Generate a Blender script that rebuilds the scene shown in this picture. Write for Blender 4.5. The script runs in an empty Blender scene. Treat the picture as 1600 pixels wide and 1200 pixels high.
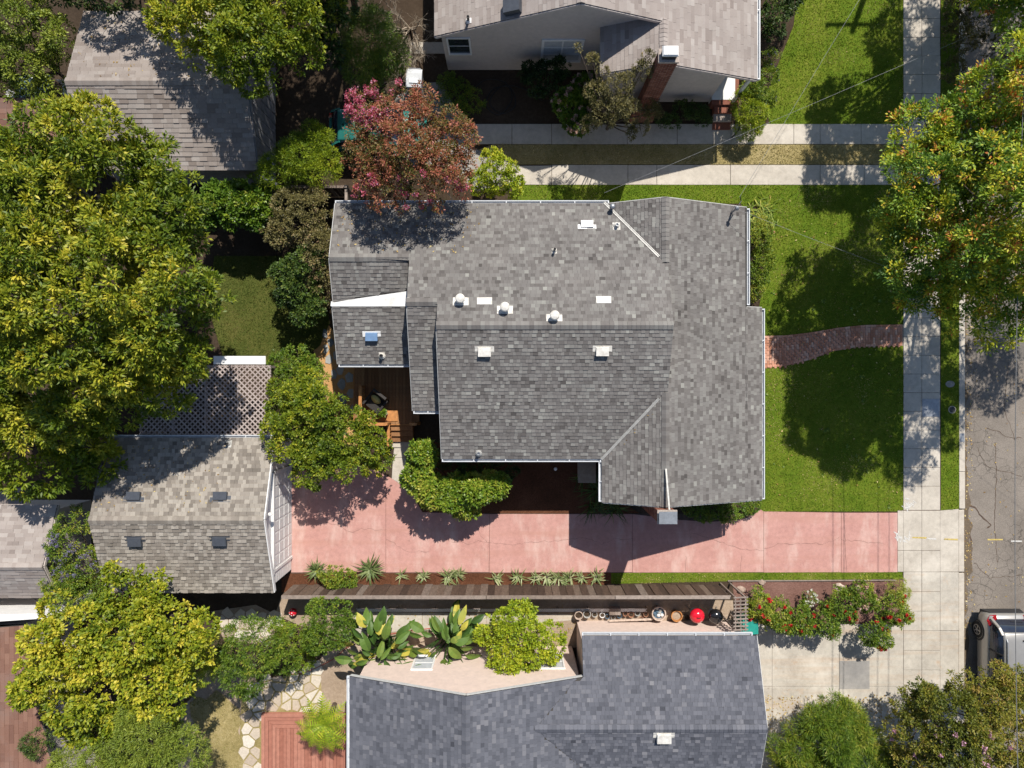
import bpy, bmesh, math, random
import numpy as np
from mathutils import Vector, Matrix

# ------------------------------------------------------------------ camera, sky, sun, exposure
SC = bpy.context.scene
CAM_H, FPX = 28.0, 1067.0            # drone height in metres, focal length in photo pixels (24 mm equivalent)
cam_d = bpy.data.cameras.new('Camera'); cam_d.sensor_width = 36.0; cam_d.lens = 36.0 * FPX / 1600.0
cam_d.clip_end = 5000.0; cam_d.clip_start = 0.1
cam = bpy.data.objects.new('Camera', cam_d); SC.collection.objects.link(cam)
cam.location = (0, 0, CAM_H); cam.rotation_euler = (0, 0, 0)
SC.camera = cam

SUN_DIR = Vector((0.262, 0.747, 1.0)).normalized()      # towards the sun
SUN_EL = math.asin(SUN_DIR.z); SUN_AZ = math.atan2(SUN_DIR.x, SUN_DIR.y)
world = bpy.data.worlds.new('World'); SC.world = world; world.use_nodes = True
wn = world.node_tree.nodes; wl = world.node_tree.links; wn.clear()
sky = wn.new('ShaderNodeTexSky'); sky.sky_type = 'NISHITA'; sky.sun_disc = False
sky.sun_elevation = SUN_EL; sky.sun_rotation = SUN_AZ; sky.air_density = 1.0; sky.dust_density = 0.6; sky.ozone_density = 1.2
bgn = wn.new('ShaderNodeBackground'); bgn.inputs['Strength'].default_value = 0.085
wo = wn.new('ShaderNodeOutputWorld')
wl.new(sky.outputs[0], bgn.inputs[0]); wl.new(bgn.outputs[0], wo.inputs[0])
sd = bpy.data.lights.new('Sun', 'SUN'); sd.energy = 4.6; sd.angle = math.radians(0.53); sd.color = (1.0, 0.945, 0.86)
so = bpy.data.objects.new('Sun', sd); SC.collection.objects.link(so)
so.rotation_euler = SUN_DIR.to_track_quat('Z', 'Y').to_euler(); so.location = (0, 0, 60)
SC.view_settings.view_transform = 'Standard'; SC.view_settings.look = 'None'
SC.view_settings.exposure = 0.42; SC.view_settings.gamma = 1.0
try: SC.view_settings.use_curve_mapping = False
except Exception: pass
SC.cycles.use_denoising = True
SC.cycles.max_bounces = 4; SC.cycles.diffuse_bounces = 2; SC.cycles.glossy_bounces = 1; SC.cycles.transmission_bounces = 2
SC.cycles.use_adaptive_sampling = True; SC.cycles.adaptive_threshold = 0.02
SC.cycles.caustics_reflective = False; SC.cycles.caustics_refractive = False
SC.cycles.transparent_max_bounces = 4

# ------------------------------------------------------------------ small toolkit
rnd = random.Random(7)
NP = np.random.default_rng(11)
COL = SC.collection
def W(px, py, z=0.0):
    """surveyed position: photo pixel + known height -> metres (x right, y up the picture, z up)"""
    k = (CAM_H - z) / FPX
    return ((px - 800) * k, -(py - 600) * k, z)
def W2(px, py, z=0.0): return W(px, py, z)[:2]
GW = {}
def link(o, parent=None):
    COL.objects.link(o)
    if parent is not None:
        o.parent = parent
        pm = GW.get(parent.name, Matrix.Identity(4))
        o.matrix_parent_inverse = pm.inverted()
        GW[o.name] = Matrix.Identity(4) @ o.matrix_basis
    else:
        GW[o.name] = o.matrix_basis.copy()
    return o
def tag(o, label=None, cat=None, group=None, kind=None):
    if label: o['label'] = label
    if cat: o['category'] = cat
    if group: o['group'] = group
    if kind: o['kind'] = kind
    return o
def thing(name, label, cat, loc=(0, 0, 0), group=None):
    o = bpy.data.objects.new(name, None); o.empty_display_size = 0.3
    o.location = (loc[0], loc[1], loc[2] if len(loc) > 2 else 0.0)
    link(o); return tag(o, label, cat, group)
def newmesh(name, verts, faces, mat=None, tone=None, smooth=False, mats=None, midx=None):
    me = bpy.data.meshes.new(name)
    me.from_pydata([tuple(v) for v in verts], [], [tuple(f) for f in faces])
    for m in (mats or ([mat] if mat else [])): me.materials.append(m)
    if midx is not None: me.polygons.foreach_set('material_index', midx)
    if tone is not None:
        a = me.attributes.new('tone', 'FLOAT', 'FACE'); a.data.foreach_set('value', np.asarray(tone, dtype=np.float32))
    if smooth: me.polygons.foreach_set('use_smooth', [True] * len(me.polygons))
    me.update(); return me
def quadmesh(name, V, mat, tone=None, n=4):
    """fast mesh of separate n-gons; V is (N*n,3)"""
    V = np.asarray(V, dtype=np.float32).reshape(-1, 3); N = len(V) // n
    me = bpy.data.meshes.new(name)
    me.vertices.add(len(V)); me.vertices.foreach_set('co', V.ravel())
    me.loops.add(len(V)); me.loops.foreach_set('vertex_index', np.arange(len(V), dtype=np.int32))
    me.polygons.add(N); me.polygons.foreach_set('loop_start', np.arange(0, N * n, n, dtype=np.int32))
    me.update(calc_edges=True)
    me.materials.append(mat)
    if tone is not None:
        a = me.attributes.new('tone', 'FLOAT', 'FACE'); a.data.foreach_set('value', np.asarray(tone, dtype=np.float32))
    return me
def put(name, me, parent=None, loc=None, rotz=0.0, kind=None):
    o = bpy.data.objects.new(name, me)
    if loc is not None: o.location = loc
    if rotz: o.rotation_euler = (0, 0, rotz)
    link(o, parent)
    if kind: o['kind'] = kind
    return o
class MB:
    def __init__(s): s.v = []; s.f = []; s.t = []
    def face(s, pts, t=0.5):
        b = len(s.v); s.v += [tuple(p) for p in pts]; s.f.append(tuple(range(b, b + len(pts)))); s.t.append(t); return s
    def add(s, V, F, t=0.5):
        b = len(s.v); s.v += [tuple(p) for p in V]; s.f += [tuple(b + i for i in f) for f in F]; s.t += [t] * len(F); return s
    def box(s, x0, x1, y0, y1, z0, z1, t=0.5):
        V = [(x0, y0, z0), (x1, y0, z0), (x1, y1, z0), (x0, y1, z0), (x0, y0, z1), (x1, y0, z1), (x1, y1, z1), (x0, y1, z1)]
        return s.add(V, [(3, 2, 1, 0), (4, 5, 6, 7), (0, 1, 5, 4), (1, 2, 6, 5), (2, 3, 7, 6), (3, 0, 4, 7)], t)
    def obox(s, c, sx, sy, sz, M=None, t=0.5, bev=0.0):
        """box centred at c with half sizes, optional 3x3 rotation, optional chamfered top"""
        V = []
        for dz in (-1, 1):
            k = 1.0 - (bev if dz > 0 else 0)
            for dx, dy in ((-1, -1), (1, -1), (1, 1), (-1, 1)): V.append(Vector((dx * sx * k, dy * sy * k, dz * sz)))
        if M is not None: V = [M @ v for v in V]
        V = [(v.x + c[0], v.y + c[1], v.z + c[2]) for v in V]
        return s.add(V, [(3, 2, 1, 0), (4, 5, 6, 7), (0, 1, 5, 4), (1, 2, 6, 5), (2, 3, 7, 6), (3, 0, 4, 7)], t)
    def bar(s, a, b, w, h, t=0.5):
        """square bar from a to b, w across (horizontal), h the other way"""
        a = Vector(a); b = Vector(b); d = (b - a).normalized()
        up = Vector((0, 0, 1)) if abs(d.z) < 0.95 else Vector((1, 0, 0))
        sx = d.cross(up).normalized() * (w / 2); sy = sx.cross(d).normalized() * (h / 2)
        V = [a - sx - sy, a + sx - sy, a + sx + sy, a - sx + sy, b - sx - sy, b + sx - sy, b + sx + sy, b - sx + sy]
        return s.add(V, [(0, 1, 2, 3), (7, 6, 5, 4), (0, 4, 5, 1), (1, 5, 6, 2), (2, 6, 7, 3), (3, 7, 4, 0)], t)
    def tube(s, pts, rad, n=6, t=0.5, cap=True):
        pts = [Vector(p) for p in pts]
        if not hasattr(rad, '__len__'): rad = [rad] * len(pts)
        b = len(s.v); k = len(pts)
        for i, p in enumerate(pts):
            d = (pts[min(i + 1, k - 1)] - pts[max(i - 1, 0)])
            d = d.normalized() if d.length > 1e-9 else Vector((0, 0, 1))
            up = Vector((0, 0, 1)) if abs(d.z) < 0.9 else Vector((1, 0, 0))
            a = d.cross(up).normalized(); c = d.cross(a).normalized()
            for j in range(n):
                an = 2 * math.pi * j / n
                s.v.append(tuple(p + (a * math.cos(an) + c * math.sin(an)) * rad[i]))
        for i in range(k - 1):
            for j in range(n):
                j2 = (j + 1) % n
                s.f.append((b + i * n + j, b + (i + 1) * n + j, b + (i + 1) * n + j2, b + i * n + j2)); s.t.append(t)
        if cap:
            s.f.append(tuple(b + j for j in range(n))); s.f.append(tuple(b + (k - 1) * n + j for j in reversed(range(n)))); s.t += [t, t]
        return s
    def lathe(s, c, prof, n=16, t=0.5, M=None):
        """prof: list of (r,z)"""
        b = len(s.v)
        for r, z in prof:
            for j in range(n):
                an = 2 * math.pi * j / n; v = Vector((r * math.cos(an), r * math.sin(an), z))
                if M is not None: v = M @ v
                s.v.append((c[0] + v.x, c[1] + v.y, c[2] + v.z))
        for i in range(len(prof) - 1):
            for j in range(n):
                j2 = (j + 1) % n
                s.f.append((b + i * n + j, b + i * n + j2, b + (i + 1) * n + j2, b + (i + 1) * n + j)); s.t.append(t)
        if prof[-1][0] > 1e-4: s.f.append(tuple(b + (len(prof) - 1) * n + j for j in range(n))); s.t.append(t)
        if prof[0][0] > 1e-4: s.f.append(tuple(b + j for j in reversed(range(n)))); s.t.append(t)
        return s
    def prism(s, poly, z0, z1, t=0.5, inset=0.0):
        """vertical prism; poly CCW list of (x,y); optional chamfer inset on top"""
        n = len(poly); b = len(s.v)
        cx = sum(p[0] for p in poly) / n; cy = sum(p[1] for p in poly) / n
        s.v += [(p[0], p[1], z0) for p in poly]
        if inset:
            s.v += [(p[0], p[1], z1 - inset) for p in poly]
            for p in poly:
                dx, dy = p[0] - cx, p[1] - cy; L = math.hypot(dx, dy) or 1
                s.v.append((p[0] - dx / L * inset, p[1] - dy / L * inset, z1))
            R = 3
        else:
            s.v += [(p[0], p[1], z1) for p in poly]; R = 2
        for r in range(R - 1):
            for i in range(n):
                j = (i + 1) % n
                s.f.append((b + r * n + i, b + r * n + j, b + (r + 1) * n + j, b + (r + 1) * n + i)); s.t.append(t)
        s.f.append(tuple(b + (R - 1) * n + i for i in range(n))); s.t.append(t)
        return s
    def wallring(s, pts, z0=0.0, t=0.5):
        """closed wall round footprint pts (x,y,ztop), CCW"""
        n = len(pts)
        for i in range(n):
            a = pts[i]; b = pts[(i + 1) % n]
            s.face([(a[0], a[1], z0), (b[0], b[1], z0), (b[0], b[1], b[2]), (a[0], a[1], a[2])], t)
        return s
    def mesh(s, name, mat, tone=False, smooth=False):
        return newmesh(name, s.v, s.f, mat, s.t if tone else None, smooth)
    def build(s, name, mat, parent=None, tone=False, smooth=False, kind=None):
        return put(name, s.mesh(name, mat, tone, smooth), parent, kind=kind)
def rotz(a): return Matrix.Rotation(a, 3, 'Z')
def poly_ccw(p):
    A = sum(p[i][0] * p[(i + 1) % len(p)][1] - p[(i + 1) % len(p)][0] * p[i][1] for i in range(len(p)))
    return p if A > 0 else p[::-1]
def pxpoly(pts, z=0.0): return poly_ccw([W2(a, b, z) for a, b in pts])

# ------------------------------------------------------------------ procedural materials
MATS = {}
def _base(name):
    m = bpy.data.materials.new(name); m.use_nodes = True; nt = m.node_tree; nt.nodes.clear()
    out = nt.nodes.new('ShaderNodeOutputMaterial'); p = nt.nodes.new('ShaderNodeBsdfPrincipled')
    nt.links.new(p.outputs[0], out.inputs[0]); MATS[name] = m
    return m, nt, p, out
def _noise(nt, scale, detail=4, rough=0.55, vec=None, dim='3D'):
    n = nt.nodes.new('ShaderNodeTexNoise'); n.inputs['Scale'].default_value = scale
    n.inputs['Detail'].default_value = detail; n.inputs['Roughness'].default_value = rough
    if vec is not None: nt.links.new(vec, n.inputs['Vector'])
    return n
def _ramp(nt, fac, stops, interp='LINEAR'):
    r = nt.nodes.new('ShaderNodeValToRGB'); r.color_ramp.interpolation = interp
    e = r.color_ramp.elements
    while len(e) < len(stops): e.new(0.5)
    for i, (p, c) in enumerate(stops):
        e[i].position = p; e[i].color = (c[0], c[1], c[2], 1) if not isinstance(c, (int, float)) else (c, c, c, 1)
    nt.links.new(fac, r.inputs[0]); return r
def _mix(nt, fac, a, b, mode='MIX'):
    m = nt.nodes.new('ShaderNodeMix'); m.data_type = 'RGBA'; m.blend_type = mode
    for s, v in ((0, fac), (6, a), (7, b)):
        if hasattr(v, 'links'): nt.links.new(v, m.inputs[s])
        elif isinstance(v, (int, float)): m.inputs[s].default_value = v
        else: m.inputs[s].default_value = (v[0], v[1], v[2], 1)
    return m.outputs[2]
def _coord(nt):
    c = nt.nodes.new('ShaderNodeTexCoord'); return c.outputs['Object']
def _bump(nt, p, h, strength, dist=0.02):
    b = nt.nodes.new('ShaderNodeBump'); b.inputs['Strength'].default_value = strength; b.inputs['Distance'].default_value = dist
    nt.links.new(h, b.inputs['Height']); nt.links.new(b.outputs[0], p.inputs['Normal'])
def M_plain(name, c, rough=0.6, var=0.12, scale=6.0, bump=0.1, metal=0.0, spec=0.4, grime=None, coat=0.0):
    """one colour with mottling at two scales and fine relief"""
    m, nt, p, out = _base(name); co = _coord(nt)
    n1 = _noise(nt, scale, 5, 0.6, co); n2 = _noise(nt, scale * 9, 3, 0.6, co)
    lo = [max(0, x * (1 - var * 1.6)) for x in c]; hi = [min(1, x * (1 + var)) for x in c]
    r1 = _ramp(nt, n1.outputs[0], [(0.3, lo), (0.7, hi)])
    r2 = _ramp(nt, n2.outputs[0], [(0.3, 1 - var), (0.7, 1.0)])
    col = _mix(nt, 1.0, r1.outputs[0], r2.outputs[0], 'MULTIPLY')
    if grime:
        n3 = _noise(nt, scale * 0.35, 6, 0.65, co); g = _ramp(nt, n3.outputs[0], [(0.5, 0.0), (0.72, 1.0)])
        col = _mix(nt, g.outputs[0], col, grime)
    nt.links.new(col, p.inputs['Base Color']); p.inputs['Roughness'].default_value = rough
    p.inputs['Metallic'].default_value = metal; p.inputs['Specular IOR Level'].default_value = spec
    if coat: p.inputs['Coat Weight'].default_value = coat; p.inputs['Coat Roughness'].default_value = 0.08
    if bump: _bump(nt, p, n2.outputs[0], bump, 0.01)
    return m
def M_tone(name, stops, rough=0.85, spec=0.25, mott=0.18, mscale=2.0, bump=0.25, bscale=60.0, stain=None, stain_amt=0.8):
    """colour picked per piece from the face attribute 'tone', with mottling"""
    m, nt, p, out = _base(name); co = _coord(nt)
    a = nt.nodes.new('ShaderNodeAttribute'); a.attribute_name = 'tone'
    r = _ramp(nt, a.outputs['Fac'], stops)
    n1 = _noise(nt, mscale, 6, 0.65, co); r1 = _ramp(nt, n1.outputs[0], [(0.3, 1 - mott), (0.7, 1.0 + mott * 0.5)])
    col = _mix(nt, 1.0, r.outputs[0], r1.outputs[0], 'MULTIPLY')
    n2 = _noise(nt, bscale, 2, 0.6, co); r2 = _ramp(nt, n2.outputs[0], [(0.3, 1 - mott), (0.7, 1.0)])
    col = _mix(nt, 1.0, col, r2.outputs[0], 'MULTIPLY')
    if stain:
        n3 = _noise(nt, mscale * 0.5, 7, 0.7, co); g = _ramp(nt, n3.outputs[0], [(0.48, 0.0), (0.75, stain_amt)])
        col = _mix(nt, g.outputs[0], col, stain)
    nt.links.new(col, p.inputs['Base Color']); p.inputs['Roughness'].default_value = rough
    p.inputs['Specular IOR Level'].default_value = spec
    if bump: _bump(nt, p, n2.outputs[0], bump, 0.008)
    return m
def M_leaf(name, stops, trans=0.3, rough=0.5, spec=0.35):
    m, nt, p, out = _base(name)
    a = nt.nodes.new('ShaderNodeAttribute'); a.attribute_name = 'tone'
    r = _ramp(nt, a.outputs['Fac'], stops)
    nt.links.new(r.outputs[0], p.inputs['Base Color']); p.inputs['Roughness'].default_value = rough
    p.inputs['Specular IOR Level'].default_value = spec
    t = nt.nodes.new('ShaderNodeBsdfTranslucent')
    tc = _mix(nt, 1.0, r.outputs[0], (1.0, 0.95, 0.45), 'MULTIPLY'); nt.links.new(tc, t.inputs[0])
    mx = nt.nodes.new('ShaderNodeMixShader'); mx.inputs[0].default_value = trans
    nt.links.new(p.outputs[0], mx.inputs[1]); nt.links.new(t.outputs[0], mx.inputs[2]); nt.links.new(mx.outputs[0], out.inputs[0])
    return m
def M_ground(name, stops, s1=0.6, s2=9.0, s3=70.0, rough=0.95, bump=0.5, bdist=0.03, speck=0.35, stretch=None):
    """ground cover: colour ramp over a three-octave mix"""
    m, nt, p, out = _base(name); co = _coord(nt)
    if stretch:
        mp = nt.nodes.new('ShaderNodeMapping'); mp.inputs['Scale'].default_value = stretch; nt.links.new(co, mp.inputs[0]); co = mp.outputs[0]
    a = _noise(nt, s1, 5, 0.6, co); b = _noise(nt, s2, 5, 0.65, co); c = _noise(nt, s3, 3, 0.7, co)
    ab = _mix(nt, 0.45, a.outputs[0], b.outputs[0]); f = _mix(nt, speck, ab, c.outputs[0])
    r = _ramp(nt, f, stops)
    nt.links.new(r.outputs[0], p.inputs['Base Color']); p.inputs['Roughness'].default_value = rough
    p.inputs['Specular IOR Level'].default_value = 0.15
    _bump(nt, p, c.outputs[0], bump, bdist)
    return m
def M_asphalt(name):
    m, nt, p, out = _base(name); co = _coord(nt)
    a = _noise(nt, 0.5, 6, 0.65, co); b = _noise(nt, 45.0, 3, 0.7, co)
    base = _ramp(nt, a.outputs[0], [(0.3, (0.165, 0.142, 0.12)), (0.7, (0.255, 0.222, 0.19))])
    sp = _ramp(nt, b.outputs[0], [(0.3, 0.62), (0.5, 0.95), (0.72, 1.3)])
    col = _mix(nt, 1.0, base.outputs[0], sp.outputs[0], 'MULTIPLY')
    # alligator cracking: edges of warped cells, only in patches
    wv = _noise(nt, 3.0, 3, 0.6, co); add = nt.nodes.new('ShaderNodeVectorMath'); add.operation = 'MULTIPLY_ADD'
    nt.links.new(wv.outputs['Color'], add.inputs[0]); add.inputs[1].default_value = (0.25, 0.25, 0.25); nt.links.new(co, add.inputs[2])
    vo = nt.nodes.new('ShaderNodeTexVoronoi'); vo.feature = 'DISTANCE_TO_EDGE'; vo.inputs['Scale'].default_value = 2.6
    nt.links.new(add.outputs[0], vo.inputs['Vector'])
    cr = _ramp(nt, vo.outputs['Distance'], [(0.0, 1.0), (0.035, 0.0)])
    pn = _noise(nt, 0.45, 3, 0.5, co); pr = _ramp(nt, pn.outputs[0], [(0.45, 0.0), (0.6, 0.75)])
    cf = _mix(nt, 1.0, cr.outputs[0], pr.outputs[0], 'MULTIPLY')
    col = _mix(nt, cf, col, (0.05, 0.045, 0.04))
    nt.links.new(col, p.inputs['Base Color']); p.inputs['Roughness'].default_value = 0.9; p.inputs['Specular IOR Level'].default_value = 0.2
    _bump(nt, p, b.outputs[0], 0.5, 0.01)
    return m
def M_concrete(name, c1, c2, worn=None, worn_amt=0.6, ws=0.5, stain=(0.25, 0.2, 0.15), stain_amt=0.4, stretch=(1, 1, 1), tracks=0.0):
    m, nt, p, out = _base(name); co = _coord(nt)
    mp = nt.nodes.new('ShaderNodeMapping'); mp.inputs['Scale'].default_value = stretch; nt.links.new(co, mp.inputs[0])
    a = _noise(nt, 0.9, 6, 0.6, co); b = _noise(nt, 55.0, 3, 0.7, co); d = _noise(nt, 6.0, 5, 0.65, co)
    base = _ramp(nt, a.outputs[0], [(0.3, c1), (0.7, c2)])
    sp = _ramp(nt, b.outputs[0], [(0.3, 0.82), (0.7, 1.08)])
    col = _mix(nt, 1.0, base.outputs[0], sp.outputs[0], 'MULTIPLY')
    dr = _ramp(nt, d.outputs[0], [(0.3, 0.86), (0.6, 1.02)]); col = _mix(nt, 1.0, col, dr.outputs[0], 'MULTIPLY')
    if worn:
        w = _noise(nt, ws, 8, 0.72, mp.outputs[0]); wr = _ramp(nt, w.outputs[0], [(0.5, 0.0), (0.66, worn_amt)])
        col = _mix(nt, wr.outputs[0], col, worn)
    s = _noise(nt, 1.7, 6, 0.7, co); sr = _ramp(nt, s.outputs[0], [(0.58, 0.0), (0.78, stain_amt)])
    col = _mix(nt, sr.outputs[0], col, stain)
    if tracks:
        mt = nt.nodes.new('ShaderNodeMapping'); mt.inputs['Scale'].default_value = (0.10, 1.7, 1.0); nt.links.new(co, mt.inputs[0])
        tn = _noise(nt, 1.3, 5, 0.62, mt.outputs[0]); tr_ = _ramp(nt, tn.outputs[0], [(0.50, 0.0), (0.66, tracks)])
        col = _mix(nt, tr_.outputs[0], col, stain)
        vo = nt.nodes.new('ShaderNodeTexVoronoi'); vo.inputs['Scale'].default_value = 1.1; nt.links.new(co, vo.inputs['Vector'])
        dn = _noise(nt, 11.0, 3, 0.6, co); ad = _mix(nt, 0.22, vo.outputs['Distance'], dn.outputs[0]); dr_ = _ramp(nt, ad, [(0.10, 0.55), (0.16, 0.0)])
        col = _mix(nt, dr_.outputs[0], col, (0.16, 0.11, 0.09))
    nt.links.new(col, p.inputs['Base Color']); p.inputs['Roughness'].default_value = 0.88; p.inputs['Specular IOR Level'].default_value = 0.25
    _bump(nt, p, b.outputs[0], 0.25, 0.006)
    return m
def M_glass(name, c=(0.02, 0.025, 0.03), rough=0.06):
    m, nt, p, out = _base(name); co = _coord(nt); n = _noise(nt, 3.0, 2, 0.5, co)
    r = _ramp(nt, n.outputs[0], [(0.3, c), (0.7, [x * 1.5 for x in c])]); nt.links.new(r.outputs[0], p.inputs['Base Color'])
    p.inputs['Roughness'].default_value = rough; p.inputs['Specular IOR Level'].default_value = 0.8
    return m
def M_emblem(name, c): return M_plain(name, c, 0.4, 0.03, 5, 0)
def M_brick(name, c1, c2, mortar, sx=1.0, scale=1.0):
    m, nt, p, out = _base(name); co = _coord(nt)
    a = nt.nodes.new('ShaderNodeAttribute'); a.attribute_name = 'tone'
    r = _ramp(nt, a.outputs['Fac'], [(0.0, c1), (0.85, c2), (1.0, mortar)])
    n = _noise(nt, 40.0, 4, 0.65, co); rr = _ramp(nt, n.outputs[0], [(0.3, 0.75), (0.7, 1.1)])
    col = _mix(nt, 1.0, r.outputs[0], rr.outputs[0], 'MULTIPLY'); nt.links.new(col, p.inputs['Base Color'])
    p.inputs['Roughness'].default_value = 0.9; _bump(nt, p, n.outputs[0], 0.4, 0.006)
    return m
# ------------------------------------------------------------------ palette of materials
def M_obj(name, stops, rough=0.85, mott=0.2, nscale=14.0, bump=0.3, spec=0.25):
    """colour picked per object (shared meshes), with mottling"""
    m, nt, p, out = _base(name); co = _coord(nt)
    oi = nt.nodes.new('ShaderNodeObjectInfo'); r = _ramp(nt, oi.outputs['Random'], stops)
    n = _noise(nt, nscale, 6, 0.65, co); rr = _ramp(nt, n.outputs[0], [(0.3, 1 - mott), (0.7, 1 + mott * 0.4)])
    n2 = _noise(nt, nscale * 5, 3, 0.65, co); r2 = _ramp(nt, n2.outputs[0], [(0.3, 1 - mott * 0.8), (0.7, 1)])
    col = _mix(nt, 1.0, r.outputs[0], rr.outputs[0], 'MULTIPLY'); col = _mix(nt, 1.0, col, r2.outputs[0], 'MULTIPLY')
    nt.links.new(col, p.inputs['Base Color']); p.inputs['Roughness'].default_value = rough; p.inputs['Specular IOR Level'].default_value = spec
    _bump(nt, p, n2.outputs[0], bump, 0.006)
    return m
m_soil = M_ground('soil', [(0.3, (0.022, 0.015, 0.010)), (0.5, (0.055, 0.038, 0.025)), (0.7, (0.115, 0.085, 0.06))])
m_earth = M_ground('far_ground', [(0.3, (0.06, 0.055, 0.03)), (0.7, (0.14, 0.12, 0.07))])
m_tan = M_ground('dry_soil', [(0.3, (0.17, 0.12, 0.085)), (0.5, (0.34, 0.26, 0.19)), (0.68, (0.52, 0.42, 0.33))])
m_tan2 = M_ground('gutter_silt', [(0.3, (0.06, 0.045, 0.032)), (0.5, (0.13, 0.10, 0.07)), (0.68, (0.22, 0.17, 0.12))])
m_patch = M_ground('asphalt_patch', [(0.3, (0.10, 0.092, 0.085)), (0.5, (0.15, 0.137, 0.122)), (0.68, (0.21, 0.19, 0.17))], 0.8, 10, 50)
m_mulch = M_ground('bark_mulch', [(0.32, (0.03, 0.013, 0.007)), (0.5, (0.105, 0.042, 0.021)), (0.68, (0.23, 0.10, 0.055))], 0.8, 14, 55, speck=0.55, bump=0.9)
m_rosemulch = M_ground('rose_mulch', [(0.32, (0.07, 0.035, 0.028)), (0.5, (0.19, 0.10, 0.08)), (0.68, (0.33, 0.20, 0.16))], 0.8, 14, 45, speck=0.55, bump=0.9)
m_sand = M_ground('orange_sand', [(0.3, (0.28, 0.14, 0.05)), (0.5, (0.48, 0.27, 0.11)), (0.7, (0.6, 0.4, 0.2))])
m_lawn = M_ground('lawn_turf', [(0.30, (0.040, 0.078, 0.005)), (0.45, (0.085, 0.145, 0.009)), (0.57, (0.15, 0.185, 0.018)), (0.68, (0.32, 0.27, 0.10))], 0.45, 5, 38, speck=0.42, bump=0.8)
m_dry = M_ground('dry_turf', [(0.32, (0.14, 0.12, 0.04)), (0.48, (0.29, 0.235, 0.10)), (0.6, (0.42, 0.34, 0.17)), (0.72, (0.52, 0.43, 0.26))], 0.7, 6, 40, speck=0.4, bump=0.8)
m_blade = M_leaf('grass_blade', [(0.0, (0.06, 0.115, 0.008)), (0.42, (0.15, 0.222, 0.018)), (0.72, (0.26, 0.28, 0.04)), (1.0, (0.56, 0.46, 0.22))], 0.25, 0.6, 0.2)
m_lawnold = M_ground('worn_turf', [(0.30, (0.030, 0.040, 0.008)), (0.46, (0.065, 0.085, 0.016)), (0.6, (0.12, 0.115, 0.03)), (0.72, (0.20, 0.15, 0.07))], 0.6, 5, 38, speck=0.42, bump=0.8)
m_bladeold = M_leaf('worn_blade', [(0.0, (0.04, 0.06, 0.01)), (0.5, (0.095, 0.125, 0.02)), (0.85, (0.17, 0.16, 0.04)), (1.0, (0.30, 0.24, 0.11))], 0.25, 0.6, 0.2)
m_dryblade = M_leaf('dry_blade', [(0.0, (0.10, 0.15, 0.02)), (0.3, (0.32, 0.27, 0.10)), (1.0, (0.60, 0.50, 0.28))], 0.2, 0.7, 0.2)
m_asphalt = M_asphalt('old_asphalt')
m_conc = M_concrete('pale_concrete', (0.43, 0.385, 0.325), (0.545, 0.495, 0.42), worn=(0.62, 0.57, 0.495), worn_amt=0.5, stain=(0.30, 0.25, 0.19), stain_amt=0.35)
m_conc2 = M_concrete('stained_concrete', (0.39, 0.355, 0.305), (0.51, 0.47, 0.40), worn=(0.61, 0.565, 0.49), worn_amt=0.7, stain=(0.42, 0.25, 0.13), stain_amt=0.6, tracks=.3)
m_concd = M_concrete('grey_concrete', (0.24, 0.23, 0.22), (0.36, 0.34, 0.31), stain_amt=0.5)
m_pink = M_concrete('pink_concrete', (0.46, 0.24, 0.205), (0.53, 0.295, 0.255), worn=(0.59, 0.43, 0.375), worn_amt=0.6, ws=1.1, stain=(0.42, 0.22, 0.17), stain_amt=0.3, stretch=(1.0, 0.35, 1.0), tracks=0.45)
m_crack = M_plain('crack_dirt', (0.11, 0.075, 0.055), 0.95, 0.3)
m_yellowp = M_plain('yellow_paint', (0.62, 0.47, 0.14), 0.8, 0.35, 20)
m_whitep = M_plain('white_marking_paint', (0.66, 0.64, 0.60), 0.8, 0.3, 25)
m_pathbrick = M_obj('path_brick', [(0.0, (0.42, 0.185, 0.11)), (0.4, (0.56, 0.265, 0.17)), (0.8, (0.64, 0.34, 0.235)), (1.0, (0.67, 0.43, 0.32))])
m_mortar = M_plain('path_mortar', (0.42, 0.33, 0.27), 0.95, 0.25, 20)
m_flag = M_obj('flagstone', [(0.0, (0.20, 0.22, 0.23)), (0.5, (0.34, 0.35, 0.34)), (1.0, (0.46, 0.44, 0.40))])
m_flagpale = M_obj('pale_flagstone', [(0.0, (0.46, 0.37, 0.28)), (0.5, (0.60, 0.52, 0.42)), (1.0, (0.70, 0.64, 0.55))])
m_metalgrey = M_plain('grey_metal', (0.36, 0.38, 0.40), 0.45, 0.12, 10, 0.05, 0.7)
m_iron = M_plain('cast_iron', (0.06, 0.06, 0.065), 0.6, 0.2, 30, 0.3, 0.3)

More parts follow.
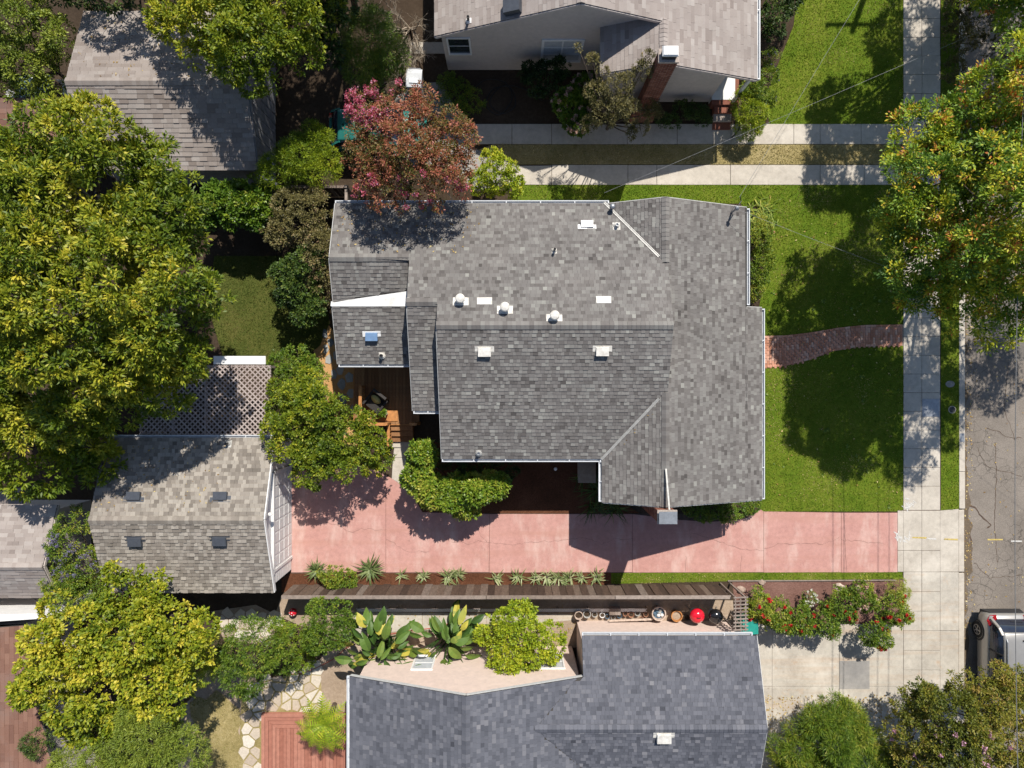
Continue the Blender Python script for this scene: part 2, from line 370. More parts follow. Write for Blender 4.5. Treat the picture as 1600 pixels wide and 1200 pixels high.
# ------------------------------------------------------------------ ground, street, soil
def sheet(name, poly, z0, z1, mat, kind='structure', parent=None, inset=0.0):
    return MB().prism(poly, z0, z1, inset=inset).build(name, mat, parent, kind=kind if parent is None else None)
gm = MB().face([(-600, -600, -0.17), (600, -600, -0.17), (600, 600, -0.17), (-600, 600, -0.17)])
gm.build('ground', m_earth, kind='structure')
XK = W(1507, 0)[0]; XC = W(1498, 0)[0]
sheet('street', [(XK - 0.02, -120), (27.5, -120), (27.5, 120), (XK - 0.02, 120)], -0.3, -0.12, m_asphalt)
sheet('yard_soil', [(-70, -120), (XC, -120), (XC, 120), (-70, 120)], -0.3, 0.0, m_soil)
kerb = thing('kerb', None, None, (XC, 0, 0)); kerb['kind'] = 'structure'
for y0, y1, h in ((40, 12, .035), (12, 4.2, .035), (4.2, -3.6, .035), (-3.6, -5.12, .035), (-5.16, -7.72, -.02), (-7.76, -14.0, -.015), (-14.04, -30, .035)):
    MB().prism([(XC + .003, y1 + .006), (XK, y1 + .006), (XK, y0 - .006), (XC + .003, y0 - .006)], -0.25, h, inset=.02).build('kerb_stone', m_conc, kerb)
tag(sheet('water_meter_plate', pxpoly([(1499, 677), (1506, 677), (1506, 690), (1499, 690)]), .0, .042, m_metalgrey, None), 'small grey metal plate set into the kerb top', 'utility cover')
# right-hand kerbside leaves come later with the litter

# turf and beds
def inpoly(P, poly):
    x, y = P[:, 0], P[:, 1]; r = np.zeros(len(P), bool); n = len(poly); j = n - 1
    for i in range(n):
        xi, yi = poly[i]; xj, yj = poly[j]
        c = ((yi > y) != (yj > y)) & (x < (xj - xi) * (y - yi) / ((yj - yi) if yj != yi else 1e-9) + xi)
        r ^= c; j = i
    return r
def scatter(poly, dens, rng=NP):
    A = np.array(poly); lo = A.min(0); hi = A.max(0); n = int((hi - lo).prod() * dens)
    P = lo + rng.random((n, 2)) * (hi - lo); return P[inpoly(P, poly)]
def vnoise(P, s, seed=0):
    """smooth value noise for clustering"""
    r = np.random.default_rng(seed); G = r.random((64, 64)); q = P * s + 100; i = np.floor(q).astype(int); f = q - i; f = f * f * (3 - 2 * f)
    a = G[i[:, 0] % 64, i[:, 1] % 64]; b = G[(i[:, 0] + 1) % 64, i[:, 1] % 64]; c = G[i[:, 0] % 64, (i[:, 1] + 1) % 64]; d = G[(i[:, 0] + 1) % 64, (i[:, 1] + 1) % 64]
    return (a * (1 - f[:, 0]) + b * f[:, 0]) * (1 - f[:, 1]) + (c * (1 - f[:, 0]) + d * f[:, 0]) * f[:, 1]
def grass(name, poly, z, dens, h, mat, label, parent=None, w=0.018, cut=None, dry=0.0):
    P = scatter(poly, dens)
    if cut is not None: P = P[~inpoly(P, cut)]
    P = P + NP.normal(0, .022, P.shape); n = len(P); a = NP.random(n) * 2 * math.pi; l = NP.random(n) * 2 * math.pi
    hh = h * (0.5 + NP.random(n)); lean = hh * (0.3 + 0.8 * NP.random(n))
    B = np.c_[P, np.full(n, z)]; S = np.c_[np.cos(a), np.sin(a), np.zeros(n)] * w * (0.6 + 0.8 * NP.random(n))[:, None]
    T = B + np.c_[np.cos(l) * lean, np.sin(l) * lean, hh]
    V = np.stack([B - S, B + S, T], 1).reshape(-1, 3)
    t = 0.42 + 0.35 * (vnoise(P, 0.8, 3) - 0.5) + 0.3 * (vnoise(P, 3.0, 5) - .5) + 0.14 * NP.standard_normal(n)
    t += np.clip((vnoise(P, .9, 9) - .62) * 3.0, 0, .55) * NP.random(n) + np.where(NP.random(n) < .02, .5, 0)
    o = put(name, quadmesh(name, V, mat, np.clip(t, 0, 1), 3), parent, kind='stuff')
    if label: tag(o, label, 'grass')
    return o
PATH_T = [(1190, 525), (1230, 524), (1270, 519), (1310, 512), (1350, 508), (1411, 507)]
PATH_B = [(1190, 575), (1225, 572), (1262, 563), (1300, 549), (1340, 542), (1411, 540)]
path_poly = pxpoly(PATH_T + PATH_B[::-1])
LAWNS = [
 ('lawn', [(800, 289), (1411, 289), (1411, 799), (1188, 799), (1186, 480), (1158, 318), (800, 320)], m_lawn, m_blade, 'mown green front lawn around the grey roofed house', 700, path_poly),
 ('lawn', [(1202, 194), (1196, 150), (1212, 110), (1240, 40), (1250, -60), (1411, -60), (1411, 194)], m_lawn, m_blade, 'green lawn beside the northern driveway ribbons', 650, None),
 ('lawn', [(1470, -60), (1498, -60), (1498, 795), (1470, 797)], m_lawn, m_blade, 'narrow grass strip between sidewalk and kerb', 700, None),
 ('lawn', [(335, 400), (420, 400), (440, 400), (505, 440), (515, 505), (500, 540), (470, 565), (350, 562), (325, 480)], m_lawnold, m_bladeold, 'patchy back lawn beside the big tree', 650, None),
 ('lawn', [(955, 895), (1409, 894), (1411, 904), (1140, 908), (955, 912)], m_lawn, m_blade, 'thin strip of grass along the pink driveway', 750, None),
 ('dry_lawn', [(770, 226), (1408, 226), (1408, 257), (790, 257), (745, 235)], m_dry, m_dryblade, 'straw coloured dry grass between two concrete ribbons', 700, None),
 ('dry_lawn', [(296, 1100), (308, 1088), (322, 1093), (338, 1078), (352, 1088), (366, 1102), (374, 1108), (378, 1126), (372, 1142), (378, 1160), (374, 1180), (379, 1205), (376, 1235), (292, 1235), (302, 1190), (296, 1165), (308, 1140), (299, 1120)], m_dry, m_dryblade, 'patchy dry grass next to the pale flagstones', 420, None),
]
for nm, pts, mg, mb, lab, dens, cut in LAWNS:
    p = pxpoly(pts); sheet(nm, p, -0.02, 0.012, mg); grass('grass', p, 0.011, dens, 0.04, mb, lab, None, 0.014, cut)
for nm, pts, mt, h in (
    ('dirt_path', [(286, 1060), (350, 1040), (400, 1050), (405, 1110), (385, 1240), (276, 1240)], m_tan, .004),
    ('mulch_bed', [(640, 690), (940, 700), (945, 770), (1000, 802), (775, 803), (660, 800), (640, 760)], m_mulch, .008),
    ('mulch_bed', [(458, 893), (955, 893), (955, 914), (440, 925), (440, 905)], m_mulch, .010),
    ('mulch_bed', [(1144, 908), (1416, 906), (1420, 1000), (1300, 1010), (1155, 1010)], m_rosemulch, .012),
    ('dirt_path', [(440, 930), (1145, 938), (1150, 1010), (910, 1010), (540, 1060), (548, 1120), (460, 1110), (455, 1060), (500, 1030), (520, 1000), (430, 960)], m_tan, .006),
    ('flagstone_sand', [(505, 500), (520, 515), (560, 570), (566, 700), (530, 690), (515, 640), (500, 575), (488, 545)], m_sand, .008),
    ('flagstone_sand', [(330, 955), (400, 945), (440, 965), (430, 1010), (350, 1000)], m_tan, .008),
    ('flagstone_bed', [(378, 1070), (500, 1045), (505, 1110), (410, 1118), (408, 1230), (372, 1230)], m_dry, .008),
    ('mulch_bed', [(1170, 318), (1206, 332), (1202, 370), (1196, 420), (1186, 480), (1164, 480)], m_soil, .016)):
    sheet(nm, pxpoly(pts), -0.02, h, mt)

# ------------------------------------------------------------------ paving, slab by slab
def slab(par, pts, z1=0.03, mat=None, nm='slab', inset=0.008, gap=0.006):
    p = pxpoly(pts); cx = sum(a for a, _ in p) / len(p); cy = sum(b for _, b in p) / len(p)
    q = []
    for a, b in p:
        d = math.hypot(a - cx, b - cy) or 1; q.append((a - (a - cx) / d * gap * 1.4, b - (b - cy) / d * gap * 1.4))
    z1 += rnd.uniform(-.003, .003)
    return MB().prism(q, -0.06, z1, inset=inset).build(nm, mat or m_conc, par)
def struct(name, loc=(0, 0, 0)):
    o = thing(name, None, None, loc); o['kind'] = 'structure'; return o
def rect(x0, y0, x1, y1): return [(x0, y0), (x1, y0), (x1, y1), (x0, y1)]
walk = struct('sidewalk', W(1440, 600)); sheet('walk_joint_dirt', pxpoly(rect(1411, -60, 1469, 1260)), -0.04, 0.016, m_crack)
y = -58
ys = []
while y < 797: ys.append(y); y += 29.2
ys[-1] = 797 if 797 - ys[-1] < 14 else ys[-1]
if ys[-1] != 797: ys.append(797)
for a, b in zip(ys, ys[1:]):
    lift = 0.018 if 75 < a < 120 else 0
    for x0, x1 in ((1411, 1439.7), (1439.7, 1468.5)): slab(walk, rect(x0, a, x1, b), 0.032 + lift)
apron = struct('driveway_apron', W(1450, 845)); sheet('apron_joint_dirt', pxpoly(rect(1469, 797, 1498, 1260)), -0.04, 0.012, m_crack); sheet('apron_joint_dirt', pxpoly(rect(1402, 797, 1411, 893)), -0.04, 0.014, m_crack)
for x0, x1 in ((1402, 1411), (1411, 1439.7), (1439.7, 1468.5)):
    slab(apron, rect(x0, 797.5, x1, 860), .03); slab(apron, rect(x0, 860, x1, 893.5), .03)
slab(apron, [(1468.5, 797.5), (1497.5, 795), (1497.5, 893.5), (1468.5, 893.5)], .022)
ys = [893.5 + i * 30.6 for i in range(0, 12)]
for a, b in zip(ys, ys[1:]):
    for x0, x1 in ((1411, 1439.7), (1439.7, 1468.5)): slab(walk, rect(x0, a, x1, b), .03, m_conc2)
for a, b in ((893.5, 985.3), (985.3, 1077), (1077, 1169), (1169, 1230)): slab(apron, rect(1468.5, a, 1497.5, b), .024, m_conc2)
pad = struct('parking_pad', W(1310, 1090)); sheet('pad_joint_dirt', pxpoly(rect(1180, 975, 1411, 1260)), -0.04, 0.014, m_crack)
for x0, x1 in ((1180, 1206), (1206, 1311), (1311, 1411)):
    for y0, y1 in ((975, 1072), (1072, 1170), (1170, 1240)): slab(pad, rect(x0, y0, x1, y1), .03, m_conc2)
tag(MB().prism(pxpoly(rect(1311, 1032, 1358, 1076)), .0, .040, inset=.006).build('utility_cover', m_concd), 'square grey concrete patch in the southern parking pad', 'utility cover')
ribN = struct('driveway_ribbon', W(1080, 210)); ribS = struct('driveway_ribbon', W(1080, 273))
for x0, x1 in ((728, 800), (800, 862), (862, 980), (980, 1058), (1058, 1142), (1142, 1240), (1240, 1281), (1281, 1345), (1345, 1411)):
    slab(ribN, rect(x0, 194, x1, 225.5), .03)
slab(ribS, [(772, 245), (812, 259), (862, 259), (862, 289), (786, 289)], .03)
for x0, x1 in ((862, 981), (981, 1026), (1026, 1141), (1141, 1281), (1281, 1350), (1350, 1411)): slab(ribS, rect(x0, 258, x1, 289), .03)
nwalk = struct('back_walkway', W(700, 180))
for p in ([(655, 130), (690, 128), (706, 160), (676, 166)], [(676, 166), (706, 160), (728, 186), (728, 225), (705, 225)], [(620, 150), (655, 132), (676, 166), (705, 225), (690, 262), (640, 262), (600, 200)], [(705, 225), (728, 225), (772, 246), (786, 289), (740, 300), (690, 262)]):
    slab(nwalk, p, .026, m_concd)
slab(nwalk, [(640, 66), (700, 66), (700, 84), (640, 84)], .02, m_conc)
swalk = struct('garden_walkway', W(630, 720))
slab(swalk, [(617, 690), (643, 690), (642, 715), (614, 715)], .03); slab(swalk, [(614, 715), (642, 715), (640, 765), (612, 748)], .03)
slab(swalk, [(556, 955), (660, 957), (660, 985), (548, 990)], .02, m_conc2); slab(swalk, [(660, 957), (760, 958), (760, 980), (660, 985)], .02, m_conc2); slab(swalk, [(760, 958), (905, 960), (905, 968), (760, 980)], .02, m_conc2)

# pink driveway: five slabs with a worn, cracked face
TOPX = [(452, 738), (545, 728), (575, 728), (603, 742), (640, 765), (660, 800), (765, 803), (893, 803), (988, 803), (1060, 812), (1110, 815), (1150, 813), (1170, 808), (1180, 801), (1189, 796), (1193, 799), (1314, 801), (1402, 801)]
def ytop(x):
    for (a, b), (c, d) in zip(TOPX, TOPX[1:]):
        if a <= x <= c: return b + (d - b) * (x - a) / (c - a)
drive = struct('pink_driveway', W(900, 850)); sheet('driveway_joint_dirt', pxpoly([(452, 738), (575, 728), (640, 765), (660, 802), (1402, 803), (1402, 894), (455, 896)]), -0.04, 0.012, m_crack)
cuts = [455, 603, 765, 988, 1193, 1314, 1402]
for a, b in zip(cuts, cuts[1:]):
    top = [(a, ytop(a))] + [p for p in TOPX if a < p[0] < b] + [(b, ytop(b))]
    slab(drive, top + [(b, 894), (a, 894.5)], .03, m_pink, gap=.004)
m_crack2 = M_plain('crack_brown', (0.20, 0.12, 0.095), 0.95, 0.3)  # brown of the thin driveway crack ribbons
def crackline(par, pts, w=0.006, z=0.0365, mat=None):
    P = []
    for (a, b), (c, d) in zip(pts, pts[1:]):
        n = max(2, int(math.hypot(c - a, d - b) / 5))
        for i in range(n): P.append((a + (c - a) * i / n + rnd.uniform(-.8, .8), b + (d - b) * i / n + rnd.uniform(-1.6, 1.6)))
    P.append(pts[-1]); Q = [Vector(W(a, b, 0)).to_2d() for a, b in P]; mb = MB()
    Ls, Rs = [], []
    for i, q in enumerate(Q):
        d = (Q[min(i + 1, len(Q) - 1)] - Q[max(i - 1, 0)]).normalized(); s = Vector((-d.y, d.x)) * w * rnd.uniform(.35, .8)
        Ls.append(q + s); Rs.append(q - s)
    for i in range(len(Q) - 1):
        mb.face([(Rs[i].x, Rs[i].y, z), (Rs[i + 1].x, Rs[i + 1].y, z), (Ls[i + 1].x, Ls[i + 1].y, z), (Ls[i].x, Ls[i].y, z)])
    return mb.build('crack', mat or m_crack2, par)
for pts in ([(513, 816), (530, 822), (552, 833), (565, 826), (602, 828)], [(603, 780), (575, 781), (560, 783)], [(604, 841), (616, 848), (630, 859), (645, 862), (671, 861)],
            [(705, 845), (735, 850), (748, 844), (765, 848), (800, 850), (840, 846), (893, 843), (915, 839), (940, 849), (960, 842), (988, 841)],
            [(762, 848), (750, 836), (748, 826)], [(763, 848), (763, 893)], [(1077, 827), (1078, 845)], [(1078, 833), (1100, 838), (1130, 848), (1160, 858), (1193, 860)], [(1193, 858), (1215, 850), (1250, 849), (1290, 849), (1312, 838)],
            [(1314, 843), (1345, 846), (1380, 849)], [(1072, 868), (1070, 893)], [(1158, 868), (1157, 893)], [(1318, 803), (1322, 893)]): crackline(drive, pts)
stc = struct('street_wear', W(1540, 800))
for pts, w in (([(1508, 789), (1525, 792), (1540, 812), (1552, 820), (1545, 826)], .05), ([(1513, 815), (1521, 850), (1519, 890)], .05), ([(1545, 670), (1560, 672), (1575, 683), (1600, 685)], .022), ([(1558, 690), (1560, 750), (1557, 820), (1562, 880)], .02), ([(1530, 700), (1545, 730), (1600, 745)], .014), ([(1525, 880), (1550, 905), (1600, 900)], .016), ([(1580, 560), (1572, 640), (1590, 690)], .016)): crackline(stc, pts, w, -.1165, m_crack)
gd_ = MB(); yy = 380.0; r2 = random.Random(8)
pl_ = [(1507, 380)] + [(1509 + r2.uniform(0, 9) + (6 if 780 < y_ < 900 else 0), y_) for y_ in range(390, 1200, 12)] + [(1507, 1200)]
MB().prism(pxpoly(pl_), -.2, -.1155).build('gutter_silt', m_tan2, stc)
MB().prism(pxpoly([(1540, 470), (1600, 462), (1640, 470), (1640, 560), (1575, 566), (1538, 560)]), -.2, -.1145).build('asphalt_patch', m_patch, stc)
# painted utility marks
pm = struct('paint_marks', W(1450, 840)); m_ = pm
for x0, x1, y, mt in ((1425, 1447, 839.5, m_yellowp), (1447, 1462, 841, m_whitep), (1475, 1496, 842, m_yellowp)):
    MB().face([W(x0, y + 1.2, .0362)[:2] + (.0375,), W(x1, y + 2.0, 0)[:2] + (.0375,), W(x1, y - .5, 0)[:2] + (.0375,), W(x0, y - 1.0, 0)[:2] + (.0375,)]).build('paint_dash', mt, pm)
for x0, x1, y, mt in ((1546, 1570, 844, m_yellowp), (1583, 1600, 846.5, m_whitep)):
    MB().face([W(x0, y + 1.2)[:2] + (-.115,), W(x1, y + 1.2)[:2] + (-.115,), W(x1, y - 1.0)[:2] + (-.115,), W(x0, y - 1.0)[:2] + (-.115,)]).build('paint_dash', mt, pm)
def splat(cx, cy, w, h, n, seed):
    r = random.Random(seed); mb = MB()
    for i in range(n):
        x, y = W2(cx + r.gauss(0, w), cy + r.gauss(0, h)); a = r.random() * 3; L = r.uniform(.03, .11); q = r.uniform(.012, .03)
        c, s = math.cos(a), math.sin(a); z = .0372 + i * .00006
        mb.face([(x - c * L + s * q, y - s * L - c * q, z), (x + c * L + s * q * .6, y + s * L - c * q * .6, z), (x + c * L - s * q, y + s * L + c * q, z), (x - c * L - s * q * .7, y - s * L + c * q * .7, z)])
    return mb.build('paint_scrawl', m_whitep, pm)
splat(1406, 840, 7, 3.5, 26, 3); splat(1420, 787, 5, 4, 22, 4)
# brick walk, brick by brick
bp = struct('brick_path', W(1300, 540)); sheet('path_bed', path_poly, -0.03, .018, m_mortar)
def lerp_poly(P, x):
    for (a, b), (c, d) in zip(P, P[1:]):
        if a <= x <= c: return b + (d - b) * (x - a) / (c - a)
    return P[-1][1]
bl, bw = 0.205, 0.098
bmesh_ = MB().prism(poly_ccw([(-bw / 2 * .93, -bl / 2 * .96), (bw / 2 * .93, -bl / 2 * .96), (bw / 2 * .93, bl / 2 * .96), (-bw / 2 * .93, bl / 2 * .96)]), -.03, .026, inset=.006).mesh('brick', m_pathbrick)
xs = 1190.0; k = 0
while xs < 1411 - 3.9:
    xm = xs + 1.9; t0 = lerp_poly(PATH_T, xm); b0 = lerp_poly(PATH_B, xm)
    dx = 6; ang = -math.atan2((lerp_poly(PATH_T, min(xm + dx, 1410)) - lerp_poly(PATH_T, max(xm - dx, 1190)) + lerp_poly(PATH_B, min(xm + dx, 1410)) - lerp_poly(PATH_B, max(xm - dx, 1190))) / 2, (min(xm + dx, 1410) - max(xm - dx, 1190)))
    yy = t0 + (3.9 if k % 2 else 0.0)
    while yy < b0 - 4:
        c = W2(xm, yy + 3.9); put('brick', bmesh_, bp, (c[0], c[1], .012 + rnd.uniform(-.003, .003)), ang + rnd.uniform(-.02, .02)); yy += 7.9
    xs += 3.85; k += 1
for P in (PATH_T, PATH_B):      # soldier edging
    for i in range(27):
        xm = 1194 + i * 8.1; yy = lerp_poly(P, xm) + (1.7 if P is PATH_T else -1.7)
        s = -math.atan2(lerp_poly(P, min(xm + 5, 1410)) - lerp_poly(P, max(xm - 5, 1190)), min(xm + 5, 1410) - max(xm - 5, 1190))
        c = W2(xm, yy); put('brick', bmesh_, bp, (c[0], c[1], .019 + rnd.uniform(-.002, .002)), s + math.pi / 2)
# garden flagstones
def irregular(cx, cy, rx, ry, n=6, seed=0, rot=0):
    r = random.Random(seed); P = []
    for i in range(n):
        a = rot + 2 * math.pi * (i + r.uniform(-.25, .25)) / n; k = r.uniform(.82, 1.08); P.append((cx + math.cos(a) * rx * k, cy + math.sin(a) * ry * k))
    return P
fs1 = struct('flagstone_path', W(515, 560)); fs2 = struct('flagstone_patio', W(440, 1080)); fs3 = struct('garden_flagstones', W(370, 980))
def stones(par, rows, mat, z=.03):
    for i, (cx, cy, rx, ry) in enumerate(rows):
        MB().prism(pxpoly(irregular(cx, cy, rx, ry, rnd.choice((5, 6, 6, 7)), int(cx * 7 + cy), rnd.random())), -.03, z + rnd.uniform(-.004, .006), inset=.012).build('flagstone', mat, par)
stones(fs1, [(508, 522, 5, 9), (509, 545, 5, 9), (517, 535, 6, 8), (514, 562, 6, 9), (526, 555, 6, 10), (532, 578, 7, 10), (522, 585, 6, 9), (534, 600, 7, 10), (546, 590, 7, 9), (548, 615, 7, 9), (536, 624, 7, 10), (552, 640, 6, 9)], m_flag)
def clip_half(P, a, b, c):
    """keep a*x+b*y<=c"""
    R = []
    for i in range(len(P)):
        p, q = P[i], P[(i + 1) % len(P)]; d0 = a * p[0] + b * p[1] - c; d1 = a * q[0] + b * q[1] - c
        if d0 <= 0: R.append(p)
        if (d0 < 0) != (d1 < 0): t = d0 / (d0 - d1); R.append((p[0] + (q[0] - p[0]) * t, p[1] + (q[1] - p[1]) * t))
    return R
def crazy_paving(par, poly, cell, mat, gap=1.3, seed=1, z=.032):
    """closely fitted irregular stones filling a pixel polygon"""
    r = random.Random(seed); xs = [p[0] for p in poly]; ys_ = [p[1] for p in poly]; S = []
    y = min(ys_); k = 0
    while y < max(ys_) + cell:
        x = min(xs) - (cell / 2 if k % 2 else 0)
        while x < max(xs) + cell: S.append((x + r.uniform(-.36, .36) * cell, y + r.uniform(-.36, .36) * cell)); x += cell * r.uniform(.85, 1.35)
        y += cell * .92; k += 1
    for i, s0 in enumerate(S):
        if not inpoly(np.array([s0]), poly)[0]: continue
        P = [(s0[0] - cell, s0[1] - cell), (s0[0] + cell, s0[1] - cell), (s0[0] + cell, s0[1] + cell), (s0[0] - cell, s0[1] + cell)]
        for j, s1 in enumerate(S):
            if i == j: continue
            a, b = s1[0] - s0[0], s1[1] - s0[1]; L_ = math.hypot(a, b)
            if L_ > cell * 3: continue
            a, b = a / L_, b / L_; P = clip_half(P, a, b, a * (s0[0] + s1[0]) / 2 + b * (s0[1] + s1[1]) / 2 - gap * r.uniform(.3, .8))
            if len(P) < 3: break
        if len(P) >= 3: MB().prism(pxpoly(P), -.03, z + r.uniform(-.004, .006), inset=.01).build('flagstone', mat, par)
crazy_paving(fs2, [(382, 1068), (500, 1044), (506, 1112), (410, 1115), (406, 1225), (374, 1225)], 15.5, m_flagpale, 1.8, 5)
crazy_paving(fs3, [(332, 958), (398, 948), (436, 965), (428, 1005), (352, 998)], 15, m_flagpale, 1.3, 6)
# covers in the grass strip and sidewalk
def disc(name, px, py, r, mat, label, cat, z=.03, ring=None):
    x, y = W2(px, py); o = thing(name, label, cat, (x, y, 0))
    MB().lathe((x, y, 0), [(r, 0), (r, z), (r * .97, z + .004)], 20).build('cover', mat, o)
    if ring: MB().lathe((x, y, z + .004), [(r * 1.18, -.03), (r * 1.18, .006), (r * 1.0, .006), (r * 1.0, -.01)], 20).build('collar', ring, o)
    return o
disc('valve_cover', 1487, 640, .13, m_iron, 'dark round iron cover with pale rim in the grass strip', 'utility cover', .03, m_conc)
o = thing('meter_cover', 'pale oval concrete meter cover in the grass strip', 'utility cover', W(1484, 600))
c = W(1484, 600); MB().prism([(c[0] + math.cos(i * math.pi / 8) * .19, c[1] + math.sin(i * math.pi / 8) * .14) for i in range(16)], -.02, .035, inset=.012).build('cover', m_concd, o)
p = pxpoly(rect(1440, 623, 1467, 651)); tag(MB().prism(p, .02, .041, inset=.004).build('vault_lid', m_metalgrey), 'blue grey metal vault lid set in the sidewalk', 'utility cover')
# ------------------------------------------------------------------ building kit
GR = [(0.0, (0.078, 0.071, 0.067)), (0.25, (0.132, 0.121, 0.114)), (0.5, (0.181, 0.169, 0.16)), (0.75, (0.228, 0.22, 0.205)), (1.0, (0.31, 0.306, 0.278))]
m_shg = M_tone('shingle_weathered_grey', GR, mott=0.14, mscale=0.7, stain=(0.155, 0.138, 0.125), stain_amt=.25)
m_shblue = M_tone('shingle_slate_blue', [(0.0, (0.055, 0.058, 0.07)), (0.3, (0.092, 0.096, 0.114)), (0.6, (0.13, 0.134, 0.156)), (1.0, (0.215, 0.212, 0.226))], mott=0.12, mscale=0.8)
m_shtan = M_tone('shingle_tan', [(0.0, (0.14, 0.122, 0.102)), (0.4, (0.25, 0.22, 0.188)), (1.0, (0.41, 0.372, 0.32))], mott=0.16, mscale=0.9, stain=(0.22, 0.19, 0.165))
m_shpink = M_tone('shingle_faded_pink', [(0.0, (0.24, 0.20, 0.18)), (0.5, (0.335, 0.29, 0.265)), (1.0, (0.43, 0.39, 0.36))], mott=0.14, mscale=0.7)
m_shold = M_tone('shingle_old_grey', [(0.0, (0.22, 0.18, 0.155)), (0.5, (0.33, 0.285, 0.255)), (1.0, (0.44, 0.40, 0.365))], mott=0.22, mscale=0.7, stain=(0.13, 0.105, 0.09))
m_shred = M_tone('shingle_red_brown', [(0.0, (0.15, 0.075, 0.055)), (0.5, (0.235, 0.125, 0.09)), (1.0, (0.31, 0.18, 0.13))], mott=0.16, mscale=0.9, stain=(0.16, 0.13, 0.12))
m_deck = M_plain('roof_felt', (0.06, 0.055, 0.05), 0.95, 0.2)
m_gutter = M_plain('white_gutter', (0.60, 0.62, 0.64), 0.4, 0.06, 8, 0.02)
m_flash = M_plain('galvanised_flashing', (0.48, 0.47, 0.44), 0.5, 0.15, 10, 0.05, 0.25)
m_white = M_plain('white_paint', (0.80, 0.79, 0.77), 0.5, 0.05, 5, 0.05)
m_rake = M_plain('grey_rake_board', (0.50, 0.50, 0.49), 0.6, 0.08, 8, 0.05)
m_vent = M_plain('cream_vent_paint', (0.68, 0.655, 0.60), 0.55, 0.12, 9, 0.05, grime=(0.42, 0.39, 0.34))
m_wallhouse = M_plain('grey_stucco', (0.46, 0.45, 0.43), 0.9, 0.08, 6, 0.4)
m_wallpink = M_plain('peach_stucco', (0.70, 0.555, 0.48), 0.9, 0.06, 6, 0.3)
m_walltaupe = M_plain('taupe_stucco', (0.56, 0.49, 0.45), 0.9, 0.06, 6, 0.4)
m_walldark = M_plain('dark_grey_siding', (0.25, 0.25, 0.26), 0.8, 0.15, 6, 0.3)  # even dark grey for the outbuilding walls
m_membrane = M_plain('white_roof_membrane', (0.70, 0.70, 0.69), 0.6, 0.05, 5, 0.1, grime=(0.5, 0.49, 0.46))
m_glass = M_glass('window_glass')
m_blind = M_plain('window_blind', (0.5, 0.52, 0.54), 0.6, 0.08)
m_black = M_plain('black_plastic', (0.02, 0.02, 0.022), 0.45, 0.15)
m_darkvent = M_plain('slate_metal_vent', (0.09, 0.10, 0.12), 0.5, 0.1, 8, 0.05, 0.4)
m_brickw = M_tone('chimney_brick', [(0.0, (0.17, 0.065, 0.045)), (0.6, (0.27, 0.105, 0.07)), (1.0, (0.38, 0.19, 0.13))], mott=0.25, mscale=8.0)
m_mort = M_plain('pale_mortar', (0.45, 0.38, 0.33), 0.95, 0.2, 20)
m_railwood0 = M_plain('stained_door', (0.22, 0.09, 0.04), 0.5, 0.15, 8, 0.1)
m_blue = M_plain('blue_tinted_plastic', (0.16, 0.26, 0.42), 0.25, 0.1)

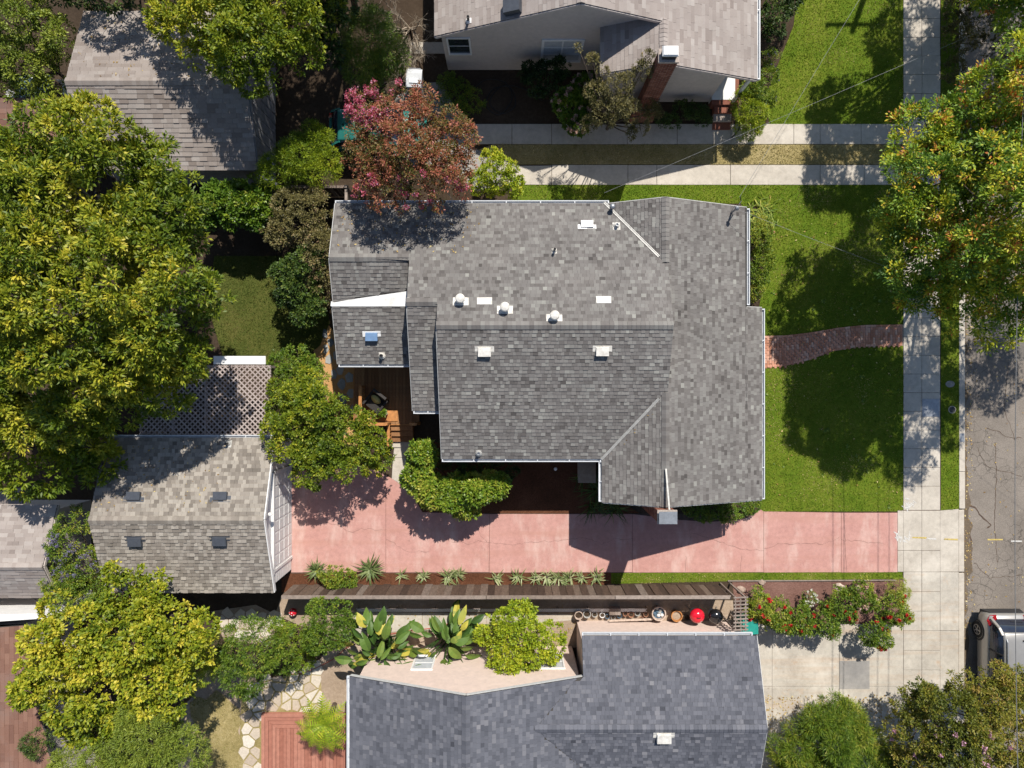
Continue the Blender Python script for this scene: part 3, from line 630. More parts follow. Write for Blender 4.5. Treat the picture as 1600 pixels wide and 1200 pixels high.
def rowspans(P, v):
    xs = []; n = len(P)
    for i in range(n):
        (u0, v0), (u1, v1) = P[i], P[(i + 1) % n]
        if (v0 > v) != (v1 > v): xs.append(u0 + (u1 - u0) * (v - v0) / (v1 - v0))
    xs.sort(); return list(zip(xs[::2], xs[1::2]))
def slope(parent, pts, mat, name='roof_slope', e=0.132, wr=(0.10, 0.20), t=0.016, thick=0.10, seed=1, sd=.15, dist=None, deckmat=None):
    """one roof plane: a deck slab (part) and its lapped shingle tabs (sub-part)"""
    r = np.random.default_rng(seed); P = [Vector(p) for p in pts]
    n = Vector((0, 0, 0))
    for i in range(len(P)): n += P[i].cross(P[(i + 1) % len(P)])
    n.normalize()
    if n.z < 0: n = -n; P = P[::-1]
    mb = MB(); top = [p - n * 0.006 for p in P]; bot = [p - Vector((0, 0, thick)) for p in P]
    mb.face(top); mb.face(bot[::-1])
    for i in range(len(P)):
        j = (i + 1) % len(P); mb.face([bot[i], bot[j], top[j], top[i]])
    deck = mb.build(name, deckmat or m_deck, parent)
    v = (Vector((0, 0, 1)) - n * n.z).normalized(); u = v.cross(n)
    Q = [(p.dot(u), p.dot(v)) for p in P]; n0 = P[0].dot(n)
    vmin = min(q[1] for q in Q); vmax = max(q[1] for q in Q); V = []; F = []; T = []
    k = 0; vv = vmin - 0.02
    while vv < vmax:
        v1 = min(vv + e, vmax); s0 = rowspans(Q, max(vv, vmin) + 1e-4); s1 = rowspans(Q, v1 - 1e-4)
        if len(s0) != len(s1): s0 = s1 = rowspans(Q, (max(vv, vmin) + v1) / 2)
        for (a0, b0), (a1, b1) in zip(s0, s1):
            x = min(a0, a1) - r.random() * wr[1]; xe = max(b0, b1)
            while x < xe:
                w = wr[0] + r.random() * (wr[1] - wr[0])
                l0, l1 = max(x, a0), min(x + w - .004, b0); h0, h1 = max(x, a1), min(x + w - .004, b1)
                x += w
                if l1 - l0 < .01 and h1 - h0 < .01: continue
                if l1 < l0: l0 = l1 = (a0 if l0 >= b0 or l1 <= a0 else l0); l0 = l1 = min(max(l0, a0), b0)
                if h1 < h0: h0 = h1 = min(max(h0, a1), b1)
                tt = t * (0.65 + 0.7 * (r.random() < 0.45) + .15 * r.random()); b = len(V)
                for (uu, wv, hh) in ((l0, vv, tt), (l1, vv, tt), (h1, v1, .002), (h0, v1, .002), (l0, vv, -.004), (l1, vv, -.004)):
                    V.append(u * uu + v * wv + n * (n0 + hh))
                F += [(b, b + 1, b + 2, b + 3), (b + 4, b + 5, b + 1, b), (b + 4, b, b + 3), (b + 5, b + 2, b + 1)]
                tn = (dist(r) if dist else float(np.clip(0.46 + sd * r.standard_normal() + (0.12 if tt > t else -0.05), 0, 1))); T += [tn] * 4
        vv += e; k += 1
    sh = put('shingles', newmesh('shingles', V, F, mat, T), deck, kind='stuff')
    return deck
def caps(parent, a, b, dl, dr, mat, seed=3, step=0.15, hw=0.15, name='ridge_caps'):
    """lapped caps along a ridge from a to b; dl, dr unit vectors down the two sides"""
    r = random.Random(seed); a = Vector(a); b = Vector(b); d = (b - a); L = d.length; d.normalize(); dl = Vector(dl).normalized(); dr = Vector(dr).normalized()
    mb = MB(); x = 0.0
    while x < L:
        x1 = min(x + step, L); t = r.uniform(.3, .75)
        up = Vector((0, 0, 1)); p0 = a + d * x; p1 = a + d * x1
        V = [p0 + dl * hw + up * .03, p0 + up * .045, p0 + dr * hw + up * .03, p1 + dl * hw + up * .020, p1 + up * .030, p1 + dr * hw + up * .020,
             p0 + dl * hw, p0 + dr * hw, p1 + dl * hw, p1 + dr * hw]
        mb.add(V, [(0, 1, 4, 3), (1, 2, 5, 4), (6, 1, 0), (7, 2, 1), (6, 7, 1), (6, 0, 3, 8), (2, 7, 9, 5)], t); x = x1
    return mb.build(name, mat, parent, tone=True, kind='stuff')
def gutter(parent, a, b, out, hang=None, w=0.11, h=0.10, step=1.35):
    """white half-open eave gutter from a to b, out = outward unit (x,y)"""
    a = Vector(a); b = Vector(b); o = Vector((out[0], out[1], 0)); d = (b - a).normalized(); mb = MB()
    def strip(o0, o1, z0, z1):
        A = [a + o * o0 + Vector((0, 0, z0)), b + o * o0 + Vector((0, 0, z0)), b + o * o1 + Vector((0, 0, z0)), a + o * o1 + Vector((0, 0, z0))]
        Bv = [p + Vector((0, 0, z1 - z0)) for p in A]
        mb.add(A + Bv, [(3, 2, 1, 0), (4, 5, 6, 7), (0, 1, 5, 4), (1, 2, 6, 5), (2, 3, 7, 6), (3, 0, 4, 7)])
    strip(.012, w, -h, -h + .006); strip(w - .03, w, -h + .008, -.012); strip(.012, .018, -h + .008, -.03)
    g = mb.build('gutter', m_gutter, parent)
    L = (b - a).length; n = max(2, int(L / step) + 1)
    for i in range(n + 1):
        p = a + d * min(max(L * i / n, .03), L - .03); MB().bar(p + o * .0 + Vector((0, 0, -.006)), p + o * (w - .004) + Vector((0, 0, -.006)), .035, .008).build('strap', m_gutter, g)
    for p, s in ((a, 1), (b, -1)):
        q = p + d * s * .008; MB().bar(q + o * .016 + Vector((0, 0, -h / 2)), q + o * (w - .002) + Vector((0, 0, -h / 2)), .012, h * .9).build('end_cap', m_gutter, g)
    return g
def fascia(parent, a, b, w=.022, h=.15, mat=None, dz=-.095):
    return MB().bar(Vector(a) + Vector((0, 0, dz)), Vector(b) + Vector((0, 0, dz)), w, h).build('fascia', mat or m_rake, parent)
def down(n2, s):  # unit vector down a slope heading (x,y)
    v = Vector((n2[0], n2[1], -s)); return v.normalized()
def onplane(f, pts): return [(x, y, f(x, y)) for x, y in pts]
def tilt_frame(nrm):
    """3x3 with local z along nrm and local y up the slope"""
    n = Vector(nrm).normalized(); v = (Vector((0, 0, 1)) - n * n.z).normalized(); u = v.cross(n); return Matrix((u, v, n)).transposed()
def boxvent(parent, c, nrm, w=.29, l=.30, h=.11, mat=None, plate=True, platemat=None):
    """slant-back roof vent: hood with a flange"""
    M = tilt_frame(nrm); c = Vector(c); mat = mat or m_vent
    mb = MB(); V = [(-w, -l, .02), (w, -l, .02), (w, l, .01), (-w, l, .01), (-w, -l, h), (w, -l, h), (w * .96, l * .9, h * .55), (-w * .96, l * .9, h * .55)]
    V = [c + M @ Vector(q) for q in V]; mb.add(V, [(4, 5, 6, 7), (0, 1, 5, 4), (1, 2, 6, 5), (2, 3, 7, 6), (3, 0, 4, 7), (3, 2, 1, 0)])
    o = mb.build('roof_vent', mat, parent)
    if plate: MB().obox(c + M @ Vector((0, l * .55, .012)), w * 1.5, l * .75, .008, M).build('flange', platemat or mat, o)
    return o
def pipevent(parent, c, nrm, r=.05, h=.30, mat=None, plate=.16, pm=None):
    M = tilt_frame(nrm); c = Vector(c); mb = MB().lathe(c, [(r, -.05), (r, h), (r * .75, h), (r * .75, h - .05)], 12)
    o = mb.build('vent_pipe', mat or m_metalgrey, parent)
    b = MB().obox(c + M @ Vector((0, .02, .014)), plate * .9, plate, .006, M); b.lathe(c, [(r * 2.2, .02), (r * 1.25, .10), (r * 1.1, .10)], 12); b.build('flange', pm or m_vent, o)
    return o
def capvent(parent, c, nrm, r=.17, h=.42, mat=None):
    """wide pipe with a rain cap, on a square flange"""
    M = tilt_frame(nrm); c = Vector(c); mat = mat or m_vent
    mb = MB().lathe(c, [(r * .62, -.05), (r * .62, h * .7), (r * .66, h * .72)], 18)
    o = mb.build('vent_stack', mat, parent)
    MB().lathe(c, [(r, h * .74), (r, h * .86), (r * .8, h * .95), (r * .35, h), (0.001, h * 1.01)], 18).build('rain_cap', mat, o)
    MB().obox(c + M @ Vector((0, .08, .014)), .27, .15, .006, M).build('flange', mat, o)
    return o
def bricks_column(parent, x0, x1, y0, y1, z0, z1, mat=None, bl=.21, bh=.075, name='shaft', top=None):
    """brick shaft: mortar core and its bricks joined as one relief skin; top=(x0,x1,y0,y1) allows a taper"""
    core = MB().box(x0 + .006, x1 - .006, y0 + .006, y1 - .006, z0, z1).build(name, m_mort, parent)
    mb = MB(); r = random.Random(int(x0 * 100)); z = z0; k = 0
    while z < z1 - .02:
        zz = min(z + bh - .012, z1)
        for (ax, fixed, lo, hi, sgn) in (('x', y0, x0, x1, -1), ('x', y1, x0, x1, 1), ('y', x0, y0, y1, -1), ('y', x1, y0, y1, 1)):
            p = lo - (bl / 2 if k % 2 else 0)
            while p < hi:
                a, b = max(p, lo), min(p + bl - .014, hi); p += bl
                if b - a < .02: continue
                d = .006 * sgn; t = min(1, max(0, r.gauss(.45, .25)))
                if ax == 'x': mb.box(a, b, min(fixed - d * .5, fixed + d), max(fixed - d * .5, fixed + d), z, zz, t)
                else: mb.box(min(fixed - d * .5, fixed + d), max(fixed - d * .5, fixed + d), a, b, z, zz, t)
        z += bh; k += 1
    mb.build('bricks', mat or m_brickw, core, tone=True, kind='stuff'); return core
def window(parent, x0, x1, z0, z1, y, out=-1, cols=2, rows=3, axis='x', frame=.06, mat=None, fm=None):
    """window set in a wall at y (axis 'x') or x (axis 'y'); out = side it faces"""
    fm = fm or m_white
    def B(mb, a0, a1, d0, d1, c0, c1):
        d0, d1 = y + out * d0, y + out * d1; lo, hi = min(d0, d1), max(d0, d1)
        return mb.box(a0, a1, lo, hi, c0, c1) if axis == 'x' else mb.box(lo, hi, a0, a1, c0, c1)
    f = MB(); B(f, x0 - frame, x1 + frame, .0, .05, z1, z1 + frame); B(f, x0 - frame, x1 + frame, 0, .07, z0 - frame, z0)
    B(f, x0 - frame, x0, .0, .05, z0, z1); B(f, x1, x1 + frame, .0, .05, z0, z1)
    o = f.build('window', fm, parent); g = MB(); cw = (x1 - x0) / cols; rh = (z1 - z0) / rows
    for i in range(cols):
        for j in range(rows):
            p = MB(); B(p, x0 + i * cw + .012, x0 + (i + 1) * cw - .012, .006, .016, z0 + j * rh + .012, z0 + (j + 1) * rh - .012); p.build('pane', mat or m_glass, o)
    for i in range(1, cols): B(g, x0 + i * cw - .03, x0 + i * cw + .03, .004, .04, z0 + .002, z1 - .002)
    for j in range(1, rows): B(g, x0 + .002, x1 - .002, .004, .028, z0 + j * rh - .014, z0 + j * rh + .014)
    if cols > 1 or rows > 1: g.build('muntins', fm, o)
    return o

# ------------------------------------------------------------------ the grey-roofed house in the middle
house = thing('house', 'large house with weathered grey shingle roof and dutch gable, centre of the lot', 'house', (1.5, 1.0, 0))
s = 0.38
fN = lambda x, y: 4.98 - s * (y - 1.98)
fS = lambda x, y: 4.98 - s * (1.98 - y)
fS2 = lambda x, y: 4.67 - s * (2.80 - y)
fS1 = lambda x, y: 4.05 - s * (4.44 - y)
fS3 = lambda x, y: 3.60 - s * (2.79 - y)
fE = lambda x, y: 4.13 - s * (x - 5.37)
fW = lambda x, y: 4.13 - .445 * (5.37 - x)
XD = 5.45
slope(house, onplane(fN, [(-2.55, 1.98), (XD, 1.98), (XD, 4.22), (5.37, 4.22), (3.39, 6.53), (-6.40, 6.53), (-6.40, 4.44), (-3.60, 4.44), (-3.60, 2.80), (-2.55, 2.80)]), m_shg, seed=1)
slope(house, onplane(fS, [(-2.55, 1.98), (-2.55, -2.70), (3.28, -2.70), (5.37, -.257), (XD, -.257), (XD, 1.98)]), m_shg, seed=2)
slope(house, onplane(fS2, [(-3.60, 2.80), (-3.60, -.95), (-2.50, -.95), (-2.50, 2.80)]), m_shg, seed=3)
slope(house, onplane(fS1, [(-6.41, 4.44), (-6.41, 2.95), (-3.66, 3.33), (-3.66, 4.44)]), m_shg, seed=4)
slope(house, onplane(fS3, [(-6.43, 2.79), (-6.43, .754), (-3.70, .754), (-3.70, 2.79)]), m_shg, seed=5)
slope(house, onplane(fW, [(5.37, 4.22), (5.37, 6.53), (3.39, 6.53)]), m_shg, seed=6)
slope(house, onplane(fW, [(5.37, -.257), (3.28, -2.70), (3.28, -4.30), (5.37, -4.30)]), m_shg, seed=7)
slope(house, onplane(fE, [(5.37, 6.53), (5.37, -4.30), (9.265, -4.30), (9.265, 2.83), (8.62, 2.83), (8.62, 6.49)]), m_shg, seed=8)
# cricket behind the lean-to
cr = MB(); A = [(-6.43, 2.94, 3.485), (-3.66, 3.325, 3.63), (-3.66, 2.80, 3.625), (-6.43, 2.80, 3.56)]
cr.face([A[0], A[3], A[2], A[1]]); cr.face([A[3], A[0], (A[0][0], A[0][1], 3.3), (A[3][0], A[3][1], 3.3)])
cr.bar((-6.44, 2.795, 3.612), (-3.66, 2.795, 3.618), .05, .03); cr.bar((-6.46, 2.95, 3.50), (-6.46, 2.78, 3.58), .05, .05)
cr.build('flat_cricket', m_membrane, house)
dN, dS_, dE, dW = down((0, 1), s), down((0, -1), s), down((1, 0), s), down((-1, 0), .445)
caps(house, (-2.56, 1.98, 4.99), (XD, 1.98, 4.99), dN, dS_, m_shg, 3)
caps(house, (-3.61, 2.80, 4.68), (-2.56, 2.80, 4.68), dN, dS_, m_shg, 4)
caps(house, (-6.41, 4.44, 4.06), (-3.62, 4.44, 4.06), dN, dS_, m_shg, 5)
caps(house, (5.37, 4.26, 4.14), (5.37, 6.54, 4.14), dW, dE, m_shg, 6)
caps(house, (5.37, -.30, 4.14), (5.37, -4.31, 4.14), dW, dE, m_shg, 7)
# walls (set back under the eaves)
wl_ = MB()
wl_.wallring([(-6.25, .95, 2.72), (-3.4, .95, 2.72), (-3.4, 2.6, 3.4), (-3.4, 6.2, 3.15), (-6.25, 6.2, 3.15), (-6.25, 4.44, 3.9), (-6.25, 2.7, 3.28)])
wl_.wallring([(-3.45, -.70, 3.1), (-2.4, -.70, 3.1), (-2.4, 2.80, 4.5), (-3.45, 2.80, 4.5)])
wl_.wallring([(-2.40, -2.35, 3.1), (5.3, -2.35, 3.1), (5.3, 1.98, 4.83), (5.3, 6.2, 3.15), (-2.40, 6.2, 3.15), (-2.40, 1.98, 4.83)])
wl_.wallring([(3.6, -4.05, 3.15), (5.37, -4.05, 3.98), (9.0, -4.05, 2.55), (9.0, 2.6, 2.55), (8.35, 2.6, 2.8), (8.35, 6.25, 2.8), (5.37, 6.25, 3.98), (3.6, 6.25, 3.2)])
hw = wl_.build('wall', m_wallhouse, house)
MB().face([(5.40, -.22, 4.10), (5.40, 4.18, 4.10), (5.40, 1.98, 4.90)]).build('gable_wall', m_wallhouse, house)
for x0 in (-1.7, .9): window(house, x0, x0 + 1.1, 1.1, 2.3, -2.35, -1, 2, 2, mat=m_glass)
window(house, -3.6, -2.2, 1.0, 2.2, 9.0, 1, 3, 2, axis='y', mat=m_glass); window(house, 6.2, 7.6, 1.0, 2.2, -4.05, -1, 2, 2, mat=m_glass)
MB().box(9.004, 9.05, .35, 1.3, .2, 2.3).build('front_door', m_railwood0, house)
# rake boards and gutters
for a, b in (((-6.43, 6.53, 3.25), (-6.43, 4.44, 4.04)), ((-6.44, 4.44, 4.04), (-6.44, 2.95, 3.47)), ((-6.45, 2.79, 3.59), (-6.45, .76, 2.82)), ((-3.62, 2.8, 4.66), (-3.62, -.95, 3.23)), ((-2.57, 1.98, 4.97), (-2.57, -2.7, 3.19)),
             ((3.3, -4.32, 3.20), (5.37, -4.32, 4.12)), ((5.37, -4.32, 4.12), (9.26, -4.32, 2.64)), ((3.4, 6.55, 3.24), (5.37, 6.55, 4.12)), ((5.37, 6.55, 4.12), (8.62, 6.51, 2.89)), ((8.62, 2.85, 2.88), (9.26, 2.85, 2.65))): fascia(house, a, b)
gutter(house, (-6.42, 6.55, 3.245), (3.52, 6.55, 3.245), (0, 1)); gutter(house, (-2.55, -2.72, 3.19), (3.24, -2.72, 3.19), (0, -1))
gutter(house, (3.26, -2.80, 3.18), (3.26, -4.28, 3.18), (-1, 0)); gutter(house, (8.64, 6.46, 2.89), (8.64, 2.90, 2.89), (1, 0)); gutter(house, (9.285, 2.80, 2.64), (9.285, -4.28, 2.64), (1, 0))
gutter(house, (-6.40, .735, 2.82), (-3.66, .735, 2.82), (0, -1)); gutter(house, (-3.58, -.97, 3.235), (-2.52, -.97, 3.235), (0, -1))
# open valleys
def valley(parent, a, b, w=.038):
    a = Vector(a); b = Vector(b); d = (b - a).normalized(); sd_ = d.cross(Vector((0, 0, 1))).normalized(); mb = MB()
    for k in (-1, 1):
        mb.bar(a + sd_ * k * w * .8 + Vector((0, 0, .035)), b + sd_ * k * w * .8 + Vector((0, 0, .035)), w * .8, .012)
    mb.bar(a + Vector((0, 0, .018)), b + Vector((0, 0, .018)), w * .8, .012)
    return mb.build('valley_flashing', m_flash, parent)
valley(house, (5.15, 4.47, 4.04), (3.34, 6.58, 3.235)); valley(house, (5.15, -.51, 4.04), (3.24, -2.74, 3.195))
# things fixed to the roof
nN, nS, nE = Vector((0, s, 1)), Vector((0, -s, 1)), Vector((s, 0, 1))
def onroof(px, py, f, dz=0.0):
    z = 4.0
    for _ in range(8): x, y = W2(px, py, z); z = f(x, y)
    return Vector((x, y, z + dz))
for px, py in ((720, 468), (789, 481), (866, 494)): capvent(house, onroof(px, py, fN), nN, .165, .38)
for px, py in ((757, 471), (943, 469)): boxvent(house, onroof(px, py, fN), nN, .26, .13, .05, plate=False)
boxvent(house, onroof(917, 352, fN), nN, .22, .12, .14, m_white)
for px, py in ((757, 549), (941, 548)): boxvent(house, onroof(px, py, fS), nS, .22, .14, .16, m_vent)
pipevent(house, onroof(866, 392, fN), nN, .045, .34, m_black, .10, m_vent); pipevent(house, onroof(963, 353, fN), nN, .06, .22, m_metalgrey, .15, m_vent)
boxvent(house, onroof(581, 525, fS3), nS, .22, .14, .16, m_blue, True, m_white); pipevent(house, onroof(597, 556, fS3), nS, .06, .22, m_black, .12, m_vent); pipevent(house, onroof(748, 708, fS), nS, .06, .26, m_metalgrey, .11, m_flash)
capvent(house, onroof(955, 326, fN) + Vector((0, 0, -.1)), nN, .10, .5, m_metalgrey)
# service mast at the north-east corner
mx = W(1152, 325, 3.8); mast = MB().tube([(mx[0], mx[1], 2.7), (mx[0], mx[1], 3.75)], .035, 8); mast.lathe((mx[0], mx[1], 3.72), [(.05, 0), (.085, .03), (.06, .12), (.001, .15)], 10)
mo = mast.build('service_mast', m_metalgrey, house); MB().tube([(mx[0], mx[1], 3.7), (mx[0] + .2, mx[1] + .3, 3.62), (mx[0] + .12, mx[1] + .42, 3.74)], .018, 6).build('service_drip_loop', m_black, mo)
# south chimney with metal cap and its brace
cx0, cx1, cy0, cy1 = 5.02, 5.62, -4.76, -4.36
bricks_column(house, cx0, cx1, cy0, cy1, 0, 4.55, name='chimney')
ch = MB().box(cx0 - .04, cx1 + .04, cy0 - .04, cy1 + .04, 4.55, 4.62).build('chimney_crown', m_mort, house)
cp = MB(); cp.box(cx0 + .05, cx1 - .05, cy0 + .04, cy1 - .04, 4.62, 4.72); cp.box(cx0 - .01, cx1 + .01, cy0 - .01, cy1 + .01, 4.72, 4.75); cp.build('chimney_cap', m_metalgrey, house)
MB().bar((5.36, -2.95, 4.22), (5.42, -4.38, 4.50), .055, .03).build('chimney_brace', m_flash, house)
lg = MB().box(4.35, 5.0, -4.55, -4.10, 0, 1.5); lg.build('chimney_shoulder', m_mort, house)

# ------------------------------------------------------------------ detached garage
garage = thing('garage', 'detached garage with pale tan shingle roof and white panelled door', 'garage', (-12, -5, 0))
gz, gr = 2.5, 3.55; gy0, gy1, gyr = -7.77, -2.03, -4.88; gx0, gx1 = -15.16, -8.90
sg = (gr - gz) / (gy1 - gyr); sg2 = (gr - gz) / (gyr - gy0)
fgN = lambda x, y: gr - sg * (y - gyr); fgS = lambda x, y: gr - sg2 * (gyr - y)
tdist = lambda r: float(np.clip((0.78 if r.random() < 0.5 else 0.33) + 0.1 * r.standard_normal(), 0, 1))
slope(garage, onplane(fgN, [(gx0, gyr), (gx0, gy1), (gx1, gy1), (gx1, gyr)]), m_shtan, e=.145, wr=(.11, .20), t=.024, seed=11, dist=tdist)
slope(garage, onplane(fgS, [(gx0, gyr), (gx0, gy0), (gx1, gy0), (gx1, gyr)]), m_shtan, e=.145, wr=(.11, .20), t=.026, seed=12, dist=tdist)
caps(garage, (gx0, gyr, gr + .01), (gx1, gyr, gr + .01), down((0, 1), sg), down((0, -1), sg2), m_shtan, 8)
gw = MB().wallring([(gx0 + .15, gy0 + .2, 2.42), (-9.05, gy0 + .2, 2.42), (-9.05, gyr, gr - .13), (-9.05, gy1 - .2, 2.42), (gx0 + .15, gy1 - .2, 2.42), (gx0 + .15, gyr, gr - .13)])
gw.build('wall', m_white, garage)
for i in range(9):   # lap siding beside the door
    z = .12 + i * .22; MB().box(-9.045, -9.025 + .012, gy0 + .2, -7.12, z, z + .205).build('siding_board', m_white, garage)
for a, b in (((gx1 + .015, gy1, gz), (gx1 + .015, gyr, gr)), ((gx1 + .015, gyr, gr), (gx1 + .015, gy0, gz))): fascia(garage, a, b, .04, .16, m_white)
gutter(garage, (gx0, gy1 + .015, gz), (gx1, gy1 + .015, gz), (0, 1), step=1.2)
MB().bar((-9.02, -3.35, 2.22), (-9.02, -7.2, 2.22), .09, .14).build('door_header', m_white, garage)
gd = MB().box(-9.045, -9.02, -7.02, -3.42, .02, 2.12).build('garage_door', m_white, garage)
for i in range(4):
    for j in range(8):
        y0 = -6.94 + j * .44; z0 = .08 + i * .52; MB().box(-9.019, -9.008, y0, y0 + .36, z0, z0 + .40).build('door_panel', m_white, gd)
for yy in (-7.08, -3.36): MB().box(-9.04, -8.98, yy - .05, yy + .05, 0, 2.14).build('door_jamb', m_white, garage)
gl = MB().lathe((-8.86, -4.78, 2.98), [(.02, -.08), (.07, -.06), (.08, .05), (.03, .10), (.001, .11)], 10); gl.build('gable_lamp', m_white, garage)
for px, py, f, n in ((210, 776, fgN, Vector((0, sg, 1))), (345, 776, fgN, Vector((0, sg, 1))), (212, 845, fgS, Vector((0, -sg2, 1))), (344, 844, fgS, Vector((0, -sg2, 1)))):
    boxvent(garage, onroof(px, py, f), n, .25, .15, .16, m_darkvent)
pipevent(garage, onroof(357, 693, fgN), Vector((0, sg, 1)), .05, .25, m_black, .14, m_flash)

# ------------------------------------------------------------------ northern neighbour
nh = thing('house', 'taupe stucco house with faded pinkish shingle roof and tall brick chimney', 'house', (3, 14, 0))
sn = .41; RX, RZ, RY = 2.29, 5.33, 12.66
fnW = lambda x, y: RZ - sn * 1.04 * (RX - x); fnE = lambda x, y: RZ - .383 * (x - RX)
yb = 24.0; xl = -2.80
wx, wz, wy = 5.29, 4.18, 11.2
fwW = lambda x, y: wz - .40 * (wx - x); fwE = lambda x, y: wz - .345 * (x - wx)
lng = lambda r: float(np.clip(0.5 + 0.17 * r.standard_normal(), 0, 1))
slope(nh, onplane(fnW, [(RX, RY), (RX, yb), (xl, yb), (xl, RY)]), m_shpink, e=.15, wr=(.25, .5), t=.012, seed=21, dist=lng)
slope(nh, onplane(fnE, [(RX, RY), (wx, RY), (wx, yb), (RX, yb)]), m_shpink, e=.15, wr=(.25, .5), t=.012, seed=22, dist=lng)
slope(nh, onplane(fwE, [(wx, wy), (9.0, wy), (9.0, yb), (wx, yb)]), m_shpink, e=.15, wr=(.25, .5), t=.012, seed=23, dist=lng)
slope(nh, onplane(fwW, [(wx, wy), (wx, RY + .25), (3.2, RY + .25), (3.2, wy)]), m_shpink, e=.15, wr=(.25, .5), t=.012, seed=24, dist=lng)
caps(nh, (RX, RY, RZ + .01), (RX, yb, RZ + .01), down((-1, 0), sn), down((1, 0), .383), m_shpink, 9)
caps(nh, (wx, wy, wz + .01), (wx, RY + .1, wz + .01), down((-1, 0), .4), down((1, 0), .345), m_shpink, 10)
nw = MB()
nw.wallring([(-2.62, 12.88, 3.0), (RX, 12.88, RZ - .14), (wx, 12.88, 4.05), (wx, yb - .3, 4.05), (RX, yb - .3, RZ - .14), (-2.62, yb - .3, 3.0)])
nw.wallring([(3.45, 11.57, 3.30), (wx, 11.57, wz - .14), (8.05, 11.57, 3.08), (8.05, 12.78, 3.08), (8.85, 12.78, 2.75), (8.85, yb - .3, 2.75), (3.45, yb - .3, 3.30)])
nw.build('wall', m_walltaupe, nh)
for a, b in (((xl, RY - .02, fnW(xl, 0)), (RX, RY - .02, RZ)), ((RX, RY - .02, RZ), (wx, RY - .02, fnE(wx, 0))), ((3.2, wy - .02, fwW(3.2, 0)), (wx, wy - .02, wz)), ((wx, wy - .02, wz), (9.0, wy - .02, fwE(9.0, 0))), ((xl - .02, RY, fnW(xl, 0)), (xl - .02, yb, fnW(xl, 0)))):
    fascia(nh, a, b, .035, .12, m_walltaupe)
window(nh, -2.40, -1.62, 1.45, 2.58, 12.88, -1, 1, 2, mat=m_glass)
window(nh, 1.22, 2.62, .85, 2.42, 12.88, -1, 2, 3, mat=m_blind, frame=.10)
# porch: pier, brick base, dark door, steps
MB().box(8.06, 9.0, 11.47, 12.74, 0, .46).build('porch_floor', m_membrane, nh)
MB().box(8.06, 9.16, 11.28, 11.466, 0, .44).build('porch_plinth', m_brickw, nh, tone=True); MB().box(9.004, 9.16, 11.47, 12.74, 0, .45).build('porch_plinth', m_brickw, nh, tone=True)
MB().box(8.12, 8.56, 12.755, 12.79, .47, 2.5).build('front_door', m_blue, nh); MB().box(8.86, 8.96, 11.36, 11.46, .45, 2.84).build('porch_post', m_white, nh)
for i in range(3): MB().box(8.20, 8.92, 11.27 - (i + 1) * .29, 11.27 - i * .29 - .004, 0, .34 - i * .11).build('porch_step', m_mort if i == 1 else m_brickw, nh, tone=True)
MB().tube([(9.02, 10.1, 0), (9.02, 10.1, .85), (9.02, 11.4, 1.35), (9.02, 11.44, .4)], .022, 8).build('handrail', m_black, nh)  # black rail stands in for a downspout line and its shadow
bricks_column(nh, 4.93, 5.57, 10.80, 11.20, 0, 5.05, name='chimney'); bricks_column(nh, 4.80, 5.75, 10.72, 11.22, 0, 1.2, name='chimney_base')
MB().box(4.90, 5.60, 10.77, 11.23, 5.05, 5.14).build('chimney_crown', m_mort, nh)
cp = MB(); cp.box(5.02, 5.48, 10.86, 11.16, 5.14, 5.36); cp.build('chimney_flue', m_black, nh); cp = MB(); cp.prism([(4.98, 10.85), (5.52, 10.85), (5.52, 11.2), (4.98, 11.2)], 5.36, 5.45, inset=.06); cp.build('chimney_cap', m_white, nh)
pipevent(nh, onroof(732, 33, fnW), Vector((-sn, 0, 1)), .05, .32, m_black, .1, m_white)
c = onroof(801, 12, fnW); MB().obox(c + Vector((0, 0, .12)), .26, .30, .16, tilt_frame(Vector((-sn, 0, 1)))).build('skylight', m_darkvent, nh)
gutter(nh, (9.02, wy, fwE(9.0, 0)), (9.02, yb, fwE(9.0, 0)), (1, 0), step=3)

# ------------------------------------------------------------------ southern neighbour
sh_ = thing('house', 'peach stucco house with slate blue grey shingle roof at the bottom of the view', 'house', (2, -13, 0))
ax, az, ay = -1.55, 5.0, -10.52; se = .366
bz, by, byr, bzr = 3.10, -9.20, -12.05, 4.14
fbW = lambda x, y: az - se * (ax - x); fbE = lambda x, y: az - se * (x - ax)
fbN = lambda x, y: bzr - .365 * (y - byr); fbS = lambda x, y: bzr - .365 * (byr - y)
ysb = -22.0; xw = -5.82; xe = 8.93
xr = ax + (az - bzr) / se                         # where the wing ridge dies into the main slope
xe_y = lambda y: ax + (az - fbN(0, y)) / se       # valley lines
slope(sh_, onplane(fbW, [(ax, ay), (ax, ysb), (xw, ysb), (xw, ay)]), m_shblue, seed=31, e=.138, wr=(.11, .21), sd=.125)
xv = ax + (az - fbN(0, ay)) / se; ysv = -16.0; xs_ = ax + (az - fbS(0, ysv)) / se
slope(sh_, onplane(fbE, [(ax, ay), (xv, ay), (xr, byr), (xs_, ysv), (xs_, ysb), (ax, ysb)]), m_shblue, seed=32, e=.138, wr=(.11, .21), sd=.125)
slope(sh_, onplane(fbN, [(2.55, by), (xe, by), (xe, byr), (xr, byr), (xv, ay), (2.55, ay)]), m_shblue, seed=33, e=.138, wr=(.11, .21), sd=.125)
slope(sh_, onplane(fbS, [(xr, byr), (xe, byr), (xe, ysv), (xs_, ysv)]), m_shblue, seed=34, e=.138, wr=(.11, .21), sd=.125)
caps(sh_, (ax, ay, az + .01), (ax, ysb, az + .01), down((-1, 0), se), down((1, 0), se), m_shblue, 11); caps(sh_, (xr, byr, bzr + .01), (xe, byr, bzr + .01), down((0, 1), .365), down((0, -1), .365), m_shblue, 12)
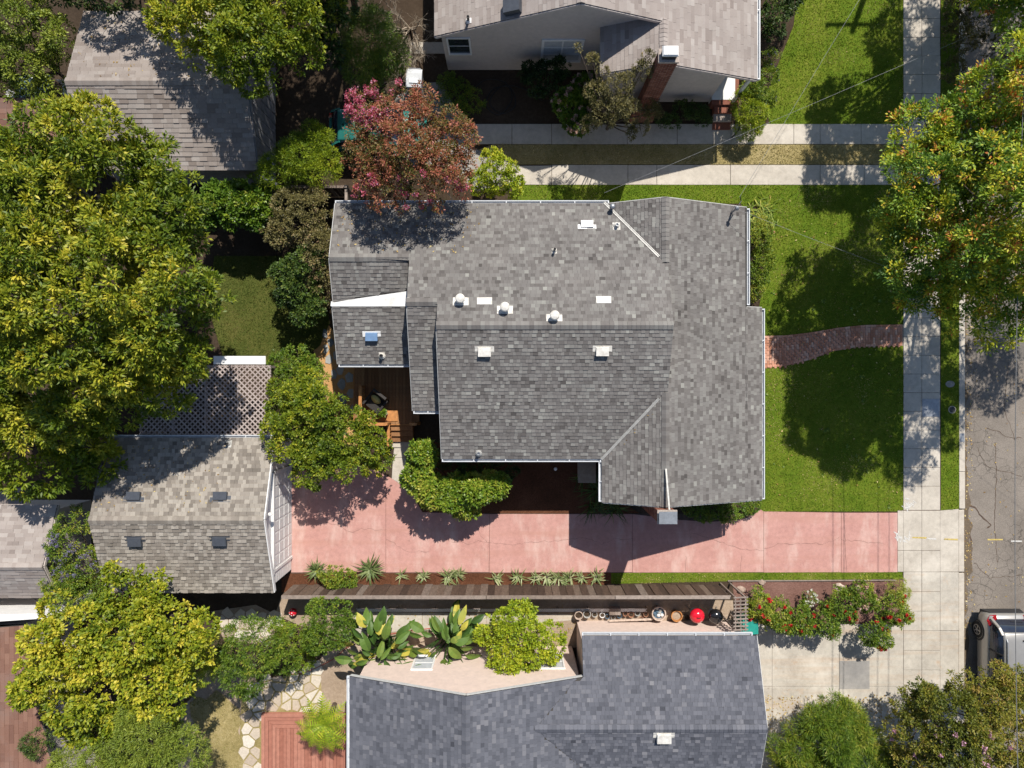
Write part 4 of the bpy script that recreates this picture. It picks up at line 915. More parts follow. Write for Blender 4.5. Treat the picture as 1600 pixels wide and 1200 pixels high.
sw = MB(); sw.wallring([(xw + .2, ysb + .3, 3.35), (6.0, ysb + .3, 2.2), (2.45, -10.75, 3.4), (ax, -10.75, az - .14), (xw + .2, -10.75, 3.35)][::1])
sw.wallring([(2.65, -15.6, 3.0), (xe - .2, -15.6, 2.75), (xe - .2, byr, bzr - .14), (xe - .2, -9.70, 3.15), (2.65, -9.70, 3.15)]); sw.build('wall', m_wallpink, sh_)
for a, b in (((xw, ay + .02, fbW(xw, 0)), (ax, ay + .02, az)), ((ax, ay + .02, az), (2.6, ay + .02, fbE(2.6, 0))), ((xe + .02, by, bz), (xe + .02, byr, bzr)), ((xe + .02, byr, bzr), (xe + .02, ysv, fbS(0, ysv)))): fascia(sh_, a, b, .022, .12, m_rake)
gutter(sh_, (2.55, by + .02, bz), (xe - .15, by + .02, bz), (0, 1), step=1.2); gutter(sh_, (xw - .02, ay, fbW(xw, 0)), (xw - .02, ysb, fbW(xw, 0)), (-1, 0), step=3)
window(sh_, -3.75, -3.05, 1.1, 2.3, -10.75, 1, 1, 2, mat=m_blind); window(sh_, 1.05, 1.95, .95, 2.2, -10.75, 1, 1, 2, mat=m_blind)
boxvent(sh_, onroof(1037, 1151, fbS), Vector((0, -.365, 1)), .25, .16, .17, m_vent)
capvent(sh_, onroof(978, 1196, fbE), Vector((se, 0, 1)), .09, .3, m_white)

# ------------------------------------------------------------------ the outbuildings on the left
def gable_shed(label, name, x0, x1, yN, yS, yr, ze, zr, mat, wallmat, e=.15, wr=(.2, .4), t=.014, seed=40, cat='garage', dist=lng):
    o = thing(name, label, cat, ((x0 + x1) / 2, yr, 0))
    k1 = (zr - ze) / (yN - yr); k2 = (zr - ze) / (yr - yS)
    f1 = lambda x, y: zr - k1 * (y - yr); f2 = lambda x, y: zr - k2 * (yr - y)
    slope(o, onplane(f1, [(x0, yr), (x0, yN), (x1, yN), (x1, yr)]), mat, e=e, wr=wr, t=t, seed=seed, dist=dist)
    slope(o, onplane(f2, [(x0, yr), (x0, yS), (x1, yS), (x1, yr)]), mat, e=e, wr=wr, t=t, seed=seed + 1, dist=dist)
    caps(o, (x0, yr, zr + .01), (x1, yr, zr + .01), down((0, 1), k1), down((0, -1), k2), mat, seed)
    MB().wallring([(x0 + .15, yS + .2, ze - .1), (x1 - .2, yS + .2, ze - .1), (x1 - .2, yr, zr - .13), (x1 - .2, yN - .2, ze - .1), (x0 + .15, yN - .2, ze - .1), (x0 + .15, yr, zr - .13)]).build('wall', wallmat, o)
    for a, b in (((x1 + .015, yN, ze), (x1 + .015, yr, zr)), ((x1 + .015, yr, zr), (x1 + .015, yS, ze))): fascia(o, a, b, .03, .11, wallmat)
    return o, f1, f2
tl, _, _ = gable_shed('weathered garage with old brownish grey shingles behind the big tree, upper left', 'garage', -16.0, -9.5, 13.9, 8.0, 10.84, 2.5, 3.55, m_shold, m_walldark, e=.165, t=.02, seed=41)
for i in range(14): MB().box(-9.70 + .004, -9.68 + .004, 8.25 + i * .39, 8.25 + i * .39 + .37, .05, 2.38).build('siding_board', m_walldark, tl)
ll, _, _ = gable_shed('small grey shingled outbuilding at the left edge beside purple shrub', 'shed', -24.0, -17.05, -4.55, -8.0, -6.65, 2.4, 3.2, m_shpink, m_walltaupe, seed=43, cat='shed')
MB().box(-24, -18.35, -4.5, -3.9, 2.3, 2.42).build('roof_slope', m_shpink, ll)
# flat red-brown roofs at the left edge
lr = thing('house', 'red brown shingled house roof at the lower left edge behind a white wall', 'house', (-21, -14, 0))
fl = lambda x, y: 2.75 + .10 * (-17.2 - x) + .0 * y
slope(lr, onplane(fl, [(-17.9, -8.90), (-16.6, -16.6), (-26, -16.6), (-26, -9.3)]), m_shred, e=.16, wr=(.3, .7), t=.01, seed=46, dist=lng)
MB().wallring([(-26, -16.4, 2.5), (-16.9, -16.4, 2.5), (-18.1, -8.95, 2.5), (-26, -9.3, 2.5)]).build('wall', m_walltaupe, lr)
cw = thing('coping_wall', 'bright white wall top between two roofs at the lower left', 'wall', (-20, -8.75, 0))
MB().prism(poly_ccw([(-26, -8.62), (-17.2, -8.45), (-17.0, -8.62), (-26, -9.22)]), 0, 2.85).build('wall', m_white, cw)
rs = thing('shed', 'low shed with flat red brown roof between big tree and old garage', 'shed', (-18.5, 10.2, 0))
slope(rs, [(-21, 10.75, 2.35), (-16.3, 10.75, 2.35), (-16.3, 8.6, 2.15), (-21, 8.6, 2.15)], m_shred, e=.2, wr=(.6, .9), t=.008, seed=48, dist=lng)
MB().wallring([(-20.9, 8.7, 2.05), (-16.4, 8.7, 2.05), (-16.4, 10.65, 2.22), (-20.9, 10.65, 2.22)]).build('wall', m_walldark, rs)
# ------------------------------------------------------------------ foliage kit
YG = [(0.0, (0.065, 0.115, 0.009)), (0.35, (0.155, 0.22, 0.014)), (0.65, (0.29, 0.325, 0.02)), (0.88, (0.47, 0.45, 0.035)), (1.0, (0.62, 0.53, 0.06))]
L_big = M_leaf('leaf_big_tree', [(0.0, (0.045, 0.085, 0.008)), (0.3, (0.105, 0.165, 0.012)), (0.6, (0.22, 0.265, 0.018)), (0.85, (0.42, 0.41, 0.03)), (1.0, (0.60, 0.52, 0.06))], .3)
L_yel = M_leaf('leaf_yellow_green', YG, .3)
L_lemon = M_leaf('leaf_lemon', [(0.0, (0.085, 0.15, 0.008)), (0.4, (0.22, 0.31, 0.015)), (0.8, (0.42, 0.48, 0.025)), (1.0, (0.60, 0.56, 0.05))], .3)
L_mid = M_leaf('leaf_mid_green', [(0.0, (0.040, 0.085, 0.010)), (0.45, (0.105, 0.185, 0.016)), (0.8, (0.21, 0.285, 0.025)), (1.0, (0.38, 0.37, 0.05))], .28)
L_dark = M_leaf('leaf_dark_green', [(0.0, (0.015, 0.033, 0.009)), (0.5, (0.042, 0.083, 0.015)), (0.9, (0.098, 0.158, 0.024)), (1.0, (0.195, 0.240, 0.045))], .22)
L_olive = M_leaf('leaf_olive', [(0.0, (0.085, 0.135, 0.018)), (0.5, (0.175, 0.24, 0.028)), (1.0, (0.33, 0.37, 0.05))], .25)
L_glossy = M_leaf('leaf_hedge', [(0.0, (0.050, 0.115, 0.012)), (0.45, (0.13, 0.225, 0.02)), (0.8, (0.25, 0.33, 0.03)), (1.0, (0.45, 0.43, 0.07))], .25, .4, .4)
L_street = M_leaf('leaf_street_tree', [(0.0, (0.04, 0.10, 0.018)), (0.4, (0.12, 0.225, 0.03)), (0.6, (0.22, 0.34, 0.03)), (0.78, (0.46, 0.50, 0.035)), (0.92, (0.66, 0.58, 0.05)), (0.97, (0.62, 0.30, 0.05)), (1.0, (0.52, 0.18, 0.05))], .32)
L_crape = M_leaf('leaf_crape', [(0.0, (0.07, 0.085, 0.018)), (0.3, (0.145, 0.13, 0.03)), (0.55, (0.27, 0.125, 0.05)), (0.8, (0.40, 0.115, 0.08)), (1.0, (0.50, 0.20, 0.12))], .28)
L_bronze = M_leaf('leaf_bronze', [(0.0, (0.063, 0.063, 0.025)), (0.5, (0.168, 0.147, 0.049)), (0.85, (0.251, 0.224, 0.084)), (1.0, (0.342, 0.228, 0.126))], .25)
L_bronze2 = M_leaf('leaf_oleander', [(0.0, (0.06, 0.085, 0.012)), (0.4, (0.15, 0.17, 0.02)), (0.75, (0.27, 0.245, 0.03)), (1.0, (0.36, 0.25, 0.07))], .27)
L_pink = M_leaf('petal_pink', [(0.0, (0.407, 0.053, 0.095)), (0.5, (0.620, 0.126, 0.224)), (1.0, (0.620, 0.356, 0.458))], .3)
L_palepink = M_leaf('petal_pale_pink', [(0.0, (0.42, 0.25, 0.20)), (0.6, (0.66, 0.42, 0.36)), (1.0, (0.78, 0.62, 0.54))], .3)
L_mauve = M_leaf('petal_mauve', [(0.0, (0.45, 0.20, 0.32)), (1.0, (0.75, 0.48, 0.60))], .3)
L_red = M_leaf('petal_red', [(0.0, (0.35, 0.008, 0.012)), (0.7, (0.62, 0.02, 0.03)), (1.0, (0.75, 0.10, 0.09))], .25)
L_purple = M_leaf('petal_purple', [(0.0, (0.12, 0.10, 0.22)), (1.0, (0.27, 0.24, 0.40))], .25)
L_white = M_leaf('petal_white', [(0.0, (0.6, 0.6, 0.5)), (1.0, (0.8, 0.8, 0.74))], .2)
L_fern = M_leaf('leaf_fern', [(0.0, (0.13, 0.21, 0.01)), (0.5, (0.27, 0.36, 0.018)), (1.0, (0.50, 0.50, 0.04))], .35)
L_bop = M_leaf('leaf_bird_of_paradise', [(0.0, (0.045, 0.10, 0.02)), (0.6, (0.105, 0.185, 0.032)), (0.88, (0.19, 0.25, 0.045)), (1.0, (0.50, 0.44, 0.07))], .25, .5, .35)
L_yucca = M_leaf('leaf_strap', [(0.0, (0.07, 0.11, 0.03)), (0.6, (0.22, 0.27, 0.10)), (1.0, (0.50, 0.50, 0.28))], .2)
L_litter = M_leaf('fallen_leaf', [(0.0, (0.20, 0.11, 0.04)), (0.6, (0.42, 0.28, 0.08)), (1.0, (0.62, 0.52, 0.25))], .1)
m_bark = M_plain('bark', (0.13, 0.10, 0.075), 0.95, 0.35, 9, 0.8)
m_barkpale = M_plain('pale_bark', (0.36, 0.31, 0.25), 0.9, 0.25, 9, 0.6)
m_deadwood = M_plain('dead_branch', (0.40, 0.33, 0.25), 0.95, 0.25, 12, 0.5)

def unit(A): return A / np.maximum(np.linalg.norm(A, axis=1, keepdims=True), 1e-9)
def L(px, py, z, rpx, rz=None, rpy=None):
    """a crown lobe: centre read off at pixel (px,py) and height z, radius in photo pixels"""
    k = (CAM_H - z) / FPX; x, y = W2(px, py, z); rx = rpx * k
    return (x, y, z, rx, (rpy * k if rpy else rx), rz if rz else rx * .8)
def leaves_on(rng, lobes, n_clump, per, ll, lw, cr, sub=8, subr=.42, up=0.45, tone=(.5, .18, .14), inner=0.18, subp=.68, hot=0.0, droop=0.0, flat=0.6, zmin=.08, zcut=-.35):
    """leaf quads in clumps over lumpy lobes -> verts (N*4,3), tones, clump centres"""
    big = []
    for (x, y, z, a, b, c) in lobes:
        mk = .86 if subp < .75 else .64; big.append((x, y, z, a * mk, b * mk, c * mk))
        d = unit(rng.standard_normal((sub, 3))); d[:, 2] = np.abs(d[:, 2]) * .9 - .15; d = unit(d)
        for q in d:
            k = subr * rng.uniform(.7, 1.15); big.append((x + q[0] * a * subp, y + q[1] * b * subp, z + q[2] * c * subp, a * k, b * k, c * k))
    Lb = np.array(big); wgt = Lb[:, 3] * Lb[:, 4] + Lb[:, 5] * (Lb[:, 3] + Lb[:, 4]) * .5; wgt = wgt / wgt.sum()
    m = int(n_clump * 2.6); idx = rng.choice(len(Lb), m, p=wgt); d = unit(rng.standard_normal((m, 3)) + np.array([0, 0, up])); d = d[d[:, 2] > zcut]; idx = idx[:len(d)]
    rr = np.where(rng.random(len(d)) < inner, rng.uniform(.45, .8, len(d)), rng.uniform(.86, 1.05, len(d)))
    C = Lb[idx, :3] + d * Lb[idx, 3:6] * rr[:, None]
    keep = np.ones(len(C), bool)
    deep = np.zeros(len(C))
    for k in range(len(Lb)):
        q = np.linalg.norm((C - Lb[k, :3]) / Lb[k, 3:6], axis=1); deep = np.maximum(deep, 1 - q)
    keep &= (deep < .28) | (rng.random(len(C)) < .12); keep &= C[:, 2] > zmin
    C = C[keep]; D = unit(d[keep] / np.maximum(Lb[idx[keep], 3:6], 1e-3))
    C = C[:n_clump]; D = D[:n_clump]; n = len(C); N = n * per
    ci = np.repeat(np.arange(n), per)
    sc = rng.uniform(.75, 1.25, n)
    R = unit(rng.standard_normal((N, 3))); A = unit(D[ci] * .75 + R * 1.0 + np.array([0, 0, .15]))
    base = C[ci] + A * (cr * sc[ci] * rng.uniform(.1, .95, N))[:, None]
    ax = unit(A + .5 * unit(rng.standard_normal((N, 3))) + np.array([0, 0, -droop]))
    upv = unit(D[ci] * .45 + np.array([.05, .18, flat + .25]) + .5 * rng.standard_normal((N, 3)))
    side = unit(np.cross(ax, upv)); nrm = unit(np.cross(side, ax))
    l = ll * rng.uniform(.65, 1.25, N)[:, None]; w = lw * rng.uniform(.7, 1.2, N)[:, None]
    V = np.stack([base, base + ax * l * .5 + side * w * .5 + nrm * w * .12, base + ax * l - nrm * l * .08, base + ax * l * .5 - side * w * .5 + nrm * w * .12], 1)
    V[:, :, 2] = np.maximum(V[:, :, 2], .02)
    ct = tone[0] + .75 * tone[1] * rng.standard_normal(n) + tone[1] * (vnoise(C[:, :2], .9, 4) - .5) * 2 + .5 * tone[1] * (vnoise(C[:, :2], .33, 6) - .5) * 2
    if hot: ct = np.where(rng.random(n) < hot, rng.uniform(.82, .99, n), ct)
    T = np.clip(ct[ci] + tone[2] * rng.standard_normal(N), 0, 1)
    return V.reshape(-1, 3), T, C, D
def limbs(base, lobes, r0, rng, mat, parent, sub=4, name='trunk', h=None, n=8):
    """tapered trunk dividing into limbs that reach into every lobe"""
    mb = MB(); b = Vector(base); zt = min(l[2] for l in lobes); fork = Vector((b.x, b.y, (h if h is not None else max(.15, zt * .45))))
    cx = sum(l[0] for l in lobes) / len(lobes); cy = sum(l[1] for l in lobes) / len(lobes); fork = Vector((b.x + (cx - b.x) * .25, b.y + (cy - b.y) * .25, fork.z))
    mid = b.lerp(fork, .5) + Vector((rng.uniform(-.1, .1) * r0 * 4, rng.uniform(-.1, .1) * r0 * 4, 0))
    mb.tube([b + Vector((0, 0, -.05)), b + Vector((0, 0, .12)), mid, fork], [r0 * 1.45, r0 * 1.05, r0 * .9, r0 * .8], n)
    for l in lobes:
        c = Vector(l[:3]); k = r0 * .55
        m1 = fork.lerp(c, .5) + Vector((rng.uniform(-.15, .15), rng.uniform(-.15, .15), .1)) * min(1, r0 * 8); mb.tube([fork - Vector((0, 0, r0 * .4)), m1, c], [k, k * .7, k * .4], 6)
        for i in range(sub):
            d = Vector(unit(rng.standard_normal((1, 3)))[0]); d.z = abs(d.z) * .8 - .1
            e = c + Vector((d.x * l[3], d.y * l[4], d.z * l[5])) * .94; s0 = m1.lerp(c, rng.uniform(.2, 1)); q = s0.lerp(e, .5) + Vector((rng.uniform(-1, 1), rng.uniform(-1, 1), rng.uniform(-.3, 1))) * .12 * l[3]
            mb.tube([s0, q, e], [k * .38, k * .25, k * .09], 5)
    return mb.build(name, mat, parent, smooth=True)
SEED = [100]
def plant(name, label, cat, lobes, n_clump, per, ll, lw, cr, mat, trunk=.12, bark=None, base=None, group=None, crown='crown', flowers=None, sub=8, stem='trunk', limb_sub=4, forkh=None, **kw):
    SEED[0] += 1; rng = np.random.default_rng(SEED[0])
    cx = sum(l[0] for l in lobes) / len(lobes); cy = sum(l[1] for l in lobes) / len(lobes)
    b = base or (cx, cy, 0); o = thing(name, label, cat, (b[0], b[1], 0), group)
    limbs((b[0], b[1], 0), lobes, trunk, rng, bark or m_bark, o, limb_sub, stem, forkh)
    V, T, C, D = leaves_on(rng, lobes, n_clump, per, ll, lw, cr, sub, **kw)
    put(crown, quadmesh(crown, V, mat, T), o)
    for f in (flowers or []): flower_heads(rng, o, C, D, *f)
    return o
def flower_heads(rng, parent, C, D, mat, n, per, r, ps, where=None, nm='flowers', tall=1.0, out=0.12):
    """n flower heads seated on clump tips; where(C) -> bool mask"""
    m = D[:, 2] > .25
    if where is not None: m &= where(C)
    idx = np.where(m)[0]
    if len(idx) == 0: return
    idx = rng.choice(idx, min(n, len(idx)), replace=False); c = C[idx] + D[idx] * out; N = len(idx) * per; ci = np.repeat(np.arange(len(idx)), per)
    d = unit(rng.standard_normal((N, 3)) + np.array([0, 0, .4])); p = c[ci] + d * np.array([1, 1, tall]) * (r * rng.uniform(.3, 1, N))[:, None]
    a = unit(d + .6 * rng.standard_normal((N, 3))); s_ = unit(np.cross(a, unit(rng.standard_normal((N, 3))))); k = ps * rng.uniform(.7, 1.3, N)[:, None]
    V = np.stack([p - a * k * .5, p + s_ * k * .5, p + a * k * .5, p - s_ * k * .5], 1).reshape(-1, 3)
    put(nm, quadmesh(nm, V, mat, np.clip(.5 + .28 * rng.standard_normal(N), 0, 1)), parent, kind='stuff')
def straps(name, label, cat, px, py, n, length, width, mat, arch=.55, z0=0.0, group=None, seed=0, spread=.12, upright=.8, tone=.5):
    """clump of arching strap leaves from one crown point"""
    rng = np.random.default_rng(500 + seed + int(px)); x, y = W2(px, py); o = thing(name, label, cat, (x, y, 0), group); mb = MB()
    for i in range(n):
        a = rng.uniform(0, 2 * math.pi); l = length * rng.uniform(.6, 1.15); u = upright * rng.uniform(.6, 1.3); d = Vector((math.cos(a), math.sin(a), 0)); sd_ = Vector((-d.y, d.x, 0))
        b = Vector((x + rng.normal() * spread * .5, y + rng.normal() * spread * .5, z0 + .01)); P = []
        for k in range(4):
            q = k / 3; P.append(b + d * l * q * (.45 + .4 * q) + Vector((0, 0, l * u * (q - arch * q * q))))
        w = [width * .8, width, width * .75, width * .06]; t = float(np.clip(tone + .22 * rng.standard_normal(), 0, 1))
        for k in range(3): mb.face([P[k] - sd_ * w[k], P[k] + sd_ * w[k], P[k + 1] + sd_ * w[k + 1], P[k + 1] - sd_ * w[k + 1]], t)
    mb.build('leaves', mat, o, tone=True); MB().lathe((x, y, 0), [(width * 2.2, 0), (width * 2.0, .08), (width * .8, .12)], 7).build('crown_base', m_bark, o)
    return o

# ------------------------------------------------------------------ trees
plant('shade_tree', 'huge glossy yellow green shade tree covering the left edge above the garage', 'tree',
      [L(150, 300, 6.6, 125, 2.4), L(262, 332, 6.2, 72, 1.7), L(62, 272, 6.0, 80, 1.8), L(265, 470, 6.4, 105, 2.0), L(130, 470, 7.4, 130, 2.4), L(30, 430, 6.4, 110, 2.2), L(195, 562, 5.4, 98, 1.6), L(288, 562, 4.9, 40, .9), L(80, 600, 5.6, 92, 1.7), L(-40, 560, 5.6, 90, 1.8), L(208, 265, 6.0, 60, 1.4)],
      3600, 38, .155, .062, .21, L_big, .30, m_barkpale, limb_sub=8, tone=(.48, .2, .13), sub=14, subr=.31, subp=.86, base=(-13.2, 3.2, 0), forkh=2.2)
plant('understory_tree', 'darker shaded tree below the huge shade tree beside the tan garage roof', 'tree',
      [L(50, 700, 3.6, 70, 1.4), L(120, 665, 3.4, 60, 1.3), L(160, 720, 2.9, 35, .9), L(15, 640, 4.2, 60, 1.3)], 420, 24, .20, .075, .18, L_yel, .14, tone=(.40, .2, .13), sub=7)
plant('pittosporum_tree', 'rounded yellow green tree overhanging the old garage at the top', 'tree',
      [L(400, 60, 5.2, 75, 1.6), L(325, 45, 4.8, 58, 1.3), L(455, 40, 5.0, 62, 1.4), L(380, 0, 5.2, 80, 1.6), L(280, 5, 4.6, 50, 1.1), L(500, 10, 4.4, 40, 1.0)], 1500, 26, .14, .058, .17, L_yel, .2, tone=(.50, .18, .13), base=(-9.8, 14.8, 0), sub=14, subr=.31, subp=.86)
plant('screen_tree', 'tall dark tree just beyond the top edge shading the parking area', 'tree', [L(545, -130, 6.0, 66, 1.4), L(465, -125, 6.0, 60, 1.3), L(605, -110, 5.6, 48, 1.2), L(480, -150, 6.0, 75, 1.4), L(545, -185, 6.0, 75, 1.4), L(415, -170, 6.0, 65, 1.4), L(470, -240, 6.0, 75, 1.4), L(515, 20, 3.8, 34, 1.2), L(512, 80, 3.0, 26, 1.0)], 1300, 24, .16, .07, .17, L_dark, .14, tone=(.5, .2, .15), base=(-6.4, 15.4, 0))
plant('crape_myrtle', 'crape myrtle with bronze leaves and a pink flowering side over the driveway', 'tree',
      [L(640, 235, 5.2, 70, 1.3), L(585, 205, 4.8, 36, 1.1), L(690, 225, 4.8, 48, 1.1), L(610, 285, 4.8, 48, 1.0), L(690, 285, 4.8, 42, 1.0), L(650, 185, 5.0, 42, 1.1), L(580, 250, 4.6, 38, .9), L(655, 232, 5.4, 40, 1.0), L(715, 262, 4.5, 28, .8)],
      1000, 30, .095, .04, .18, L_crape, .08, m_barkpale, tone=(.60, .22, .17), base=W(650, 245, 0), sub=14, subr=.31, subp=.86,
      flowers=[(L_pink, 60, 46, .15, .055, lambda C: (C[:, 0] < W(610, 0, 5)[0]) & (C[:, 1] > W(0, 215, 5)[1]), 'pink_flowers', 1.3), (L_pink, 30, 34, .13, .055, lambda C: (C[:, 1] < W(0, 285, 5)[1]), 'coral_flowers', 1.2)])
plant('crape_shoots', 'upright pink flowering crape myrtle shoots beside the grey bin', 'tree',
      [L(566, 165, 3.4, 18, .9), L(590, 152, 3.2, 14, .8), L(628, 150, 3.2, 12, .7), L(560, 190, 3.4, 18, .8)], 90, 16, .085, .04, .12, L_crape, .05, m_barkpale, tone=(.5, .2, .17), sub=5, base=W(590, 200, .0),
      flowers=[(L_pink, 42, 44, .14, .055, None, 'pink_flowers', 1.5)])
plant('street_tree', 'large street tree with green, yellow and orange foliage over the sidewalk', 'tree',
      [L(1450, 290, 5.2, 76, 1.5), L(1530, 232, 5.5, 92, 1.7), L(1475, 400, 5.0, 82, 1.5), L(1590, 330, 7.4, 110, 2.0), L(1560, 450, 6.2, 75, 1.5), L(1435, 210, 5.2, 40, 1.0), L(1690, 260, 6.8, 110, 2.0), L(1690, 430, 6.4, 100, 1.8), L(1600, 140, 6.6, 75, 1.6), L(1402, 340, 4.9, 34, .9), L(1800, 350, 6.0, 90, 1.6), L(1425, 455, 4.3, 30, .7), L(1440, 425, 4.9, 48, 1.0), L(1500, 468, 5.0, 52, 1.1), L(1450, 350, 5.4, 50, 1.1), L(1545, 190, 5.6, 68, 1.3), L(1478, 225, 5.2, 58, 1.2)],
      3000, 46, .13, .054, .29, L_street, .16, tone=(.62, .22, .07), hot=.09, inner=.06, sub=14, subr=.31, subp=.86, base=W(1485, 395, 0)[:2] + (0,), forkh=2.4, zcut=-.2)
plant('street_tree', 'second street tree just beyond the top right corner shading the northern lawn', 'tree',
      [L(1560, -90, 6.2, 95, 1.8), L(1640, -20, 6.2, 90, 1.7), L(1540, -150, 5.8, 75, 1.5), L(1500, -60, 4.6, 46, 1.0), L(1720, -120, 6.4, 120, 1.9), L(1600, 20, 4.4, 38, .9), L(1800, -260, 6.0, 120, 1.9), L(1860, -150, 6.0, 100, 1.8), L(1700, -300, 6.0, 110, 1.8)], 2300, 36, .15, .06, .28, L_street, .2, tone=(.5, .18, .10), sub=8, base=(18.0, 16.0, 0), forkh=2.4)
plant('laurel_tree', 'dense light green shrub tree between garage door and back deck', 'tree',
      [L(480, 665, 2.6, 58, 1.1), L(540, 690, 2.5, 50, 1.0), L(468, 622, 2.5, 42, 1.0), L(503, 635, 2.6, 38, 1.0), L(500, 712, 2.2, 46, .9), L(580, 705, 1.9, 32, .8)], 1300, 26, .11, .05, .13, L_yel, .10, tone=(.42, .2, .15), sub=14, subr=.31, subp=.86)
plant('patio_shrub', 'rounded green shrub at the flagstone path beside the back lawn', 'shrub', [L(468, 573, 1.7, 32, .8), L(440, 570, 1.4, 18, .6), L(490, 590, 1.5, 24, .7)], 300, 22, .09, .04, .10, L_mid, .05, tone=(.55, .15, .14), sub=8, stem='stem', crown='foliage')
plant('hedge', 'clipped glossy hedge bending around the bed at the head of the driveway', 'hedge',
      [L(659, 712, 1.7, 24, .7), L(655, 745, 1.7, 24, .7), L(675, 765, 1.7, 26, .7), L(708, 772, 1.7, 28, .7), L(742, 765, 1.7, 28, .7), L(772, 757, 1.5, 24, .6), L(725, 790, 1.3, 22, .5)], 800, 22, .12, .064, .11, L_glossy, .05, tone=(.66, .19, .14), sub=8, stem='stem', crown='foliage')
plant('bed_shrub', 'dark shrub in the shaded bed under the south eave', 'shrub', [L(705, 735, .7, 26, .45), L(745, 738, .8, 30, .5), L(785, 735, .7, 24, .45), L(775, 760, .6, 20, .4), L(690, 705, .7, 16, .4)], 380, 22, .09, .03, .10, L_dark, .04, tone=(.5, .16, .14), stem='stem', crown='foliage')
plant('pistachio_tree', 'broad yellow leaved tree at the lower left beside the tan garage', 'tree',
      [L(130, 990, 4.6, 68, 1.4), L(205, 1005, 4.6, 76, 1.4), L(92, 1062, 4.4, 50, 1.2), L(160, 1075, 4.4, 70, 1.3), L(250, 1050, 4.2, 62, 1.2), L(270, 975, 4.2, 58, 1.1), L(195, 925, 4.0, 40, .9), L(235, 915, 3.9, 26, .8), L(155, 1135, 3.6, 35, .8), L(285, 1010, 3.9, 46, .9)],
      1700, 24, .13, .078, .16, L_yel, .16, tone=(.58, .22, .14), sub=14, subr=.31, subp=.86)
plant('conifer_shrub', 'soft olive green mounded shrub at the bottom left corner', 'shrub', [L(235, 1160, 4.5, 62, 1.2), L(190, 1190, 4.3, 50, 1.1), L(285, 1180, 4.1, 45, 1.0), L(120, 1215, 3.9, 48, 1.0), L(220, 1110, 4.3, 34, .9)], 1300, 34, .12, .022, .14, L_olive, .10, tone=(.55, .15, .14), sub=10, stem='stem', crown='foliage')
plant('grey_shrub', 'small blue green shrub touching the red brown roof, bottom left', 'shrub', [L(65, 1155, 2.6, 22, .7)], 90, 22, .10, .02, .10, L_dark, .05, tone=(.75, .15, .14), stem='stem', crown='foliage')
plant('olive_tree', 'feathery mid green tree between yellow tree and dirt path', 'tree', [L(395, 1010, 2.8, 50, 1.0), L(380, 1045, 2.6, 38, .9), L(425, 1000, 2.4, 36, .8), L(445, 1025, 1.8, 26, .6)], 520, 26, .11, .026, .14, L_mid, .09, tone=(.50, .2, .14), sub=8)
plant('boxwood', 'round green shrub just below the wooden fence', 'shrub', [L(515, 965, 1.8, 36, .8), L(505, 990, 1.6, 30, .7), L(530, 985, 1.6, 28, .7)], 380, 24, .085, .035, .10, L_mid, .06, tone=(.40, .16, .13), sub=9, stem='stem', crown='foliage')
plant('weedy_shrub', 'low bright green growth at the edge of the flagstones', 'shrub', [L(460, 1000, .7, 24, .4), L(475, 1030, .6, 16, .3), L(440, 985, .7, 18, .4)], 160, 22, .08, .03, .09, L_lemon, .03, tone=(.3, .18, .14), stem='stem', crown='foliage')
plant('citrus_tree', 'bright lemon green citrus tree against the peach wall', 'tree', [L(810, 985, 2.2, 44, .9), L(795, 1020, 2.0, 38, .8), L(845, 1000, 2.0, 34, .8), L(840, 1025, 1.9, 30, .7), L(765, 985, 1.8, 22, .6), L(820, 955, 1.8, 14, .7), L(790, 1042, 1.8, 24, .6)], 640, 26, .10, .05, .12, L_lemon, .07, tone=(.58, .17, .14), sub=9)
plant('ceanothus', 'tall shrub with purple blue flowers between the small outbuilding and garage', 'shrub', [L(115, 850, 2.6, 36, .9), L(125, 890, 2.4, 42, .9), L(95, 905, 2.2, 28, .8), L(145, 925, 2.2, 38, .8), L(120, 815, 2.3, 26, .8), L(110, 940, 2.2, 30, .7)], 620, 24, .085, .032, .12, L_mid, .07, tone=(.58, .2, .15), sub=8, stem='stem', crown='foliage',
      flowers=[(L_purple, 64, 36, .09, .035, lambda C: (C[:, 1] > W(0, 895, 2.4)[1]) & (C[:, 1] < W(0, 825, 2.4)[1]), 'purple_flowers', 1.4)])
plant('ivy_hedge', 'dark green ivy hedge behind the back lawn', 'hedge', [L(345, 315, 2.0, 30, .6), L(380, 312, 2.0, 32, .6), L(410, 318, 1.9, 26, .6), L(365, 335, 1.8, 28, .6), L(400, 335, 1.7, 26, .6), L(330, 335, 1.7, 22, .6)], 480, 22, .13, .075, .11, L_glossy, .06, tone=(.36, .22, .14), stem='stem', crown='foliage')
plant('bronze_shrub', 'bronze brown leaved tall shrub at the rear corner of the grey roof', 'shrub', [L(470, 340, 2.4, 44, 1.0), L(500, 385, 2.4, 34, .9), L(445, 365, 2.2, 28, .8), L(495, 325, 2.3, 28, .8), L(495, 430, 1.9, 24, .8), L(510, 470, 1.5, 14, .6)], 520, 26, .09, .036, .14, L_bronze, .07, tone=(.55, .2, .16), sub=8, stem='stem', crown='foliage')
plant('backlawn_tree', 'dark leafy small tree leaning over the back lawn near the house corner', 'tree', [L(480, 415, 2.2, 34, .8), L(470, 455, 2.0, 28, .7), L(490, 480, 1.8, 20, .6), L(450, 430, 2.0, 24, .6), L(455, 465, 1.9, 22, .6), L(475, 490, 1.8, 20, .5)], 420, 24, .10, .05, .13, L_dark, .07, tone=(.62, .2, .16))
